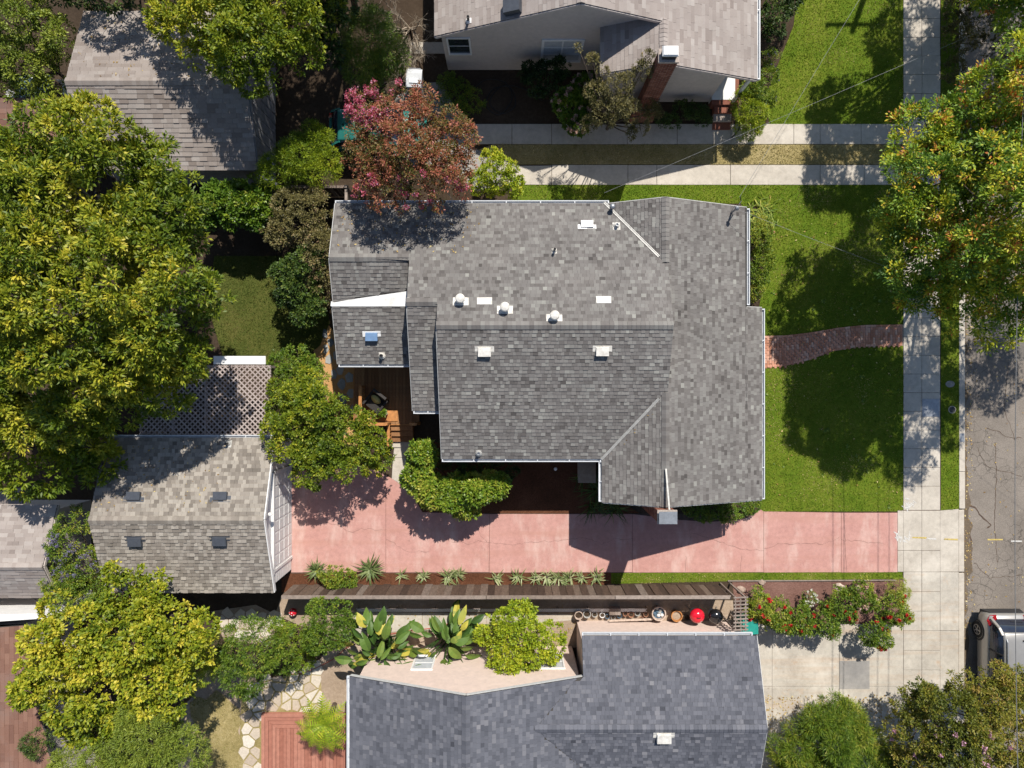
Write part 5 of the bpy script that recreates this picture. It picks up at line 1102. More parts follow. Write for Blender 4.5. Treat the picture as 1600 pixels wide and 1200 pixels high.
plant('feathery_shrub', 'feathery yellow green shrub below the old garage', 'shrub', [L(470, 245, 2.7, 36, .8), L(500, 265, 2.5, 32, .7), L(440, 265, 2.5, 32, .7), L(495, 220, 2.6, 24, .7), L(425, 275, 2.3, 22, .6)], 620, 32, .12, .016, .15, L_lemon, .05, tone=(.42, .2, .15), sub=8, stem='stem', crown='foliage', flat=.2,
      flowers=[(L_purple, 22, 22, .06, .03, lambda C: C[:, 0] < W(455, 0, 1.6)[0], 'mauve_flowers', 1.2)])
plant('variegated_shrub', 'golden variegated shrub at the north eave beside the crape myrtle', 'shrub', [L(775, 275, 1.6, 30, .8), L(795, 290, 1.3, 24, .6), L(755, 290, 1.4, 22, .6), L(770, 250, 1.3, 16, .6)], 330, 22, .09, .045, .10, L_lemon, .05, tone=(.70, .22, .15), stem='stem', crown='foliage')
plant('willowy_shrub', 'arching fine leaved green shrub beside the bare branches, top', 'shrub', [L(575, 60, 2.6, 42, 1.0), L(560, 95, 2.2, 32, .9), L(605, 85, 2.2, 32, .9), L(590, 110, 1.8, 26, .7)], 420, 30, .19, .018, .20, L_mid, .07, tone=(.48, .16, .14), droop=.5, stem='stem', crown='foliage')
plant('corner_shrub', 'shrubby olive green growth at the top left corner', 'shrub', [L(40, 90, 2.4, 50, 1.0), L(75, 115, 2.0, 36, .8), L(15, 130, 2.0, 34, .8), L(90, 60, 2.6, 34, .9), L(30, 30, 3.0, 50, 1.1)], 800, 26, .12, .045, .15, L_olive, .08, tone=(.5, .24, .16), stem='stem', crown='foliage')
plant('backdrop_tree', 'dark tree behind the old garage along the top edge', 'tree', [L(170, -30, 3.8, 50, 1.2), L(230, -35, 4.2, 55, 1.3), L(110, -20, 3.2, 40, 1.0), L(160, 5, 2.0, 26, .6)], 330, 24, .15, .06, .16, L_dark, .12, tone=(.5, .2, .15))
# ------------------------------------------------------------------ front garden and northern beds
plant('foundation_shrub', 'low yellow green shrubs under the front eave', 'shrub', [L(1182, 378, .8, 24, .6), L(1186, 405, .7, 22, .5), L(1181, 430, .7, 19, .5), L(1177, 455, .6, 16, .4), L(1190, 355, .6, 18, .4)], 520, 22, .075, .032, .09, L_mid, .03, tone=(.72, .17, .14), stem='stem', crown='foliage')
straps('agapanthus', 'clump of bright strap leaved plants at the front corner of the house', 'plant', 1188, 338, 220, .42, .024, L_mid, seed=1, spread=.62, tone=.72)
plant('groundcover', 'low clipped ground cover along the driveway by the brick chimney', 'hedge', [L(1085, 792, .3, 24, .3, 16), L(1120, 796, .3, 26, .3, 15), L(1150, 796, .3, 22, .3, 15), L(1172, 790, .3, 16, .3, 12), L(1135, 806, .4, 18, .35, 9), L(1100, 806, .35, 18, .3, 9)], 520, 20, .05, .028, .07, L_glossy, .02, tone=(.42, .17, .14), stem='stem', crown='foliage')
for i, (px, py, n, l) in enumerate(((935, 765, 70, 1.15), (960, 790, 50, .95), (915, 745, 34, .85), (925, 790, 40, .9))):
    straps('grass_clump', ('broad arching dark green grass clump at the corner of the mulch bed', 'arching grass clump nearest the chimney beside the driveway', 'small arching grass clump in the shade of the south eave', 'arching grass clump spilling over the pink driveway edge')[i], 'plant', px, py, n, l, .016, L_dark, seed=i, spread=.22, tone=.72)
plant('hydrangea', 'hydrangea with dusty pink flower heads against the taupe wall', 'shrub', [L(890, 160, 1.2, 26, .6), L(915, 140, 1.2, 22, .6), L(905, 185, 1.0, 24, .5)], 260, 20, .13, .08, .11, L_mid, .04, tone=(.42, .15, .13), stem='stem', crown='foliage',
      flowers=[(L_palepink, 46, 44, .10, .06, None, 'flower_heads', 1.0, .12)])
plant('cotoneaster', 'leggy shrub with long arching branches in front of the brick chimney', 'shrub', [L(965, 140, 3.7, 24, .7), L(945, 175, 3.3, 24, .6), L(985, 175, 3.1, 20, .5), L(930, 145, 3.5, 18, .5), L(1005, 110, 4.1, 14, .5), L(1010, 90, 4.3, 8, .4), L(925, 95, 4.1, 8, .3), L(940, 110, 3.9, 10, .3), L(905, 78, 4.2, 6, .25), L(1000, 200, 2.5, 12, .3), L(985, 210, 2.3, 10, .3), L(918, 195, 2.7, 14, .3), L(965, 165, 3.7, 20, .6), L(1012, 165, 1.7, 15, .5), L(1022, 178, 1.2, 12, .4)], 520, 24, .075, .03, .12, L_bronze, .06, tone=(.48, .2, .15), sub=4, stem='stem', crown='foliage')
plant('dark_bush', 'dark bush under the window of the taupe house', 'shrub', [L(850, 125, 1.2, 30, .6), L(870, 110, 1.3, 18, .5), L(830, 115, 1.0, 18, .5)], 230, 22, .09, .045, .11, L_dark, .05, tone=(.35, .15, .12), stem='stem', crown='foliage')
plant('bed_groundcover', 'low green ground cover beside the walkway of the taupe house', 'shrub', [L(710, 150, .4, 26, .3), L(735, 160, .4, 24, .3), L(700, 130, .4, 16, .3)], 200, 20, .08, .03, .10, L_mid, .02, tone=(.6, .15, .14), stem='stem', crown='foliage')
plant('low_hedge', 'low dark hedge along the foot of the taupe house wall', 'hedge', [L(1065, 172, .5, 18, .4, 13), L(1090, 176, .5, 18, .4, 13), L(1050, 190, .4, 14, .3, 10), L(1100, 190, .4, 12, .3, 9), L(1035, 186, .6, 14, .4, 10)], 220, 20, .07, .035, .09, L_dark, .02, tone=(.6, .15, .14), stem='stem', crown='foliage')
plant('porch_shrub', 'bright yellow green shrub at the porch steps', 'shrub', [L(1172, 180, 1.0, 24, .6), L(1168, 200, .7, 18, .4), L(1160, 160, 1.0, 18, .5)], 300, 26, .10, .022, .13, L_lemon, .04, tone=(.55, .22, .14), stem='stem', crown='foliage')
plant('lawn_edge_shrub', 'loose green shrub with violet flowers along the northern lawn edge', 'shrub', [L(1178, 140, 1.1, 20, .6), L(1200, 120, .7, 14, .4), L(1205, 90, .7, 12, .4), L(1200, 155, .6, 12, .4)], 240, 24, .09, .028, .12, L_mid, .04, tone=(.68, .2, .15), stem='stem', crown='foliage', flowers=[(L_purple, 18, 16, .05, .03, lambda C: C[:, 0] > W(1195, 0, .8)[0], 'violet_flowers')])
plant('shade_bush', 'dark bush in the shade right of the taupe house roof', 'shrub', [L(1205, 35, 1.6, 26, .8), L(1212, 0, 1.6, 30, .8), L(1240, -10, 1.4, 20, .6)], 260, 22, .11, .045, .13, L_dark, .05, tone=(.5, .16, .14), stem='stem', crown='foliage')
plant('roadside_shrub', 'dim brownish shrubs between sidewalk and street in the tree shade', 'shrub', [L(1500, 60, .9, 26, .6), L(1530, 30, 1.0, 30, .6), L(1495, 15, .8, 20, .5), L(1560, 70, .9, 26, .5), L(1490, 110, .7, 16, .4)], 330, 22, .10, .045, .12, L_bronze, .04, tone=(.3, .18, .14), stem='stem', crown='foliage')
# ------------------------------------------------------------------ southern neighbour's planting
rose = [(1185, 945, 'rose bush beside the teal bin with red blooms'), (1215, 960, 'rose bush left of the white flowered plant'), (1245, 965, 'low green rose bush behind the parking pad, second gap'), (1285, 970, 'full green rose bush in the middle of the bed'), (1310, 945, 'rose bush with scattered red blooms near the bed centre'), (1345, 930, 'rose bush with pink blooms at the back of the bed'), (1365, 985, 'large rose bush overhanging the parking pad edge'), (1395, 950, 'rose bush with big red blooms beside the sidewalk')]
for i, (px, py, lab) in enumerate(rose):
    plant('rose_bush', lab, 'rose bush', [L(px, py, 1.0, 20, .55), L(px + 10, py + 12, .9, 15, .5), L(px - 9, py + 8, .9, 14, .5), L(px + 2, py - 16, .7, 12, .4)], 150, 22, .075, .045, .11, L_mid, .03, tone=(.60, .2, .15), group='rose bushes in the mulch bed', stem='stem', crown='foliage', flowers=[(L_palepink if i == 5 else L_red, 3 if i in (2, 3) else 7, 30, .085, .07, None, 'blooms', .7, .10)])
plant('white_flower_plant', 'small plant covered in white flowers among the roses', 'plant', [L(1263, 933, .4, 10, .25)], 40, 16, .06, .03, .07, L_mid, .02, tone=(.6, .15, .14), stem='stem', crown='foliage', flowers=[(L_white, 22, 16, .05, .045, None, 'white_flowers')])
plant('silver_shrub', 'silvery grey green shrub at the sidewalk corner of the rose bed', 'shrub', [L(1398, 915, .5, 15, .35), L(1412, 925, .4, 9, .3)], 120, 22, .05, .016, .09, L_olive, .02, tone=(.9, .15, .14), stem='stem', crown='foliage')
plant('bottlebrush_shrub', 'big fine leaved olive shrub at the bottom beside the parking pad', 'shrub', [L(1295, 1165, 1.9, 62, 1.0), L(1250, 1190, 1.7, 44, .9), L(1345, 1185, 1.6, 44, .8), L(1300, 1135, 1.5, 40, .7), L(1230, 1225, 1.5, 40, .8)], 2100, 36, .19, .018, .19, L_mid, .05, tone=(.66, .22, .16), sub=14, subr=.34, subp=.84, flat=.1, stem='stem', crown='foliage')
plant('oleander', 'large yellowish shrub with pale pink flowers in the bottom right corner', 'shrub', [L(1475, 1120, 3.0, 66, 1.2), L(1540, 1095, 3.0, 52, 1.1), L(1440, 1150, 2.6, 46, 1.0), L(1500, 1180, 2.8, 62, 1.1), L(1580, 1150, 2.8, 60, 1.1), L(1430, 1095, 2.2, 32, .8), L(1590, 1060, 2.6, 32, .8), L(1410, 1195, 2.0, 34, .8)],
      2300, 30, .10, .042, .15, L_bronze2, .07, tone=(.5, .24, .17), sub=14, subr=.31, subp=.86, stem='stem', crown='foliage', flowers=[(L_mauve, 70, 30, .10, .06, lambda C: C[:, 1] < W(0, 1105, 2.8)[1], 'pink_flowers', .8)])
# strap-leaved plants in the mulch strip along the fence
for i, (px, py, n, l, lab) in enumerate(((497, 890, 60, .55, 'largest spiky strap plant beside the garage corner'), (580, 888, 60, .55, 'bushy strap plant in the mulch strip, right of the low shrub'), (628, 897, 22, .36, 'small strap plant third from the garage in the mulch strip'), (662, 900, 20, .36, 'small strap plant fourth from the garage in the mulch strip'), (700, 900, 26, .40, 'pale strap plant left of the twin clump'), (716, 897, 30, .42, 'pale strap plant right of the twin clump'),
        (775, 902, 18, .36, 'strap plant below the left end of the sunny mulch'), (808, 901, 20, .38, 'strap plant left of the crowded row'), (838, 902, 18, .36, 'first strap plant of the crowded row'), (855, 901, 22, .40, 'second strap plant of the crowded row'), (872, 902, 18, .36, 'third strap plant of the crowded row'), (890, 901, 22, .38, 'fourth strap plant of the crowded row'), (908, 902, 18, .36, 'fifth strap plant of the crowded row'), (931, 900, 22, .38, 'last strap plant next to the chimney shadow'))):
    straps('strap_plant', lab, 'plant', px, py, int(n * rnd.uniform(.9, 1.6)), l * rnd.uniform(1.0, 1.45), rnd.uniform(.02, .03), L_yucca, seed=i, group='strap plants in the mulch strip', spread=.12, tone=.62 if i > 1 else .3)
plant('low_shrub', 'low leafy shrub between two strap plants beside the garage', 'shrub', [L(525, 900, .5, 26, .4, 18), L(545, 905, .4, 14, .3)], 190, 20, .07, .035, .09, L_mid, .02, tone=(.58, .2, .15), stem='stem', crown='foliage')

# ferns, bird of paradise, bare branches
def frond_plant(name, label, px, py, z0, n, length, width, mat, seed=0, trunk=0.0, cat='fern', droop=.5):
    rng = np.random.default_rng(900 + seed); x, y = W2(px, py, z0); o = thing(name, label, cat, (x, y, 0))
    if trunk: MB().tube([(x, y, 0), (x + .03, y - .02, z0 * .5), (x, y, z0)], [trunk * 1.2, trunk, trunk * .9], 9).build('trunk', m_bark, o)
    for i in range(n):
        a = 2 * math.pi * (i + rng.uniform(-.3, .3)) / n; l = length * rng.uniform(.75, 1.1); d = Vector((math.cos(a), math.sin(a), 0)); sd_ = Vector((-d.y, d.x, 0)); mb = MB(); P = []
        up = rng.uniform(.3, .8)
        for k in range(15):
            q = k / 14; P.append(Vector((x, y, z0)) + d * l * q * (1 - .12 * q) + Vector((0, 0, l * (up * q - (up * .6 + droop) * q * q))))
        for k in range(14):
            w = width * math.sin(math.pi * min(1, (k + 1.5) / 15.5) ** .8) * rng.uniform(.85, 1.1); dd = (P[k + 1] - P[k]).normalized(); hw = (P[k + 1] - P[k]).length * .40
            for sgn in (-1, 1):
                b = P[k]; tip = b + sd_ * sgn * w + dd * w * .35 + Vector((0, 0, -w * .25)); t = float(np.clip(.5 + .2 * rng.standard_normal(), 0, 1))
                mb.face([b - dd * hw, b + dd * hw, tip + dd * hw * .35, tip - dd * hw * .2], t)
        mb.tube([P[0], P[7], P[14]], [.014, .009, .003], 4, .2, False); mb.build('frond', mat, o, tone=True)
    return o
frond_plant('tree_fern', 'bright green tree fern beside the red deck', 505, 1133, 1.7, 15, 1.4, .27, L_fern, 1, .09, droop=.22)
frond_plant('fern', 'green fern below the yellow tree', 292, 1062, 2.9, 11, 1.0, .20, L_fern, 2, .06, droop=.25)
frond_plant('fern', 'smaller fern to the right of the yellow tree, by the feathery tree', 328, 1040, 2.5, 10, .85, .17, L_fern, 3, .05, droop=.25)
def paddle_plant(label, px, py, n, seed, size=1.0):
    rng = np.random.default_rng(950 + seed); x, y = W2(px, py); o = thing('bird_of_paradise', label, 'plant', (x, y, 0), 'bird of paradise plants')
    for i in range(n):
        a = rng.uniform(0, 2 * math.pi); r0 = rng.uniform(.15, 1.25) * size; d = Vector((math.cos(a), math.sin(a), 0)); sd_ = Vector((-d.y, d.x, 0)); b = Vector((x + rng.normal() * .12, y + rng.normal() * .12, 0)); h = rng.uniform(1.1, 2.2) * size
        top = b + d * r0 + Vector((0, 0, h)); l = rng.uniform(.45, .82) * size; w = l * rng.uniform(.17, .25); mb = MB(); t = float(np.clip(.5 + .22 * rng.standard_normal(), 0, 1)) if rng.random() > .14 else 1.0
        lift = rng.uniform(-.5, .6); tw = rng.uniform(-.9, .9)
        for k in range(7):
            pass
        C_ = [top + d * l * (k / 7) + Vector((0, 0, l * (lift * (k / 7) - .45 * (k / 7) ** 2))) for k in range(8)]; Wd = [.12, .62, .92, 1.0, .95, .78, .46, .03]
        for k in range(7):
            for sg_ in (-1, 1):
                e0 = C_[k] + sd_ * sg_ * w * Wd[k] + Vector((0, 0, w * Wd[k] * (.35 + tw * sg_))); e1 = C_[k + 1] + sd_ * sg_ * w * Wd[k + 1] + Vector((0, 0, w * Wd[k + 1] * (.35 + tw * sg_)))
                mb.face([C_[k], C_[k + 1], e1, e0] if sg_ < 0 else [C_[k], e0, e1, C_[k + 1]], min(1, max(0, t + rng.normal() * .04)))
        lf = mb.build('leaf', L_bop, o, tone=True, smooth=False); MB().tube([b, b.lerp(top, .5) + Vector((0, 0, .1)), top, C_[5]], [.025, .02, .014, .005], 5).build('stalk', L_bop, lf)
paddle_plant('large bird of paradise with broad paddle leaves, left of the pair', 605, 1000, 80, 1, 1.0)
paddle_plant('bird of paradise with drying leaves beside the citrus tree', 705, 985, 60, 2, .92)
def bare(label, pts, seed, r0=.05, depth=4, length=1.1, up=.6, name='bare_shrub'):
    rng = np.random.default_rng(seed); x, y, _ = pts; o = thing(name, label, 'shrub', (x, y, 0)); mb = MB()
    def grow(p, d, l, r, k):
        q = p + d * l * .5 + Vector(rng.normal(0, .05 * l, 3)); e = p + d * l + Vector(rng.normal(0, .07 * l, 3)); mb.tube([p, q, e], [r, r * .8, r * .6], 5 if k > 1 else 4, cap=False)
        if k == 0: return
        for i in range(rng.integers(2, 5)):
            nd = (d + Vector(rng.normal(0, .55, 3))).normalized(); nd.z = max(nd.z, -.15); grow(q.lerp(e, rng.uniform(.1, 1)), nd, l * rng.uniform(.55, .85), r * .58, k - 1)
    for i in range(5):
        d = Vector((rng.normal(0, .6), rng.normal(0, .6), up)).normalized(); grow(Vector((x, y, 0)), d, length, r0, depth)
    mb.build('branches', m_deadwood, o); return o
bare('bare dry branches spreading above the grey bin', W(640, 105), 31, .045, 4, .75)
bare('leafless twiggy tree at the top beside the taupe house', W(640, 45), 33, .05, 4, .95)
# leaf litter
def litter(name, label, poly, n, z, size=.05, mat=None, near=None):
    P = scatter(poly, n * 3); P = P[:n] if len(P) > n else P; rng = NP; N = len(P); a = rng.random(N) * 6.28; c = np.c_[np.cos(a), np.sin(a), rng.normal(0, .25, N)] * size * (.6 + .8 * rng.random(N))[:, None]; s_ = np.c_[-np.sin(a), np.cos(a), rng.normal(0, .25, N)] * size * .5
    B = np.c_[P, np.full(N, z + .02)]; V = np.stack([B - c, B + s_, B + c, B - s_], 1); V[:, :, 2] = np.maximum(V[:, :, 2], z + .004)
    o = put(name, quadmesh(name, V.reshape(-1, 3), mat or L_litter, rng.random(N)), kind='stuff'); return tag(o, label, 'leaf litter')
def litter_n(name, label, pts, n, z, size=.05):
    p = pxpoly(pts); A = np.array(p); area = (A.max(0) - A.min(0)).prod(); return litter(name, label, p, n, z, size) if area > 0 else None
for nm, lab, pts, n, z in (('leaf_litter', 'fallen leaves along the gutter of the street', rect(1507, 400, 1522, 1000), 320, -.12), ('leaf_litter', 'fallen leaves scattered over the asphalt', rect(1508, 350, 1640, 1000), 200, -.12), ('leaf_litter', 'a few yellow leaves lying on the front lawn', rect(1200, 300, 1408, 780), 170, .045), ('leaf_litter', 'dry leaf crumbs at the bottom edge of the parking pad', rect(1190, 1085, 1400, 1150), 800, .034), ('leaf_litter', 'dry leaves littering the southern dirt path', rect(560, 945, 900, 1000), 200, .02)):
    poly = pxpoly(pts); P = np.array(poly); area = (P.max(0) - P.min(0)).prod()
    def _l(poly=poly, n=n, z=z, lab=lab, area=area):
        Q = scatter(poly, n / area); N = len(Q); a = NP.random(N) * 6.28; k = (.022 + .028 * NP.random(N))[:, None]; c = np.c_[np.cos(a), np.sin(a), NP.normal(0, .25, N)] * k; s_ = np.c_[-np.sin(a), np.cos(a), NP.normal(0, .25, N)] * k * .55
        B = np.c_[Q, np.full(N, z + .014)]; V = np.stack([B - c, B + s_, B + c, B - s_], 1); V[:, :, 2] = np.maximum(V[:, :, 2], z + .004)
        tag(put('leaf_litter', quadmesh('leaf_litter', V.reshape(-1, 3), L_litter, NP.random(N)), kind='stuff'), lab, 'leaf litter')
    _l()

# weeds in the lawns and debris on the roofs
wp = pxpoly(rect(1196, 296, 1408, 796)); Q = scatter(wp, 2.2); Q = Q[vnoise(Q, .7, 21) > .55]; Q = Q[~inpoly(Q, path_poly)]
V = []; T = []
for q in Q:
    r_ = NP.uniform(.04, .12); m_ = int(NP.integers(7, 16)); a = NP.random(m_) * 6.28; l = r_ * (.5 + .6 * NP.random(m_)); z0 = .045
    for ai, li in zip(a, l):
        d = np.array([math.cos(ai), math.sin(ai), .35]); s_ = np.array([-math.sin(ai), math.cos(ai), 0]) * li * .28; b = np.array([q[0], q[1], z0 - .02]); V += [b, b + d * li * .55 + s_, b + d * li, b + d * li * .55 - s_]; T.append(float(np.clip(.5 + .25 * NP.standard_normal(), 0, 1)))
tag(put('lawn_weeds', quadmesh('lawn_weeds', np.array(V), L_mid, np.array(T)), kind='stuff'), 'low broad leaved weeds dotted through the front lawn', 'weeds')
def roof_litter(label, poly, f, n, size=.035, mat=None):
    A = np.array(poly); Q = scatter(poly_ccw(list(poly)), n / max(.1, (A.max(0) - A.min(0)).prod())); N = len(Q)
    if N == 0: return
    a = NP.random(N) * 6.28; k = (size * (.5 + NP.random(N)))[:, None]; c = np.c_[np.cos(a), np.sin(a), NP.normal(0, .3, N)] * k; s_ = np.c_[-np.sin(a), np.cos(a), NP.normal(0, .3, N)] * k * .5
    z = np.array([f(x, y) for x, y in Q]) + .034; B = np.c_[Q, z]; tag(put('roof_litter', quadmesh('roof_litter', np.stack([B - c, B + s_, B + c, B - s_], 1).reshape(-1, 3), mat or L_litter, NP.random(N)), kind='stuff'), label, 'leaf litter')
roof_litter('dead leaves and twigs on the grey roof below the crape myrtle', [(-6.3, 6.4), (-1.0, 6.4), (-1.4, 4.6), (-6.3, 4.7)], fN, 130)
roof_litter('crumbs of debris caught in the south roof valley', [(5.2, -.5), (3.35, -2.65), (3.6, -2.65), (5.35, -.6)], fW, 60, .025)
roof_litter('leaf debris on the old garage roof', [(-15.8, 13.7), (-9.8, 13.7), (-9.8, 11.0), (-15.8, 11.0)], lambda x, y: 3.55 - (1.05 / 3.06) * (y - 10.84), 160)
roof_litter('leaf debris on the tan garage roof', [(-15.0, -2.2), (-10.5, -2.2), (-10.5, -4.6), (-15.0, -4.6)], fgN, 110)
# ------------------------------------------------------------------ timber, lattice, deck
m_fence = M_obj('fence_board', [(0.0, (0.075, 0.05, 0.038)), (0.4, (0.13, 0.085, 0.062)), (0.75, (0.20, 0.145, 0.11)), (1.0, (0.27, 0.22, 0.185))], mott=.45, nscale=7)
m_oldwood = M_obj('weathered_wood', [(0.0, (0.22, 0.17, 0.14)), (1.0, (0.36, 0.30, 0.26))], mott=.3, nscale=8)
m_deckwood = M_obj('deck_board', [(0.0, (0.25, 0.12, 0.055)), (0.5, (0.33, 0.165, 0.075)), (1.0, (0.42, 0.22, 0.10))], mott=.3, nscale=7)
m_railwood = M_plain('orange_stained_wood', (0.50, 0.22, 0.07), 0.6, 0.2, 8, 0.2)
m_lattice = M_obj('lattice_strip', [(0.0, (0.33, 0.265, 0.24)), (1.0, (0.46, 0.39, 0.36))], mott=.25)
m_reddeck = M_obj('red_deck_board', [(0.0, (0.32, 0.125, 0.085)), (0.5, (0.40, 0.17, 0.12)), (1.0, (0.46, 0.21, 0.15))], mott=.2, nscale=6)
m_terra = M_plain('terracotta', (0.42, 0.20, 0.12), 0.85, 0.2, 12, 0.2)
m_clay = M_plain('pale_clay', (0.56, 0.44, 0.36), 0.85, 0.2, 12, 0.2)
m_glazeblue = M_plain('blue_glaze', (0.10, 0.17, 0.24), 0.3, 0.25, 12, 0.05)
m_grey = M_plain('grey_ceramic', (0.42, 0.42, 0.40), 0.6, 0.15, 12, 0.1)
m_redenamel = M_plain('red_enamel', (0.62, 0.012, 0.03), 0.18, 0.06, 8, 0.02, coat=.6)
m_blackenamel = M_plain('black_enamel', (0.012, 0.012, 0.014), 0.18, 0.1, 8, 0.02, coat=.6)
m_teal = M_plain('teal_plastic', (0.02, 0.28, 0.22), 0.5, 0.12, 8, 0.05)
m_binbody = M_plain('grey_bin_plastic', (0.30, 0.31, 0.33), 0.5, 0.1, 8, 0.05)
m_binlid = M_plain('silver_lid', (0.58, 0.60, 0.62), 0.4, 0.08, 8, 0.05)
m_silver = M_plain('silver_car_paint', (0.40, 0.385, 0.36), 0.32, 0.04, 5, 0, 0.45, coat=.5)
m_tealcar = M_plain('teal_car_paint', (0.03, 0.20, 0.17), 0.25, 0.06, 5, 0, 0.2, coat=.7)
m_tyre = M_plain('tyre_rubber', (0.018, 0.018, 0.018), 0.85, 0.2, 20, 0.2)
m_rim = M_plain('alloy_rim', (0.55, 0.56, 0.57), 0.3, 0.05, 9, 0, 0.8)
m_tail = M_plain('tail_lamp_red', (0.33, 0.010, 0.016), 0.15, 0.1, 12, 0.0, coat=.6)
m_carglass = M_glass('car_glass', (0.012, 0.016, 0.028), .05)
m_carblack = M_plain('car_cladding', (0.03, 0.03, 0.032), 0.55, 0.12)
m_rubberhose = M_plain('red_hose', (0.40, 0.09, 0.06), 0.6, 0.1)
m_wire = M_plain('cable_sheath', (0.16, 0.16, 0.16), 0.6, 0.1)
m_wirepale = M_plain('aluminium_cable', (0.27, 0.27, 0.27), 0.5, 0.1)
m_rock = M_plain('garden_rock', (0.40, 0.30, 0.24), 0.95, 0.3, 6, 0.8)
m_cushion = M_plain('yellow_cushion', (0.58, 0.50, 0.20), 0.9, 0.12, 20, 0.3)
m_wicker = M_plain('dark_wicker', (0.035, 0.03, 0.028), 0.7, 0.3, 60, 0.5)
m_paper = M_plain('bin_sticker', (0.70, 0.74, 0.78), 0.5, 0.2, 30, 0)

fence = thing('wooden_fence', 'long weathered plank fence with cap rail between driveway and southern yard', 'fence', (0, -8.15, 0))
fx0, fx1, fy, fh = -8.95, 8.5, -8.22, 1.52
bmh = MB().box(-.138, .138, -.012, .012, 0, 1).mesh('board', m_fence)
n = int((fx1 - fx0) / .285)
for i in range(n):
    o = put('board', bmh, fence, (fx0 + .143 + i * .285, fy + rnd.uniform(-.006, .006), .03)); o.scale = (rnd.uniform(1.04, 1.06), 1, fh - .05 + rnd.uniform(-.04, .01)); o.location.y += .014 if i % 2 else -.014; o.rotation_euler = (0, rnd.uniform(-.004, .004), 0)
for i in range(8):
    x = fx0 + .05 + i * (fx1 - fx0 - .1) / 7; MB().box(x - .045, x + .045, fy - .12, fy - .03, 0, fh).build('post', m_oldwood, fence)
for a, b in ((fx0, -1.0), (-1.0, 4.0), (4.0, fx1)):
    dz = rnd.uniform(-.015, .015); MB().bar((a + .01, fy - .045, fh + .01 + dz), (b - .01, fy - .045, fh + .01 - dz), .14, .035).build('cap_rail', m_oldwood, fence)
for z in (.35, 1.25): MB().bar((fx0, fy - .05, z), (fx1, fy - .05, z), .04, .09).build('rail', m_oldwood, fence)
bf = thing('wooden_fence', 'short plank fence with a corner post behind the grey roofed house', 'fence', (-8, 7.67, 0))
for i in range(20):
    o = put('board', bmh, bf, (-9.5 + i * .158, 7.67, .03)); o.scale = (.54, 1, 1.5 + rnd.uniform(-.02, .02))
for i in range(6):
    o = put('board', bmh, bf, (-6.38, 7.55 - i * .158, .03)); o.scale = (.54, 1, 1.5); o.rotation_euler = (0, 0, math.pi / 2)
MB().bar((-9.6, 7.63, 1.58), (-6.33, 7.63, 1.58), .10, .04).build('cap_rail', m_oldwood, bf); MB().bar((-6.42, 7.6, 1.57), (-6.42, 6.65, 1.57), .10, .04).build('cap_rail', m_oldwood, bf)
for x, y in ((-6.42, 7.63), (-6.42, 6.7), (-9.5, 7.62)): MB().box(x - .05, x + .05, y - .05, y + .05, 0, 1.66).build('post', m_oldwood, bf)

# lattice lath house north of the garage
lz = 2.36; lx0, lx1, ly0, ly1 = -13.99, -9.06, -1.96, .70
lat = thing('lattice_pergola', 'pergola roofed with diagonal lattice strips north of the garage', 'pergola', ((lx0 + lx1) / 2, (ly0 + ly1) / 2, 0))
def clipdiag(c, sgn):
    """segment of line y = sgn*x + c inside the pergola rectangle"""
    P = []
    for x in (lx0, lx1):
        y = sgn * x + c
        if ly0 <= y <= ly1: P.append((x, y))
    for y in (ly0, ly1):
        x = (y - c) / sgn
        if lx0 < x < lx1: P.append((x, y))
    return (P[0], P[1]) if len(P) >= 2 else None
for sgn, z in ((1, lz), (-1, lz + .011)):
    c = -30.0
    while c < 30:
        q = clipdiag(c, sgn)
        if q and math.hypot(q[0][0] - q[1][0], q[0][1] - q[1][1]) > .12: MB().bar((q[0][0], q[0][1], z), (q[1][0], q[1][1], z), .052, .009).build('slat', m_lattice, lat)
        c += .205
for y in (ly0 + .03, ly1 - .03): MB().bar((lx0, y, lz - .07), (lx1, y, lz - .07), .05, .12).build('beam', m_lattice, lat)
for i in range(5):
    x = lx0 + .03 + i * (lx1 - lx0 - .06) / 4; MB().bar((x, ly0 + .06, lz - .05), (x, ly1 - .06, lz - .05), .045, .08).build('rafter', m_lattice, lat)
for x in (lx0 + .05, lx1 - .05):
    for y in (ly0 + .08, ly1 - .05): MB().box(x - .045, x + .045, y - .045, y + .045, 0, lz - .14).build('post', m_lattice, lat)
MB().prism([(-11.2, .74), (-9.25, .74), (-9.25, 1.05), (-11.2, 1.05)], lz - .03, lz + .02).build('header_board', m_white, lat)
sheet('pergola_floor', [(lx0, ly0), (lx1 + .1, ly0), (lx1 + .1, ly1), (lx0, ly1)], -.03, .02, m_soil)  # dark soil colour paints the shade below the lattice into the floor

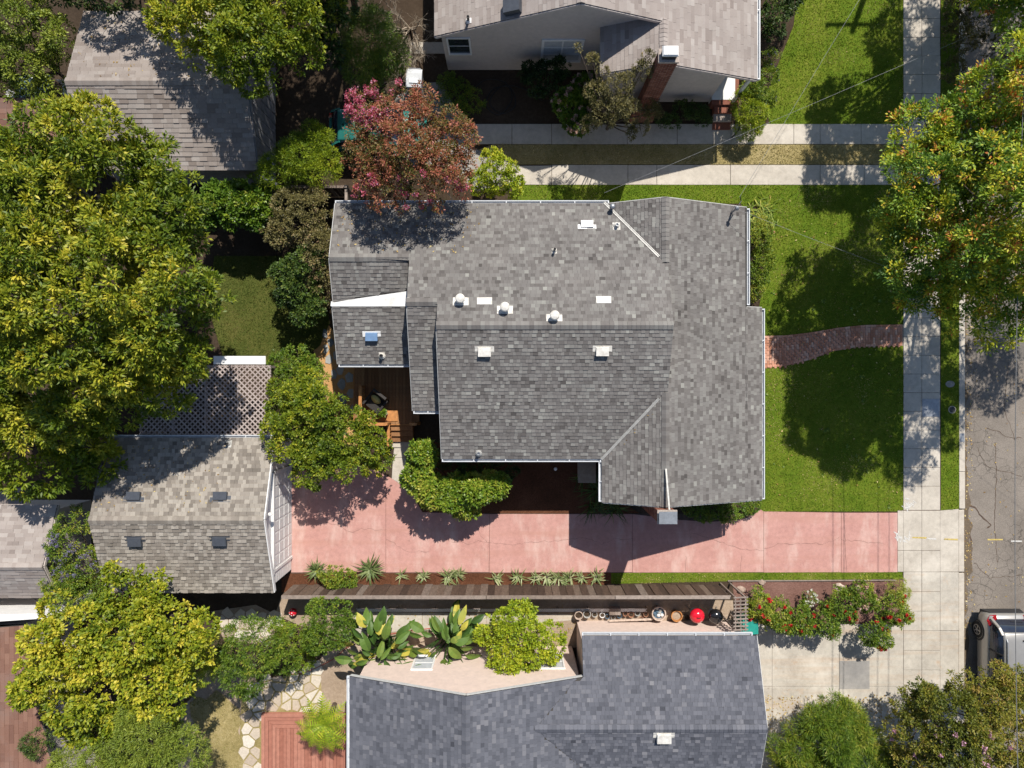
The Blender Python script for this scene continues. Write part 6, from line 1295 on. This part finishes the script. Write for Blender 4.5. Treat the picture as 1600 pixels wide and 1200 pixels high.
# back deck with railing and steps
dz = .50; dx0, dx1, dy0, dy1 = -6.35, -3.72, -1.62, .90
dk = thing('deck', 'reddish wooden back deck tucked under the eave with railing and steps', 'deck', ((dx0 + dx1) / 2, -.4, 0))
w_ = .138; n = int((dx1 - dx0) / w_)
bd = MB().prism([(-w_ / 2 + .004, dy0), (w_ / 2 - .004, dy0), (w_ / 2 - .004, dy1), (-w_ / 2 + .004, dy1)], -.03, 0, inset=.004).mesh('deck_board', m_deckwood)
for i in range(n): put('deck_board', bd, dk, (dx0 + w_ * (i + .5), 0, dz))
MB().box(dx0, dx1, dy0 - .035, dy0 - .003, .2, dz + .003).build('rim_joist', m_railwood, dk); MB().box(dx0 - .035, dx0 - .003, dy0, dy1, .2, dz + .002).build('rim_joist', m_railwood, dk)
def railing(par, a, b, z0, h=.82, n=None):
    a = Vector((a[0], a[1], 0)); b = Vector((b[0], b[1], 0)); Ln = (b - a).length
    MB().bar(a + Vector((0, 0, z0 + h)), b + Vector((0, 0, z0 + h)), .12, .04).build('handrail', m_railwood, par); MB().bar(a + Vector((0, 0, z0 + .1)), b + Vector((0, 0, z0 + .1)), .04, .06).build('bottom_rail', m_railwood, par)
    for p in (a, b): MB().box(p.x - .045, p.x + .045, p.y - .045, p.y + .045, z0 - .3, z0 + h - .022).build('post', m_railwood, par)
    k = n or max(2, int(Ln / .13))
    for i in range(1, k): q = a.lerp(b, i / k); MB().box(q.x - .016, q.x + .016, q.y - .016, q.y + .016, z0 + .13, z0 + h - .022).build('baluster', m_railwood, par)
railing(dk, (-5.93, -.10), (-5.93, -1.55), dz); railing(dk, (-5.87, -1.57), (-4.92, -1.57), dz); railing(dk, (-3.98, -1.57), (-3.76, -1.57), dz, .82, 2); railing(dk, (-4.92, -1.62), (-4.92, -2.45), .12, .72)
MB().prism([(-5.35, -1.5), (-4.6, -1.5), (-4.6, -1.05), (-5.35, -1.05)], dz + .002, dz + .035, inset=.005).build('landing_board', m_railwood, dk)
for i in range(4):
    y = dy0 - .04 - i * .235; MB().prism([(-4.9, y - .225), (-4.02, y - .225), (-4.02, y), (-4.9, y)], .02, dz - (i + 1) * .105, inset=.008).build('step', m_deckwood if i < 3 else m_conc, dk)
# wicker chair and side planter on the deck
ch = thing('lounge_chair', 'dark wicker lounge chair with a yellow cushion on the deck', 'chair', (-5.35, -.75, dz)); Rm = rotz(math.radians(-38)); cc = Vector((-5.40, -.72, dz))
def P3(x, y, z): v = Rm @ Vector((x, y, 0)); return (cc.x + v.x, cc.y + v.y, dz + z)
MB().obox(P3(0, 0, .36), .31, .33, .05, Rm).build('seat', m_wicker, ch); MB().obox(P3(0, .34, .68), .31, .05, .32, Rm @ Matrix.Rotation(-.25, 3, 'X')).build('backrest', m_wicker, ch)
for sx in (-.34, .34):
    MB().obox(P3(sx, 0, .58), .04, .34, .025, Rm).build('armrest', m_wicker, ch)
    for sy in (-.28, .28): MB().obox(P3(sx * .95, sy, .275), .025, .025, .275, Rm).build('leg', m_wicker, ch)
MB().lathe((0, 0, 0), [(.02, -.07), (.2, -.06), (.26, 0), (.2, .06), (.02, .075)], 14, M=None)
cu = MB(); cu.lathe(P3(-.05, .10, .52), [(.01, -.08), (.17, -.06), (.23, 0), (.17, .06), (.01, .08)], 14, M=Rm @ Matrix.Rotation(.9, 3, 'X')); cu.build('cushion', m_cushion, ch, smooth=True)
pt = thing('planter', 'square wooden planter with a small leafy plant on the deck', 'planter', (-5.18, -1.14, dz)); MB().obox((-5.18, -1.14, dz + .19), .15, .15, .15, rotz(.4)).build('pot', m_clay, pt)
V, T, C, D = leaves_on(np.random.default_rng(5), [(-5.18, -1.14, dz + .45, .12, .12, .12)], 24, 12, .09, .05, .07, 4); put('foliage', quadmesh('foliage', V, L_glossy, T), pt)

# red deck of the southern neighbour
rd = thing('deck', 'low red brown deck with mitred border boards at the bottom left', 'deck', W(478, 1160))
k = (CAM_H - .2) / FPX; rx0, ry1 = (408 - 800) * k, -(1115 - 600) * k; rx1 = (548 - 800) * k; ryb = -16.5
for i in range(4):
    o_ = i * .15; MB().prism([(rx0 + o_ + .006, ryb), (rx0 + o_ + .142, ryb), (rx0 + o_ + .142, ry1 - o_ - .142), (rx0 + o_ + .006, ry1 - o_ - .006)], .05, .20, inset=.006).build('border_board', m_reddeck, rd)
    MB().prism([(rx0 + o_ + .012, ry1 - o_ - .006), (rx0 + o_ + .148, ry1 - o_ - .142), (rx1, ry1 - o_ - .142), (rx1, ry1 - o_ - .006)], .05, .20, inset=.006).build('border_board', m_reddeck, rd)
x = rx0 + .61
while x < rx1 - .1:
    MB().prism([(x, ryb), (x + .136, ryb), (x + .136, ry1 - .61), (x, ry1 - .61)], .05, .197, inset=.006).build('deck_board', m_reddeck, rd); x += .145

# ------------------------------------------------------------------ vehicles
def loft(secs, close_ends=True):
    mb = MB(); n = len(secs[0]); b = 0
    for s_ in secs: mb.v += [tuple(p) for p in s_]
    for i in range(len(secs) - 1):
        for j in range(n - 1): mb.f.append((i * n + j, i * n + j + 1, (i + 1) * n + j + 1, (i + 1) * n + j)); mb.t.append(.5)
    if close_ends:
        mb.f.append(tuple(range(n))[::-1]); mb.f.append(tuple((len(secs) - 1) * n + j for j in range(n))); mb.t += [.5, .5]
    return mb
def car(label, loc, ang, paint, Ln=4.4, Wd=1.8, H=1.62, rails=True, name='parked_car', rear_plate=True):
    """hatchback/SUV, rear at local y=0, nose at +y"""
    o = bpy.data.objects.new(name, None); o.location = loc; o.rotation_euler = (0, 0, ang); link(o); tag(o, label, 'car')
    R = rotz(ang); off = Vector(loc)
    def X(p): v = R @ Vector(p); return (v.x + off.x, v.y + off.y, v.z + off.z)
    def done(mb, nm, mat, par, smooth=False):
        me = mb.mesh(nm, mat, smooth=smooth); return put(nm, me, par)
    w = Wd / 2
    st = [(0.0, .80, .48, .86), (.06, .93, .34, .92), (.25, .985, .27, .98), (.7, 1.0, .24, 1.0), (1.5, 1.0, .24, .98), (2.4, 1.0, .24, .96), (3.1, 1.0, .24, .95), (3.6, .985, .25, .90), (4.0, .95, .28, .82), (4.25, .88, .33, .72), (4.4, .70, .42, .60)]
    secs = []
    for y, f, zb, zs in st:
        y = y * Ln / 4.4; h = w * f
        secs.append([X(p) for p in ((-h * .90, y, zb), (-h * .985, y, zb + .10), (-h, y, (zb + zs) * .52), (-h * .985, y, zs - .12), (-h * .93, y, zs), (-h * .55, y, zs + .035), (0, y, zs + .05), (h * .55, y, zs + .035), (h * .93, y, zs), (h * .985, y, zs - .12), (h, y, (zb + zs) * .52), (h * .985, y, zb + .10), (h * .90, y, zb))])
    body = done(loft(secs), 'body', paint, o, True)
    g = []
    for y, zt, ft, zl in ((.16, 1.02, .80, .95), (.34, H - .20, .80, .96), (.62, H - .045, .79, .97), (1.2, H - .005, .79, .97), (2.0, H - .01, .79, .95), (2.45, H - .06, .78, .94), (2.75, H - .24, .77, .93), (3.25, 1.02, .76, .92)):
        y = y * Ln / 4.4; q = (zt - .93) / (H - .93); hb = w * .925; ht = hb + (w * ft - hb) * q
        g.append([X(p) for p in ((-hb, y, zl), (-ht, y, zt - .02), (-ht * .9, y, zt), (0, y, zt + .025), (ht * .9, y, zt), (ht, y, zt - .02), (hb, y, zl))])
    cabin = done(loft(g), 'cabin_glass', m_carglass, o, True)
    r = []
    for y, zt in ((.50, H - .07), (.56, H - .035), (.8, H + .012), (1.4, H + .022), (2.0, H + .018), (2.40, H - .03), (2.5, H - .07)):
        y = y * Ln / 4.4; ht = w * .775; r.append([X(p) for p in ((-ht * 1.02, y, zt - .05), (-ht, y, zt - .005), (-ht * .9, y, zt + .015), (0, y, zt + .03), (ht * .9, y, zt + .015), (ht, y, zt - .005), (ht * 1.02, y, zt - .05))])
    roof = done(loft(r), 'roof', paint, o, True)
    for sx in (-1, 1):
        for pts in (((.14, .84 * w, .99), (.36, .82 * w, H - .22), (.60, .79 * w, H - .05)), ((1.35, .94 * w, .96), (1.38, .80 * w, H - .03)), ((3.22, .86 * w, .95), (2.74, .79 * w, H - .22), (2.45, .785 * w, H - .06))):
            P = [X((sx * (x_ + .012), y_ * Ln / 4.4, z_)) for y_, x_, z_ in pts]; mb = MB()
            thin = len(pts) == 2
            for a, b in zip(P, P[1:]): mb.bar(a, b, .05 if thin else .09, .03 if thin else .05)
            done(mb, 'pillar', m_carblack if thin else paint, o)
        # tail lamp and head lamp
        T_ = [X(p) for p in ((sx * w * .62, .0, .95), (sx * w * .86, .03, .90), (sx * w * 1.0, .24, .90), (sx * w * .985, .42, 1.02), (sx * w * .86, .26, 1.11), (sx * w * .66, .10, 1.04))]
        mb = MB(); mb.face(T_ if sx < 0 else T_[::-1]); c_ = Vector((sx * -.06, .05, -.05)); B_ = [tuple(Vector(p) + R @ c_) for p in T_]
        for i in range(6): j = (i + 1) % 6; mb.face([T_[i], B_[i], B_[j], T_[j]])
        mb.face(B_[::-1]); done(mb, 'tail_lamp', m_tail, o)
        mb = MB(); mb.obox(X((sx * w * .74, Ln - .20, .66)), .17, .10, .06, R @ Matrix.Rotation(sx * .5, 3, 'Z') @ Matrix.Rotation(-.5, 3, 'X')); done(mb, 'headlamp', m_binlid, o)
        mb = MB(); mb.obox(X((sx * (w + .09), 2.95 * Ln / 4.4, .98)), .09, .06, .065, R, bev=.2); done(mb, 'side_mirror', paint, o)
        if rails:
            P = [X((sx * w * .70, y_ * Ln / 4.4, z_)) for y_, z_ in ((.72, H + .01), (.82, H + .065), (1.5, H + .075), (2.2, H + .06), (2.32, H))]; mb = MB().tube(P, .022, 6); done(mb, 'roof_rail', m_rim, o)
        for yy in (.80, 3.45):
            yy = yy * Ln / 4.4; Mx = R @ Matrix.Rotation(math.pi / 2, 3, 'Y'); c0 = X((sx * (w - .10), yy, .335))
            wh = MB().lathe(c0, [(.20, -.105), (.31, -.105), (.335, -.07), (.335, .07), (.31, .105), (.20, .105)], 22, M=Mx); wo_ = done(wh, 'wheel', m_tyre, o)
            rm = MB(); c1 = X((sx * (w - .005), yy, .335)); rm.lathe(c1, [(.205, -.02), (.205, .015), (.18, .015), (.18, -.02)], 20, M=Mx)
            for s5 in range(5):
                a = s5 * 2 * math.pi / 5 + .2; p1 = Vector(X((sx * (w - .003), yy + math.cos(a) * .19, .335 + math.sin(a) * .19))); rm.bar(c1, p1, .05, .03)
            done(rm, 'rim', m_rim, wo_)
            ar = MB()
            for s5 in range(9):
                a0, a1 = math.pi * s5 / 9, math.pi * (s5 + 1) / 9
                ar.bar(X((sx * (w - .01), yy + math.cos(a0) * .39, .33 + math.sin(a0) * .39)), X((sx * (w - .01), yy + math.cos(a1) * .39, .33 + math.sin(a1) * .39)), .06, .07)
            done(ar, 'wheel_arch', m_carblack, o)
    bm_ = MB(); bm_.obox(X((0, .05, .56)), w * .90, .10, .20, R, bev=.16); done(bm_, 'bumper', m_carblack if rails else m_binlid, o)
    wp = MB(); wp.bar(X((-.3, .22, 1.20)), X((.15, .20, 1.16)), .02, .02); done(wp, 'rear_wiper', m_black, o)
    an = MB(); an.lathe(X((0, .78 * Ln / 4.4, H + .03)), [(.035, 0), (.02, .05), (.004, .12)], 8); done(an, 'antenna', m_black, o)
    return o
car('silver compact suv with roof rails parked at the kerb, lower right', (19.82, -9.18, -.12), math.pi, m_silver)
car('teal green car mostly hidden under the crape myrtle', W(517, 207, .6)[:2] + (.02,), -math.pi / 2, m_tealcar, 4.0, 1.56, 1.42, False)

# ------------------------------------------------------------------ bins, pots, grills and garden clutter
def bin_(label, px, py, body, lid, w=.29, d=.35, h=1.0, ang=0.0, sticker=True):
    x, y = W2(px, py, h); o = thing('wheelie_bin', label, 'bin', (x, y, 0)); R = rotz(ang)
    mb = MB(); V = [tuple(R @ Vector((sx * w * k, sy * d * k, 0)) + Vector((x, y, z))) for z, k in ((.04, .8), (h - .04, 1.0)) for sx, sy in ((-1, -1), (1, -1), (1, 1), (-1, 1))]
    mb.add(V, [(3, 2, 1, 0), (4, 5, 6, 7), (0, 1, 5, 4), (1, 2, 6, 5), (2, 3, 7, 6), (3, 0, 4, 7)]); mb.build('body', body, o)
    l = MB(); prof = [(-d * 1.08, h - .03), (-d * 1.05, h + .03), (-d * .3, h + .07), (d * .5, h + .075), (d * .98, h + .03), (d * 1.02, h - .03)]
    secs = [[tuple(R @ Vector((sx * w * 1.06, yy, 0)) + Vector((x, y, zz))) for yy, zz in prof] for sx in (-1, -.9, .9, 1)]
    lo_ = loft(secs).build('lid', lid, o)
    MB().tube([tuple(R @ Vector((-w * .8, d * 1.12, 0)) + Vector((x, y, h - .02))), tuple(R @ Vector((w * .8, d * 1.12, 0)) + Vector((x, y, h - .02)))], .018, 6).build('handle', body, o)
    for sx in (-1, 1): MB().lathe(tuple(R @ Vector((sx * w * .85, d * .85, 0)) + Vector((x, y, .11))), [(.11, -.025), (.11, .025)], 14, M=R @ Matrix.Rotation(math.pi / 2, 3, 'Y')).build('wheel', m_tyre, o)
    if sticker: MB().obox(tuple(R @ Vector((0, -d * .35, 0)) + Vector((x, y, h + .076))), w * .6, d * .28, .003, R @ Matrix.Rotation(-.06, 3, 'X')).build('sticker', m_paper, lo_)
    return o
bin_('grey wheelie bin with silver lid beside the bare branches', 647, 122, m_binbody, m_binlid, ang=-.06)
bin_('teal green bin half hidden by the roof corner near the roses', 1172, 979, m_teal, m_teal, .27, .30, .95, math.pi / 2, False)
def pot(label, px, py, r, h, mat, fill=None, name='flower_pot', soil=True, cat='pot'):
    x, y = W2(px, py, h * .8); o = thing(name, label, cat, (x, y, 0))
    MB().lathe((x, y, 0), [(r * .62, 0), (r * .68, .01), (r * .93, h * .82), (r, h * .84), (r, h), (r * .86, h), (r * .82, h * .80), (r * .78, h * .72)], 18).build('body', mat, o, smooth=False)
    if soil: MB().lathe((x, y, h * .74), [(r * .80, 0), (r * .5, .012), (.001, .02)], 12).build('soil', fill or m_soil, o)
    return o
for lab, px, py, r, h, mt in (('pale clay urn at the left end of the pot row', 904, 963, .17, .42, m_clay), ('grey ceramic ring pot second in the pot row', 917, 961, .16, .34, m_grey), ('small olive grey pot third in the pot row', 929, 962, .11, .22, m_grey), ('white pot fourth in the pot row', 941, 963, .11, .24, m_white), ('dark blue glazed pot left of the tan box', 949, 965, .10, .20, m_glazeblue),
        ('small grey pot below the tan box', 958, 967, .09, .16, m_grey), ('small mossy pot right of the tan box', 968, 964, .10, .2, m_glazeblue), ('terracotta pot left of centre in the row', 977, 961, .10, .22, m_terra), ('larger terracotta pot right beside it in the row', 986, 962, .12, .24, m_terra), ('pale blue rimmed pot in the row', 996, 960, .11, .22, m_grey), ('low terracotta bowl at the plank end', 1002, 970, .12, .12, m_terra), ('brick red pot left of the big mosaic pot', 1009, 962, .10, .2, m_terra), ('small black nursery pot beside the red grill', 1073, 966, .11, .24, m_black), ('small dark pot below the black grill', 1132, 975, .10, .18, m_black)):
    pot(lab, px, py - 2, r, h, mt)
bp_ = pot('big dark mosaic pot with a pale rim, filled with stones', 1029, 958, .29, .50, m_clay, m_glazeblue)
x, y = W2(1029, 958, .45)
for i in range(7):
    a = i * 2.4; q = .05 + .025 * i; MB().lathe((x + math.cos(a) * q, y + math.sin(a) * q, .40), [(.02, -.03), (.065, -.01), (.07, .03), (.03, .07), (.001, .075)], 8).build('stone', (m_grey, m_glazeblue, m_white)[i % 3], bp_)
pot('wooden half barrel planter left of the grills', 1057, 962, .23, .40, m_railwood, m_tan)
def grill(label, px, py, mat):
    r = .29; x, y = W2(px, py, .85); o = thing('kettle_grill', label, 'grill', (x, y, 0), 'kettle grills beside the peach wall')
    MB().lathe((x, y, .76), [(.02, -.26), (.15, -.23), (.25, -.12), (r, 0), (r, .01)], 26).build('bowl', m_blackenamel, o, smooth=True)
    lid = MB().lathe((x, y, .775), [(r + .008, 0), (r, .04), (.26, .12), (.19, .19), (.10, .225), (.001, .235)], 26).build('lid', mat, o, smooth=True)
    MB().tube([(x - .07, y, 1.0), (x - .06, y, 1.06), (x + .06, y, 1.06), (x + .07, y, 1.0)], .013, 6).build('handle', m_black, lid); MB().lathe((x + .09, y - .15, .945), [(.045, 0), (.045, .01), (.001, .012)], 12).build('damper', m_rim, lid)
    for i in range(3): a = i * 2.094 + .5; MB().tube([(x + math.cos(a) * .16, y + math.sin(a) * .16, .56), (x + math.cos(a) * .30, y + math.sin(a) * .30, 0)], .013, 6).build('leg', m_metalgrey, o)
    MB().lathe((x, y, .22), [(.14, 0), (.15, .02), (.14, .02)], 14).build('ash_pan', m_metalgrey, o)
grill('red kettle grill', 1090, 963, m_redenamel); grill('black kettle grill', 1119, 964, m_blackenamel)
for nm, lab in (('red kettle grill', 'shiny red kettle grill beside the peach wall'), ('black kettle grill', 'black kettle grill between the red grill and the trellis')):
    for o in SC.objects:
        if o.get('label') == nm: o['label'] = lab
tb = thing('storage_crate', 'tan wooden crate standing behind the small pots', 'crate', W(961, 955)); x, y = W2(961, 956, .35)
MB().box(x - .22, x + .22, y - .12, y + .12, 0, .34).build('box', m_clay, tb)
for i in range(4): MB().box(x - .225 + i * .113, x - .225 + i * .113 + .108, y - .13, y + .13, .342, .36).build('slat', m_oldwood, tb)
tag(MB().bar((W2(952, 970, .3)[0], W2(952, 970, .3)[1], .30), (W2(1020, 967, .3)[0], W2(1020, 967, .3)[1], .33), .08, .03).build('plank', m_clay), 'pale plank lying across the small pots', 'plank')
# trellis arch and lattice edging
tr = thing('trellis', 'weathered wooden ladder trellis between fence end and the roses', 'trellis', W(1157, 955, 1.9)[:2] + (0,)); zt = 1.9
for px in (1149, 1157, 1165): a = W(px, 932, zt); b = W(px, 986, zt); MB().bar(a, b, .045, .04).build('stringer', m_oldwood, tr)
for i in range(10): py = 934 + i * 5.6; a = W(1146, py, zt + .04); b = W(1169, py - 1, zt + .04); MB().bar(a, b, .05, .03).build('rung', m_oldwood, tr)
for px, py in ((1149, 934), (1165, 934), (1149, 985), (1165, 985)): q = W(px, py, zt); MB().box(q[0] - .03, q[0] + .03, q[1] - .03, q[1] + .03, 0, zt - .022).build('post', m_oldwood, tr)
for lab, xa, xb in (('left run of white lattice edging along the dirt path', 560, 800), ('right run of white lattice edging behind the pots', 826, 1010)):
    le = thing('lattice_edging', lab, 'edging', W((xa + xb) / 2, 955)); a = W2(xa, 953, .2); b = W2(xb, 953, .2); mb = MB(); x = a[0]
    while x < b[0]:
        for sg_ in (-1, 1): mb.bar((x - .07 * sg_, a[1] + .075, .26), (x + .07 * sg_, a[1] - .075, .20 + .004 * sg_), .022, .008)
        x += .075
    mb.build('lattice', m_white, le, kind='stuff'); MB().bar((a[0], a[1] + .08, .265), (b[0], a[1] + .08, .265), .02, .02).build('top_rail', m_oldwood, le); MB().bar((a[0], a[1] - .08, .195), (b[0], a[1] - .08, .195), .02, .02).build('bottom_rail', m_oldwood, le)
    for i in range(5): q = a[0] + (b[0] - a[0]) * i / 4; MB().box(q - .012, q + .012, a[1] + .06, a[1] + .09, 0, .26).build('stake', m_oldwood, le)
def rock(label, px, py, r, seed, mat=None, h=.6):
    rr = random.Random(seed); x, y = W2(px, py); bm = bmesh.new(); bmesh.ops.create_icosphere(bm, subdivisions=2, radius=1)
    for v in bm.verts:
        k = 1 + .22 * math.sin(v.co.x * 3 + seed) * math.cos(v.co.y * 4 + seed) + rr.uniform(-.07, .07); v.co = Vector((v.co.x * r * k, v.co.y * r * .8 * k, max(-.3, v.co.z) * r * h * k))
    me = bpy.data.meshes.new('rock'); bm.to_mesh(me); bm.free(); me.materials.append(mat or m_rock); return tag(put('rock', me, None, (x, y, r * .15)), label, 'rock')
rock('pinkish boulder at the fence end beside the trellis', 1157, 921, .20, 1); rock('smaller boulder at the top of the rose bed', 1190, 910, .15, 2); rock('pale rock among the back roses', 1312, 917, .20, 3, m_clay); rock('rock at the rose bed centre', 1340, 918, .14, 4); rock('reddish rock at the edge of the front bed', 1204, 364, .16, 5, m_terra); rock('second rock beside the front strap plants', 1196, 362, .11, 6, m_terra)
rock('grey flat rock below the tan garage corner', 432, 968, .22, 7, m_grey, .3)
MB_ = MB().bar(W(1137, 907.5, .04), W(1400, 906.5, .04), .04, .07); tag(MB_.build('bed_edging', m_oldwood), 'thin timber edging along the top of the rose bed', 'edging')
orn = thing('garden_ornament', 'shiny red dome ornament with pale specks behind the fence', 'ornament', W(457, 957)); x, y = W2(457, 957, .25)
MB().lathe((x, y, 0), [(.06, 0), (.05, .2)], 10).build('stalk', m_white, orn); cap = MB().lathe((x, y, .2), [(.17, 0), (.16, .06), (.10, .12), (.001, .15)], 16).build('cap', m_redenamel, orn, smooth=True)
for i in range(7): a = i * .9; q = .11 if i else 0; MB().lathe((x + math.cos(a) * q, y + math.sin(a) * q, .31 if i else .345), [(.022, -.01), (.022, .006), (.001, .012)], 8).build('spot', m_white, cap)
pl = thing('path_light', 'small white garden light in the mulch bed', 'light', W(868, 733)); x, y = W2(868, 733, .4)
MB().tube([(x, y, 0), (x, y, .38)], .018, 6).build('stake', m_metalgrey, pl); MB().lathe((x, y, .36), [(.07, 0), (.065, .03), (.001, .07)], 12).build('head', m_white, pl)
ub = thing('storage_box', 'olive wooden storage box in the shade beside the south wing', 'box', W(918, 735)); x, y = W2(918, 737, .6); MB().box(x - .35, x + .3, y - .42, y + .42, 0, .55).build('body', m_clay, ub); MB().box(x - .38, x + .33, y - .45, y + .45, .552, .60).build('lid', m_tan, ub)
def hose(name, label, pts, r, mat, z=.03):
    P = []
    for i in range(len(pts) - 1):
        p0 = pts[max(i - 1, 0)]; p1 = pts[i]; p2 = pts[i + 1]; p3 = pts[min(i + 2, len(pts) - 1)]
        for k in range(6):
            t = k / 6; q = [.5 * (2 * p1[j] + (p2[j] - p0[j]) * t + (2 * p0[j] - 5 * p1[j] + 4 * p2[j] - p3[j]) * t * t + (3 * p1[j] - p0[j] - 3 * p2[j] + p3[j]) * t ** 3) for j in (0, 1)]; P.append(W2(*q) + (z,))
    return tag(MB().tube(P, r, 6).build(name, mat), label, 'hose')
hose('garden_hose', 'red garden hose curving across the southern yard', [(432, 1050), (470, 1052), (520, 1030), (545, 1010), (590, 995), (640, 985), (690, 978), (735, 955)], .018, m_rubberhose)
hose('garden_hose', 'black hose coiled in the bed of the taupe house', [(740, 140), (760, 125), (790, 130), (800, 155), (780, 180), (760, 165), (770, 140), (798, 138), (805, 165), (785, 178), (765, 160), (785, 135), (820, 140), (850, 160)], .018, m_black)
tag(MB().lathe(W(15, 146, .3), [(.10, -.3), (.16, 0), (.14, 0), (.12, -.2)], 14).build('bucket', m_white), 'white bucket at the top left corner', 'bucket')
tp = thing('tarp_heap', 'dark blue tarp heap beside the white bucket', 'tarp', W(42, 138)); r_ = random.Random(4); x, y = W2(42, 138, .4); bm = bmesh.new(); bmesh.ops.create_grid(bm, x_segments=14, y_segments=14, size=.7)
for v in bm.verts:
    d_ = math.hypot(v.co.x, v.co.y); v.co.z = max(.02, .55 * (1 - d_ / .75) + r_.uniform(-.05, .05) + .06 * math.sin(v.co.x * 9) * math.cos(v.co.y * 7)); v.co.x += x; v.co.y += y
me = bpy.data.meshes.new('sheet'); bm.to_mesh(me); bm.free(); me.materials.append(m_glazeblue); put('sheet', me, tp)
wb = thing('white_chair', 'white garden chair at the corner of the old garage', 'chair', W(105, 140)); x, y = W2(106, 140, .45)
MB().box(x - .22, x + .22, y - .22, y + .22, .42, .45).build('seat', m_white, wb); MB().box(x - .22, x + .22, y + .2, y + .23, .47, .85).build('backrest', m_white, wb)
for sx in (-.19, .19):
    for sy in (-.19, .19): MB().box(x + sx - .02, x + sx + .02, y + sy - .02, y + sy + .02, 0, .418).build('leg', m_white, wb)

# ------------------------------------------------------------------ utility poles and overhead lines
def upole(label, x, y, h=9.2):
    o = thing('utility_pole', label, 'utility pole', (x, y, 0)); MB().tube([(x, y, -.1), (x, y, h * .5), (x, y, h)], [.16, .14, .11], 12).build('pole', m_oldwood, o)
    MB().bar((x - 1.25, y - .12, h - .55), (x + 1.25, y - .12, h - .55), .10, .12).build('crossarm', m_oldwood, o)
    for dx in (-1.15, -.7, .7, 1.15): MB().lathe((x + dx, y - .12, h - .48), [(.03, 0), (.05, .05), (.04, .12), (.001, .15)], 8).build('insulator', m_white, o)
PX, PYn, PYs = 16.35, 21.3, -27.0
upole('utility pole with crossarm beyond the top edge', PX, PYn); upole('utility pole beyond the bottom edge', PX - .2, PYs)
def wire(label, a, b, sag, r, mat):
    a = Vector(a); b = Vector(b); P = [a.lerp(b, i / 28) - Vector((0, 0, sag * 4 * (i / 28) * (1 - i / 28))) for i in range(29)]
    tag(MB().tube(P, r, 5).build('overhead_cable', mat), label, 'cable', 'overhead cables')
hz = 8.75
for dx, lab in ((-1.15, 'overhead cable over the kerb, leftmost of the street lines'), (-.7, 'overhead cable over the street, second of the street lines'), (.7, 'overhead cable right of the pole'), (1.15, 'outermost overhead cable over the roadway')):
    wire(lab, (PX + dx, PYn, hz), (PX - .2 + dx, PYs, hz), 1.25, .012 if dx < 0 else .011, m_wire)
wire('service drop running from the roof mast to the pole at the top', (mx[0] + .1, mx[1] + .4, 3.74), (PX, PYn, 8.3), .35, .006, m_wirepale)
a = W(945, 300, 3.6); wire('thin cable from the north eave towards the street', (a[0], a[1], 3.5), (27.0, 16.2, 8.0), .35, .0045, m_wirepale)
wire('thin cable from the roof mast out across the front lawn', (mx[0], mx[1], 3.7), (26.0, -1.4, 8.0), .9, .0045, m_wirepale)
